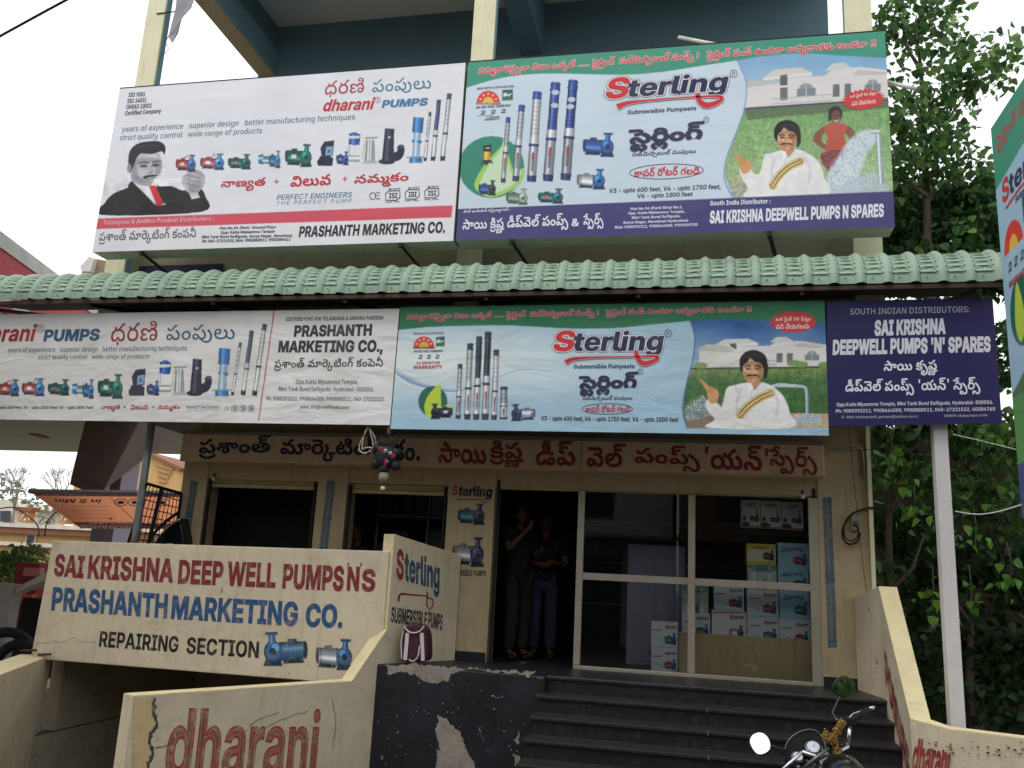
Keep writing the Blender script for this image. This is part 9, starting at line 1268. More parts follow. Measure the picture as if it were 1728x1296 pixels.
G().ball(mb(0,.14,.86),(.11,.11,.11),16,10).obj('headlamp',chrome,mt,smooth=True)
cw = spl([(1325,1268),(1331,1249),(1347,1236),(1368,1231),(1384,1239),(1393,1262),(1386,1288),(1358,1302),(1336,1290)],4)
G().prism([tuple(aY(x,y,6.2-.0012*(y-1230))) for x,y in cw],(0,.05,-.16)).obj('headlamp_cowl',rub,mt,bevel=.018); G().tube([aY(x,y,6.19-.0012*(y-1230)) for x,y in cw[:22]],.004,6).obj('cowl_rim',eng,mt,smooth=True)
gg = mat('gauge_glass','#b4bac2',.06,.5,bump=0)
for (px,py),r_ in (((1372,1263),.052),((1346,1279),.042)):
    c = aY(px,py,6.06); nrm = upv*.72-fwd*.7; nrm /= np.linalg.norm(nrm); G().lathe(c-nrm*.03,[(r_*.9,-.04),(r_,.01),(r_+.006,.028),(r_+.006,.04),(r_-.006,.046)],24,nrm).obj('gauge_housing',blkp,mt,smooth=True); G().lathe(c+nrm*.0165,[(r_-.012,0),(r_-.013,.002)],24,nrm).obj('gauge_glass',gg,mt); G().tube([c+nrm*.02,c+nrm*.02+upv*.02+axx*.015],.0015,4).obj('gauge_needle',redp,mt)
for a_,b_ in (((1352,1300),(1398,1262)),((1372,1296),(1404,1276))): G().tube([aY(*a_,5.98),aY(*b_,6.0)],.012,8).obj('yoke_clamp',eng,mt,smooth=True)
G().lathe(aY(1348,1296,5.95),[(.016,0),(.018,.01),(.004,.016)],12,upv).obj('ignition_lock',chrome,mt)
mtube([(-.15,-.04,1.0),(0,-.01,.93),(.15,-.04,1.0),],.012,chrome,'handlebar')
for s,lab in ((-1,'l'),(1,'r')):
    if s == 1: a,b = aY(1434,1218,6.12),aY(1466,1197,6.22); e = aY(1474,1193,6.24); j = mb(.15,-.03,1.0)
    else: a,b = aY(1300,1318,5.95),aY(1266,1338,5.85); e = aY(1258,1343,5.84); j = mb(-.15,-.04,1.0)
    G().tube([a,b],.019,12).obj('grip',rub,mt,smooth=True); G().tube([b,e],.013,10).obj('bar_end',chrome,mt,smooth=True); G().tube([j,a],.012,8).obj('handlebar_end',chrome,mt,smooth=True)
    G().box(*(lambda p: (p[0]-.03,p[0]+.03,p[1]-.025,p[1]+.025,p[2]-.025,p[2]+.025))(a)).obj('switch_pod',rub,mt,bevel=.01); G().tube([a+fwd*.05,(a+b)/2+fwd*.09,b+fwd*.06+upv*-.01],.006,6).obj('brake_lever',chrome,mt,smooth=True)
for ctr,st,mid,mm in ((aY(1424.5,1158.5,6.2),aY(1413,1216,6.1),aY(1404,1203,6.24),1),(aY(1283,1254,6.0),aY(1330,1268,6.05),aY(1305,1259,6.02),0)):
    n_ = (EYE-ctr); n_ /= np.linalg.norm(n_); tg_ = np.array([4.2,-6,4.2])-ctr if mm else np.array([-.1,-.75,.95]); n_ = n_+tg_/np.linalg.norm(tg_); n_ /= np.linalg.norm(n_); u_ = np.cross((0,0,1),n_); u_ /= np.linalg.norm(u_); v_ = np.cross(n_,u_)
    shp = [(-.072,-.045),(-.035,-.078),(.03,-.075),(.066,-.03),(.072,.03),(.04,.072),(-.02,.078),(-.066,.04)]; shp = spl([(a*.86,b*.86) for a,b in shp],3); rt = -.5 if mm else .6
    rot = lambda q: (q[0]*math.cos(rt)-q[1]*math.sin(rt),q[0]*math.sin(rt)+q[1]*math.cos(rt)); P3_ = [ctr+u_*rot(q)[0]+v_*rot(q)[1] for q in shp]
    G().prism([tuple(p) for p in P3_],-n_*.022).obj('mirror_shell',blkp,mt,bevel=.004); G().add([tuple(ctr+(p-ctr)*.93+n_*.002) for p in P3_],[tuple(range(len(P3_)))]).obj('mirror_glass',mirr,mt)
    G().tube([ctr-n_*.03,mid,st],.006,8).obj('mirror_stem',blkp,mt,smooth=True)
tank = G(); rings = []
for yy,w_,z0,z1 in ((.0,.06,.80,.90),(-.08,.12,.74,.98),(-.25,.15,.70,1.01),(-.42,.13,.70,.96),(-.55,.07,.72,.86)):
    rings.append([mb(w_*math.cos(a),yy,(z0+z1)/2+(z1-z0)/2*math.sin(a)) for a in np.linspace(0,2*math.pi,15)[:-1]])
k0 = sum(rings,[]); tank.add(k0,[(i*14+j,i*14+(j+1) % 14,(i+1)*14+(j+1) % 14,(i+1)*14+j) for i in range(4) for j in range(14)]+[tuple(range(14)),tuple(range(69,55,-1))]).obj('fuel_tank',blkp,mt,smooth=True)
G().hexa([mb(-.11,-.5,.74),mb(.11,-.5,.74),mb(.1,-1.15,.78),mb(-.1,-1.15,.78)],[mb(-.1,-.52,.82),mb(.1,-.52,.82),mb(.09,-1.15,.86),mb(-.09,-1.15,.86)]).obj('seat',rub,mt,bevel=.03)
G().hexa([mb(-.12,-.1,.28),mb(.12,-.1,.28),mb(.12,-.5,.28),mb(-.12,-.5,.28)],[mb(-.1,-.12,.62),mb(.1,-.12,.62),mb(.1,-.48,.62),mb(-.1,-.48,.62)]).obj('engine',eng,mt,bevel=.02)
mtube([(.12,-.05,.4),(.16,-.4,.25),(.17,-1.05,.32)],.04,chrome,'exhaust'); mtube([(-.12,-.3,.28),(-.3,-.25,.02)],.012,rub,'side_stand'); mtube([(0,.1,.9),(0,-.3,.68),(0,-1.1,.72)],.03,blkp,'frame_tube'); G().box(*(lambda p: (p[0]-.06,p[0]+.06,p[1]-.03,p[1]+.03,p[2]-.03,p[2]+.03))(mb(0,-1.2,.76))).obj('tail_lamp',redp,mt,bevel=.01)
gar = G(); r = random.Random(4); line_ = spl([(1392,1237),(1398,1246),(1410,1240),(1416,1226),(1422,1220)],7,False).tolist()+spl([(1406,1250),(1412,1262),(1414,1274),(1408,1280)],4,False).tolist()
for (x,y) in line_:
    for _ in range(11): gar.ball(aY(x+r.gauss(0,3),y+r.gauss(0,3),6.02+r.uniform(-.05,.03)),(r.uniform(.004,.009),r.uniform(.004,.009),r.uniform(.004,.009)),5,3)
o = gar.obj('marigold_garland',mat('marigold','#96743a',.9,var=.5,scale=90,bump=0)); tag(o,'wilted orange marigold garland wound on the motorcycle handlebar','garland')
G().ball(aY(1434,1229,6.1),.011,8,6).obj('indicator',redp,mt,smooth=True)
# ------------------------------------------------------------------ left background: filling station, hoarding, buildings
soff = mat('station_soffit','#8f897c',.8,var=.06,scale=.4,bump=0); redf = mat('station_red','#b3242c',.5,var=.06,scale=.5); whf = mat('station_white','#c9c6c0',.6)
F_ = thing('station_canopy','big flat filling station canopy with grey soffit and red and white edge at left','canopy',(-20,18,GZ))
q = [aZ(0,530,5.),aZ(330,720,5.)]; d_ = q[1]-q[0]; d_ /= np.linalg.norm(d_); a0 = q[0]-d_*6; a1 = aZ(352,768,5.); lft = np.array([-1,0,0.])
a1 = q[0]+d_*((24.85-q[0][1])/d_[1])
poly = [a0,a1,a1+lft*30,a0+lft*30]
G().prism([tuple(p) for p in poly],(0,0,.12)).obj('soffit',soff,F_)
nr = np.array([d_[1],-d_[0],0.])
def fas(z0,z1,o,m,nm): G().hexa([tuple(p+nr*k_+np.array([0,0,z0-5.])) for p,k_ in ((a0,o),(a1,o),(a1,-.3),(a0,-.3))],[tuple(p+nr*k_+np.array([0,0,z1-5.])) for p,k_ in ((a0,o),(a1,o),(a1,-.3),(a0,-.3))]).obj(nm,m,F_)
fas(5.05,5.16,.03,redf,'lower_trim'); fas(5.16,5.3,.0,whf,'fascia_band'); fas(5.3,5.9,.01,redf,'red_fascia'); fas(5.9,6.12,.03,whf,'top_trim')
G().box(a1[0]-29,a1[0]-.3,24.86,24.95,5.0,6.0).obj('end_fascia',soff,F_)
p = aZ(67,740,4.97); G().prism([tuple(aZ(x,y,4.97)) for x,y in ((48,733),(66,734),(84,740),(66,739))],(0,0,.02)).obj('light_fitting',darkst,F_)
fun = mat('column_cladding','#6d6058',.8,var=.08,scale=1.2,streak=.2); lil = mat('column_lilac','#8f8692',.7,var=.05)
c_t = thing('station_column','flared brown-grey column head of the filling station over a lilac shaft','column',(-10.6,17,GZ))
tq = [aY(*p,16.) for p in ((150,690),(254,690))]; bq = [aY(*p,16.) for p in ((120,800),(178,825))]
top = [(tq[0][0],16.,5.0),(tq[1][0],16.,5.0),(tq[1][0],18.,5.0),(tq[0][0]-.1,18.,5.0)]; bot = [tuple(aY(*p_)) for p_ in ((121,800,16.),(177,824,15.7),(186,819,17.),(138,803,17.))]
G().hexa(bot,top).obj('flared_head',fun,c_t,bevel=.02); G().hexa([(x,y,z-.22) for x,y,z in bot],[(x,y,z-.002) for x,y,z in bot]).obj('collar',fun,c_t)
x0,x1 = aY(150,900,17.4)[0],aY(184,900,17.4)[0]; G().box(x0+.2,x1+.25,17.2,17.8,GZ,4.99).obj('shaft',lil,c_t)
HB = thing('insurance_hoarding','tilted orange hoarding reading upside down in 5 Min and INSURANCE, beyond the black gate','hoarding',aY(180,890,17))
c1,c2,c3,c4_ = aY(50,829,14.5),aY(320,833,14.5),aY(320,893,16.5),aY(136,891,16.5); nH = np.cross(c2-c1,c4_-c1); nH /= np.linalg.norm(nH); nH = nH if (EYE-c1)@nH > 0 else -nH; PH = (c1,nH)
orm = mat('hoarding_orange','#e09468',.6,var=.06,scale=1,dirt=.1,dcol='#a08070',bump=0)
_t = orm.node_tree; _ts = _t.nodes.new('ShaderNodeBsdfTranslucent'); _ts.inputs[0].default_value = lin('#ee9c70')+(1,); _mx = _t.nodes.new('ShaderNodeMixShader'); _mx.inputs[0].default_value = .75   # backlit flex lets the sky through
_t.links.new(_t.nodes['Principled BSDF'].outputs[0],_mx.inputs[1]); _t.links.new(_ts.outputs[0],_mx.inputs[2]); _t.links.new(_mx.outputs[0],_t.nodes['Material Output'].inputs[0])
G().add([tuple(c1),tuple(c2),tuple(aP(320,893,PH)),tuple(aP(136,891,PH))],[(0,1,2,3)]).obj('hoarding_sheet',orm,HB); G().tube([c1,c2],.05,6).obj('edge_rail',mat('rail_grey','#8a8688',.6),HB)
ik = Ink(HB,PH,PM2,.01)
ik.poly([(53,830.5),(316,833),(316,838),(62,836)],'#b04038'); ik.poly([(122,880),(316,883),(316,892),(136,890)],'#a83838')
ik.text('7799335372 / 7799335373',(240,832.2),(68,831.4),(241,836),'#f2d8c8',layer=1); ik.text('in 5 Min',(172,842),(94,841),(168,848.5),'#4a4468','B'); ik.text('INSURANCE',(240,886),(136,885),(238,892),'#f0dcd0',layer=1); ik.text('RIGHT HERE',(228,879.5),(150,879),(227,884),'#f2dcd0',layer=1)
for k,s in enumerate(('Best service and low price','Two wheeler and four wheeler','Commercial vehicle policy','Renewal in time')): ik.text(s,(180-k*-5,853+k*6.5),(110+k*7,852.5+k*6.5),(179+k*5,856+k*6.5),'#8a5c50','R')
ik.stroke([(186,839),(232,882)],1,'#9a5a48'); 
for cx in (204,228,275): ik.ell(cx,847,11,6,'#7f8f88',ring=1.6); ik.ell(cx,847,6,3,'#4a5a80')
ik.text('5',(189,873),(184,872.6),(189,877),'#6a3c38')
ye = mat('building_yellow','#c8a46c',.8,var=.06,scale=.5); yb = mat('building_trim','#8c5f48',.8); yw = mat('building_white','#d8cfc0',.8); orr = mat('arch_orange','#ba8a62',.8); dkw = mat('dark_pane','#3c4248',.2,.0,bump=0)
YB_ = 40.; YH = thing('yellow_building','long ochre building with arched parapet piers and a square white-framed window beyond the hoarding','building',(-30,42,GZ))
zc = aY(100,887,YB_)[2]; xl_ = aY(-60,905,YB_)[0]; xr_ = aY(330,905,YB_)[0]
G().box(xl_,xr_,YB_,YB_+6,GZ-2,zc).obj('wall',ye,YH); G().box(xl_,xr_,YB_-.4,YB_,zc-.5,zc-.22).obj('cornice',yb,YH); G().box(xl_,xr_,YB_-.5,YB_+.1,zc-.2,zc).obj('parapet_coping',yw,YH); G().box(xl_,xr_,YB_-.3,YB_,zc-1.15,zc-.95).obj('string_course',yw,YH)
for px in (42,110,200): 
    a,b = aY(px-11,900,YB_),aY(px+11,863,YB_); G().box(a[0],b[0],YB_-.2,YB_+.3,zc+.1,b[2]).obj('parapet_pier',orr,YH); G().box(a[0]-.2,b[0]+.2,YB_-.3,YB_+.4,b[2],b[2]+.2).obj('pier_cap',yb,YH)
    q_ = aY(px,877,YB_-.25); G().tube([q_+np.array([.24*math.cos(a_),0,.26*math.sin(a_)]) for a_ in np.linspace(0,math.pi,9)],.035,5).obj('arch_trim',yw,YH); G().ball(q_,.07,8,6).obj('rosette',yw,YH)
a,b = aY(42,920,YB_-.05),aY(62,901,YB_-.05); G().box(a[0],b[0],YB_-.08,YB_-.01,a[2],b[2]).obj('window_frame',yw,YH); G().box(a[0]+.08,b[0]-.08,YB_-.1,YB_-.07,a[2]+.08,b[2]-.08).obj('window_pane',dkw,YH)
a,b = aY(196,905,42),aY(300,765,42); zt = b[2]; OB = thing('orange_block','tall ochre gabled block with fan decoration beyond the steel pole','building',(a[0],44,GZ))
P_a = [aY(*p,41.) for p in ((124,905),(124,818),(196,832),(205,765),(245,765),(302,790),(300,905))]; G().prism([tuple(p) for p in P_a],(0,5,0)).obj('wall',ye,OB)
G().prism([tuple(aY(*p,40.8)) for p in ((200,762),(246,761),(306,789),(304,793),(245,767),(200,768))],(0,5.3,0)).obj('roof_edge',yb,OB)
for k in range(4): G().prism([tuple(aY(*p,40.9)) for p in ((262-1+k*1.5,782+k*9),(292-k*4,790+k*7),(291-k*4,794+k*7),(263+k*1.5,786+k*9))],(0,.1,0)).obj('fan_blade',orr,OB)
WB = thing('pale_house','pale cream house edge with balcony rail at the far left, behind the parapet piers','building',(-38,50,GZ)); G().prism([tuple(aY(*p,50.)) for p in ((-60,836),(28,846),(34,856),(22,858),(20,895),(-60,895))],(0,5,0)).obj('wall',yw,WB); G().prism([tuple(aY(*p,49.8)) for p in ((0,862),(16,862),(16,880),(0,880))],(0,.1,0)).obj('window_opening',dkw,WB)
for pts,lab in (((( -20,862),(20,856),(40,866),(62,884),(66,905)),'left'),(((75,905),(80,880),(98,862),(125,850)),'right')): tag(G().tube([aY(x,y,38.) for x,y in spl(pts,4,False)],.035,5).obj('iron_arch',darkst),'thin curved iron arch above the ochre parapet, %s one' % lab,'arch')
# gate leaf, red stall, slab, low dark things
t = thing('grille_gate','black steel grille gate standing open at the left end of the shop','gate',aY(235,912,8.95)); ga,gb,gc,gd = (248,812),(306,834),(304,915),(231,915)
GP = lambda u,v: np.array([aY(248-17*v,812,8.95)[0]*(1-u)+aY(306,834,9.55)[0]*u,8.95+.6*u,2.47-.72*v-.05*u])
for u in (0,.42,1.): G().tube([GP(u,0),GP(u,1)],.022 if u != .42 else .03,4).obj('stile',darkst,t)
for v in (0,1): G().tube([GP(0,v),GP(1,v)],.018,4).obj('rail',darkst,t)
for k in range(1,10):
    if k/10 not in (.4,): G().tube([GP(k/10,0),GP(k/10,1)],.006,4).obj('bar',darkst,t)
for k in range(1,8): G().tube([GP(0,k/8),GP(1,k/8)],.006,4).obj('cross_bar',darkst,t)
t = thing('parked_car','dark car with a curved windscreen pillar behind the repair sign wall','car',aY(285,912,9.3)); cx = aY(285,900,9.35)
G().tube([aY(x,y,9.35) for x,y in spl([(252,915),(262,898),(280,880),(302,864)],5,False)],.02,6).obj('windscreen_pillar',rub,t,smooth=True); G().prism([tuple(aY(*p,9.42)) for p in ((258,917),(268,902),(284,885),(304,873),(312,917))],(0,.5,0)).obj('dark_glass',mat('car_glass','#171a20',.1,bump=0),t,bevel=.02); G().tube([aY(x,y,9.34) for x,y in spl([(262,917),(270,904),(288,886),(304,876)],5,False)],.014,6).obj('seal',chrome,t,smooth=True)
t = thing('red_stall','red painted roadside stall box below the green bush at far left','stall',aY(50,1000,13)); G().box(aY(26,960,13)[0],aY(66,960,13)[0],13,14,GZ,aY(50,950,13)[2]).obj('cabin',mat('stall_red','#7e2426',.7),t); G().box(aY(40,960,12.9)[0],aY(62,960,12.9)[0],12.9,13,aY(50,1018,12.9)[2],aY(50,1003,12.9)[2]).obj('orange_panel',mat('stall_orange','#c0502c',.6),t); G().box(aY(44,960,12.9)[0],aY(72,960,12.9)[0],12.85,12.95,aY(50,972,12.9)[2],aY(50,958,12.9)[2]).obj('sign_strip',mat('stall_pink','#b06a60',.6),t)
t = thing('stall_awning','sloping grey cement sheet roof leaning beside the red stall','awning',aY(50,1005,11.5)); G().hexa([aY(24,1008,11.3),aY(84,985,10.8),aY(84,966,12.6),aY(30,996,12.6)],[aY(24,1000,11.3),aY(84,975,10.8),aY(84,962,12.6),aY(30,990,12.6)]).obj('sheet',slabm,t)
dkb = mat('dark_shed','#2c2a26',.9,var=.3,scale=3); t = thing('dark_shed','low dark shed under the grey awning at the left edge','shed',aY(40,1080,12.5)); G().box(aY(16,1050,12.5)[0],aY(95,1050,12.5)[0],12.7,14.5,GZ-.01,aY(50,1010,12.5)[2]).obj('wall',dkb,t); G().box(aY(-60,1050,11.8)[0],aY(12,1050,11.8)[0],11.8,12.0,GZ,aY(10,985,11.8)[2]).obj('side_panel',mat('grey_plaster','#8f8b84',.85,var=.1),t)
for px,py,r_,lab in ((12,1085,.38,'worn black tyre leaning at the far left edge by the shed'),(42,1050,.3,'second worn black tyre leaning against the dark shed')):
    c = aY(px,py,11.4); c[2] = GZ+r_+.03; tag(G().tube([c+r_*np.array([math.cos(a),.25*math.cos(a),math.sin(a)]) for a in np.linspace(0,2*math.pi,24)],.075,8).obj('tyre',rub,smooth=True),lab,'tyre')
for px,py,dx in ((35,1098,26),(63,1105,22)): tag(G().tube([aY(px,py,8.72),aY(px+dx,py-1,8.62)],.014,6).obj('rusty_rod',brown_st),'short rusty rod stub at the left foot of the repair sign wall' + (', outer one' if dx == 26 else ', inner one'),'rod')
# ------------------------------------------------------------------ foliage
def leafmat(name,a,b,tr=.42):
    m = bpy.data.materials.new(name); m.use_nodes = True; t = m.node_tree; p = t.nodes['Principled BSDF']; at = t.nodes.new('ShaderNodeVertexColor'); at.layer_name = 'Col'; t.links.new(at.outputs[0],p.inputs['Base Color']); p.inputs['Roughness'].default_value = .45; p.inputs['Specular IOR Level'].default_value = .35
    ts = t.nodes.new('ShaderNodeBsdfTranslucent'); mx = t.nodes.new('ShaderNodeMixShader'); mx.inputs[0].default_value = tr; t.links.new(at.outputs[0],ts.inputs[0]); t.links.new(p.outputs[0],mx.inputs[1]); t.links.new(ts.outputs[0],mx.inputs[2]); t.links.new(mx.outputs[0],t.nodes['Material Output'].inputs[0]); return m
LM = leafmat('leaf',0,0)
def leaves(name,centers,size,parent,cols,seed,droop=.8,narrow=1.):
    rs = np.random.RandomState(seed); C_ = np.array(centers); n = len(C_); out = [(0,0,0),(.5,.1,.06),(.42,.55,.03),(0,1.15,-.05),(-.42,.55,.03),(-.5,.1,.06),(0,.5,-.04)]
    L = np.array(out)*[narrow,1,1]; sz = size*rs.uniform(.55,1.25,n); az = rs.uniform(0,2*np.pi,n); el = rs.normal(-droop,.5,n); rl = rs.normal(0,.6,n)
    fw = np.stack([np.cos(az)*np.cos(el),np.sin(az)*np.cos(el),np.sin(el)],1); sd = np.stack([-np.sin(az),np.cos(az),0*az],1); up = np.cross(sd,fw); s2 = sd*np.cos(rl)[:,None]+up*np.sin(rl)[:,None]; u2 = np.cross(s2,fw)
    V = (C_[:,None]+sz[:,None,None]*(L[None,:,:1]*s2[:,None]+L[None,:,1:2]*fw[:,None]+L[None,:,2:]*u2[:,None])).reshape(-1,3)
    T = np.array([(0,1,6),(1,2,6),(2,3,6),(3,4,6),(4,5,6),(5,0,6)]); F = (np.arange(n)[:,None,None]*7+T).reshape(-1,3)
    pal = np.array([lin(c) for c in cols]); ci = pal[rs.randint(0,len(pal),n)]*rs.uniform(.75,1.2,(n,1)); col = np.repeat(ci,7,0); o0 = wloc(parent)
    o = link(name,fast_mesh(name,V-o0,F,LM,np.clip(col,0,1)),parent); o['kind'] = 'stuff'; return o
bark = mat('bark','#5a5148',.9,var=.25,scale=6,bump=.5,bscale=30)
def cloud(px,py,y,r,n,rs,dy=.6):
    c = aY(px,py,y); R = r/FPX*y; v = rs.normal(0,1,(n,3)); v /= np.linalg.norm(v,axis=1)[:,None]; v *= rs.uniform(.15,1,(n,1))**.5*R; v[:,1] *= dy/ max(R,.01) if R < dy else 1; return c+v
def tree(name,label,trunk,limbs,clumps,per,cols,y,seed,size=.1):
    rs = np.random.RandomState(seed); base = aY(*trunk[-1],y); t = thing(name,label,'tree',(base[0],y,GZ))
    P = [aY(x,yy,y+.3) for x,yy in spl(trunk,4,False)]; P.append(np.array([P[-1][0],y+.3,GZ])); G().tube(P,list(np.linspace(.015,.055,len(P))),8).obj('trunk',bark,t,smooth=True)
    g = G()
    for L_ in limbs: g.tube([aY(x,yy,y+dy_) for x,yy,dy_ in L_],list(np.linspace(.03,.008,len(L_))),6)
    g.obj('limbs',bark,t,smooth=True); C_ = []
    for (cx,cy,r_,dy_,dens) in clumps: C_.append(cloud(cx,cy,y+dy_,r_,int(per*dens*(r_/45)**2),rs))
    leaves('crown',np.concatenate(C_),size,t,cols,seed,.9); return t
GR = ['#527a46','#4a6e40','#62884c','#74984e','#44643c','#86a860']
up_cl = [(1535,20,45,0,1),(1500,40,35,.3,1),(1575,35,40,-.2,1),(1612,30,22,.2,.8),(1480,75,26,.2,.8),(1540,62,26,.3,.5),(1600,85,34,0,.9),(1640,110,38,-.2,1),(1690,85,32,0,1),(1712,110,20,.1,.8),(1660,140,26,.1,.9),(1620,150,30,.2,.9),(1685,150,16,0,.6),(1583,130,28,-.2,.7),(1510,120,26,.3,.45),(1540,150,30,0,.6),(1490,165,24,.3,.7),(1590,175,35,.2,.9),(1530,190,38,-.2,.9),(1560,220,45,.2,1),(1615,225,28,.1,.8),(1500,230,36,.3,1),(1600,265,40,0,1),(1545,275,48,.2,1.1),(1640,290,34,.2,.9),(1500,300,40,.3,1.1),(1670,300,30,.4,1)]
tree('peepal_tree','tall heart-leaved tree with a thin upright trunk against the sky, right of the signboards',[(1545,50),(1552,100),(1556,150),(1560,230),(1563,330),(1568,450)],
     [[(1558,180,0),(1585,165,0),(1640,115,-.1),(1700,90,0)],[(1555,120,0),(1530,80,0),(1520,30,.1)],[(1560,200,0),(1520,170,.1),(1490,130,.2)],[(1560,240,0),(1600,200,0),(1630,160,0)],[(1546,60,0),(1570,20,0),(1600,-5,0)],[(1563,300,0),(1620,270,0),(1650,250,0)],[(1563,330,0),(1520,300,.1),(1500,270,.2)],[(1545,55,0),(1560,0,0)]],
     up_cl,190,GR,10.6,11,.09)
mid_cl = [(1480+dx*42,350+dy*52,48,.35*((dx*7+dy*3) % 4),1.15) for dx in range(7) for dy in range(3)]
tree('dense_tree','dense leafy tree filling the gap between the white post and the shop corner',[(1520,560),(1515,700),(1500,900),(1510,1100)],[[(1515,640,0),(1480,560,.1),(1470,500,.2)],[(1515,700,0),(1560,640,0),(1600,600,0)],[(1505,860,0),(1540,800,0),(1560,760,0)],[(1500,1000,0),(1540,960,-.2),(1560,900,-.3)]],
     mid_cl+[(1475,560,40,.2,1),(1500,620,50,0,1.1),(1560,560,55,.3,1.1),(1620,620,55,.2,1),(1690,600,55,.3,1),(1500,720,48,.2,.75),(1560,700,50,.4,.9),(1625,730,45,.1,.9),(1690,740,50,.3,.8),(1490,790,32,.4,.6),(1545,800,40,.1,.9),(1640,830,50,.4,.8),(1700,850,45,.1,.7)],330,GR[:5]+['#35502c'],11.2,21,.1)
tree('side_tree','broad leafy tree partly hidden behind the projecting signboard at the right edge',[(1880,300),(1885,600),(1880,900),(1885,1100)],[[(1882,500,0),(1800,400,0),(1760,330,0)],[(1882,600,0),(1960,500,0),(2020,420,0)],[(1882,800,0),(1800,700,0),(1770,640,0)]],
     [(1770+dx*75,330+dy*100+(dx % 2)*40,62,.4*((dx*5+dy*3) % 3),.9) for dx in range(4) for dy in range(8)],120,GR[:5],12.0,41,.12)
rs_ = np.random.RandomState(5)
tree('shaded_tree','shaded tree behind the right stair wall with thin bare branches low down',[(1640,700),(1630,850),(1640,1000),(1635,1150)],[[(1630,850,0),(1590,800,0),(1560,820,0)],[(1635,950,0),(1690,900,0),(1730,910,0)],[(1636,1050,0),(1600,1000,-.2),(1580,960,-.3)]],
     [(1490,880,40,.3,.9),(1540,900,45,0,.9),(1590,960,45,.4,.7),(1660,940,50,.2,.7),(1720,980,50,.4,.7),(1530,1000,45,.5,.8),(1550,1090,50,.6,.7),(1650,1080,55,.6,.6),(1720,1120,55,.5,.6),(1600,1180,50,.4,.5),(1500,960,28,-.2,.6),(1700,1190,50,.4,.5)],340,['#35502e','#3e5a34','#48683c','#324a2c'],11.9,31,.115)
for k,(px,py,n,lab) in enumerate(((1540,860,26,'bright hanging sprig of heart leaves left of the white post, upper'),(1645,905,16,'small bright sprig of leaves right of the white post, upper'),(1572,1010,18,'bright hanging sprig of leaves low down left of the white post'),(1637,1010,9,'small bright sprig of leaves low down right of the white post'),(1705,970,16,'bright leaf sprig at the right edge above the wall'),(1500,780,20,'bright leaf sprig beside the upper corner of the shop'),(1662,730,18,'bright leaf sprig just under the navy banner'))):
    yy = 9.6; c = aY(px,py,yy); t = thing('leaf_sprig',lab,'sprig',c+np.array([0,0,-.15]),'bright leaf sprigs in front of the dark foliage'); G().tube([c+np.array([.15,.5,.35]),c+np.array([.05,.1,.12]),c+np.array([0,0,-.1])],.005,5).obj('twig',bark,t)
    leaves('leaf_cluster',c+rs_.normal(0,1,(n,3))*[.1,.06,.13],.085,t,['#5f8f34','#74a03c','#4c7a30'],50+k,1.1)
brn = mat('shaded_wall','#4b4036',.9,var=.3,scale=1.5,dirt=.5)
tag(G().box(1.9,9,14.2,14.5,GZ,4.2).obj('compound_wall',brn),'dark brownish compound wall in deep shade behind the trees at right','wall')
tag(G().box(2.4,8,12.4,12.5,1.2,1.32).obj('fence_rail',slabm),'pale weathered horizontal rail half lost in the foliage at right','rail')
t = thing('green_bush','leafy green bush at the far left edge beside the ochre building','bush',aY(40,985,15)); rs = np.random.RandomState(8)
leaves('foliage',np.concatenate([cloud(x,y,15+d,r_,n,rs) for x,y,d,r_,n in ((18,952,0,26,700),(46,938,.3,26,700),(5,972,.2,30,700),(55,968,0,20,450),(-20,950,0,30,600),(30,985,0,22,300))]),.09,t,['#7c9c5c','#8aa868','#688a4e','#98b274'],8,.3,.5); G().tube([aY(30,960,15),np.array([aY(30,960,15)[0],15,GZ])],.05,6).obj('stem',bark,t)
t = thing('bare_tree','thin hazy tree with bare branches behind the parapet at far left','tree',aY(60,870,46)); g = G(); r = random.Random(12)
def br(p,d,L,rad,k):
    q = p+d*L; g.tube([p,q],[rad,rad*.6],4)
    if k:
        for _ in range(3): nd = d+np.array([r.uniform(-.7,.7),r.uniform(-.3,.3),r.uniform(-.35,.4)]); br(q,nd/np.linalg.norm(nd),L*.72,rad*.6,k-1)
for px in (20,75): br(aY(px,905,46),np.array([.25 if px > 50 else -.1,0,1.]),1.5,.1,4)
g.obj('branches',mat('hazy_bark','#8d8884',.9),t)
leaves('crown',np.concatenate([cloud(x,y,46,r_,n,rs) for x,y,r_,n in ((15,825,28,70),(50,840,25,60),(-20,815,35,90),(80,870,25,50),(110,850,22,40))]),.28,t,['#8a9a7c','#97a088'],9,.3)
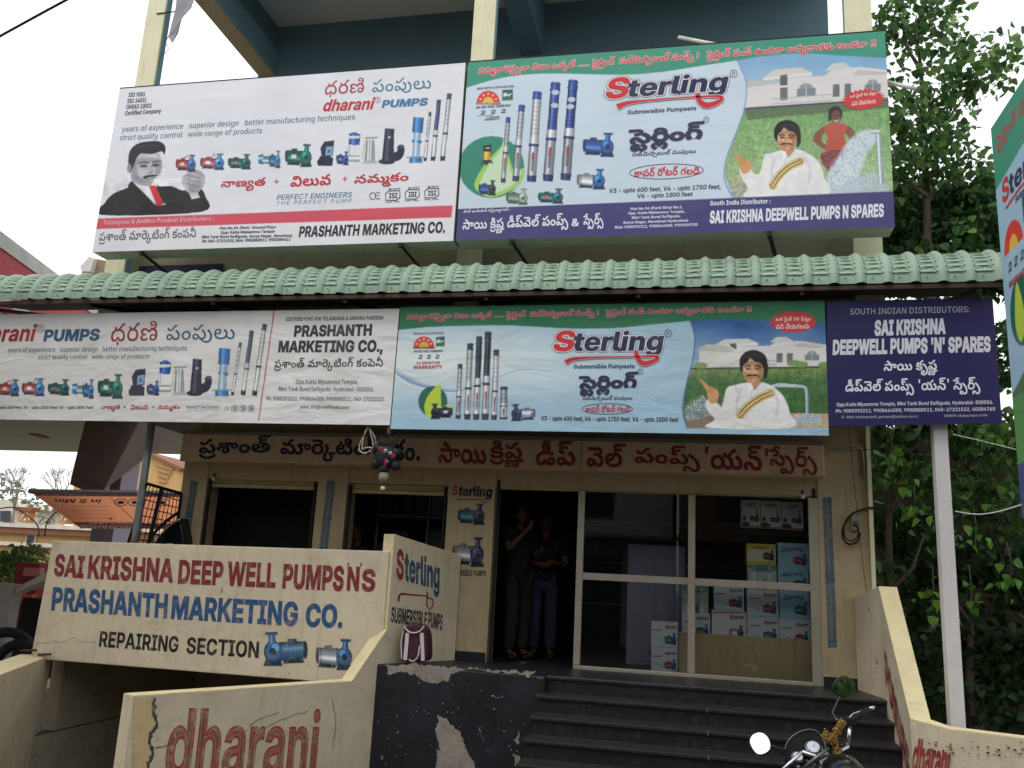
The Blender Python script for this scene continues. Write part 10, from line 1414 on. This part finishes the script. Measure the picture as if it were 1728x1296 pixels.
# roof piece seen between the canopy and the upper signboard
t = thing('distant_gable','small brown gabled roof peeking out behind the left end of the upper signboard','building',aY(175,470,24)); G().prism([tuple(aY(*p,24.)) for p in ((138,452),(150,434),(158,436),(206,445),(207,475),(138,475))],(0,3,0)).obj('wall',mat('gable_brown','#8c7a66',.85,var=.15),t)
G().prism([tuple(aY(*p,23.8)) for p in ((135,450),(150,433),(158,436),(152,458),(138,458))],(0,.2,0)).obj('gable_board',whf,t)
# ------------------------------------------------------------------ across the street (seen only reflected; tall dark row added to block low skylight)
for x0,x1,y1,h_,c_,lab in ((-42,-15,-9,8.5,'#8c7f6c','long buff three storey block added across the street at the far left of the row'),(-14.8,-7.2,-8,9.6,'#7c7468','tall grey-brown building added across the street, second of the row'),(-7,-.6,-9,7.4,'#b8b6b0','white two storey building across the street behind the camera'),(-.4,8,-8,8.8,'#75614c','brown three storey building added across the street, right of the white one'),(8.2,40,-9,8.0,'#6e7068','long grey block added across the street at the far right of the row')):
    t = thing('opposite_building',lab,'building',((x0+x1)/2,y1-4,GZ),'buildings added across the street to block low skylight'); G().box(x0,x1,y1-8,y1,GZ,h_).obj('wall',mat('opposite_wall',c_,.85),t); G().box(x0-.1,x1+.1,y1,y1+1.0,3.0,3.12).obj('sunshade',slabm,t)
    for x in np.arange(x0+.9,x1-1.2,2.3):
        G().box(x,x+1.6,y1,y1+.03,GZ,2.5).obj('shop_shutter',mat('opposite_shutter','#4d5358',.6),t)
        for z in (3.7,6.2): G().box(x+.2,x+1.3,y1,y1+.04,z,z+1.3).obj('window_pane',dkw,t)
t = thing('street_tree','round green street tree across the road, seen in the motorcycle mirror','tree',(3.5,-5,GZ)); rs = np.random.RandomState(2); v = rs.normal(0,1,(3000,3)); v /= np.linalg.norm(v,axis=1)[:,None]; leaves('crown',np.array([4.2,-6,4.4])+v*rs.uniform(.4,1,(3000,1))*[2.2,2,1.6],.2,t,GR,3); G().tube([(4.2,-6,GZ),(4.2,-6,3.5)],.14,8).obj('trunk',bark,t)
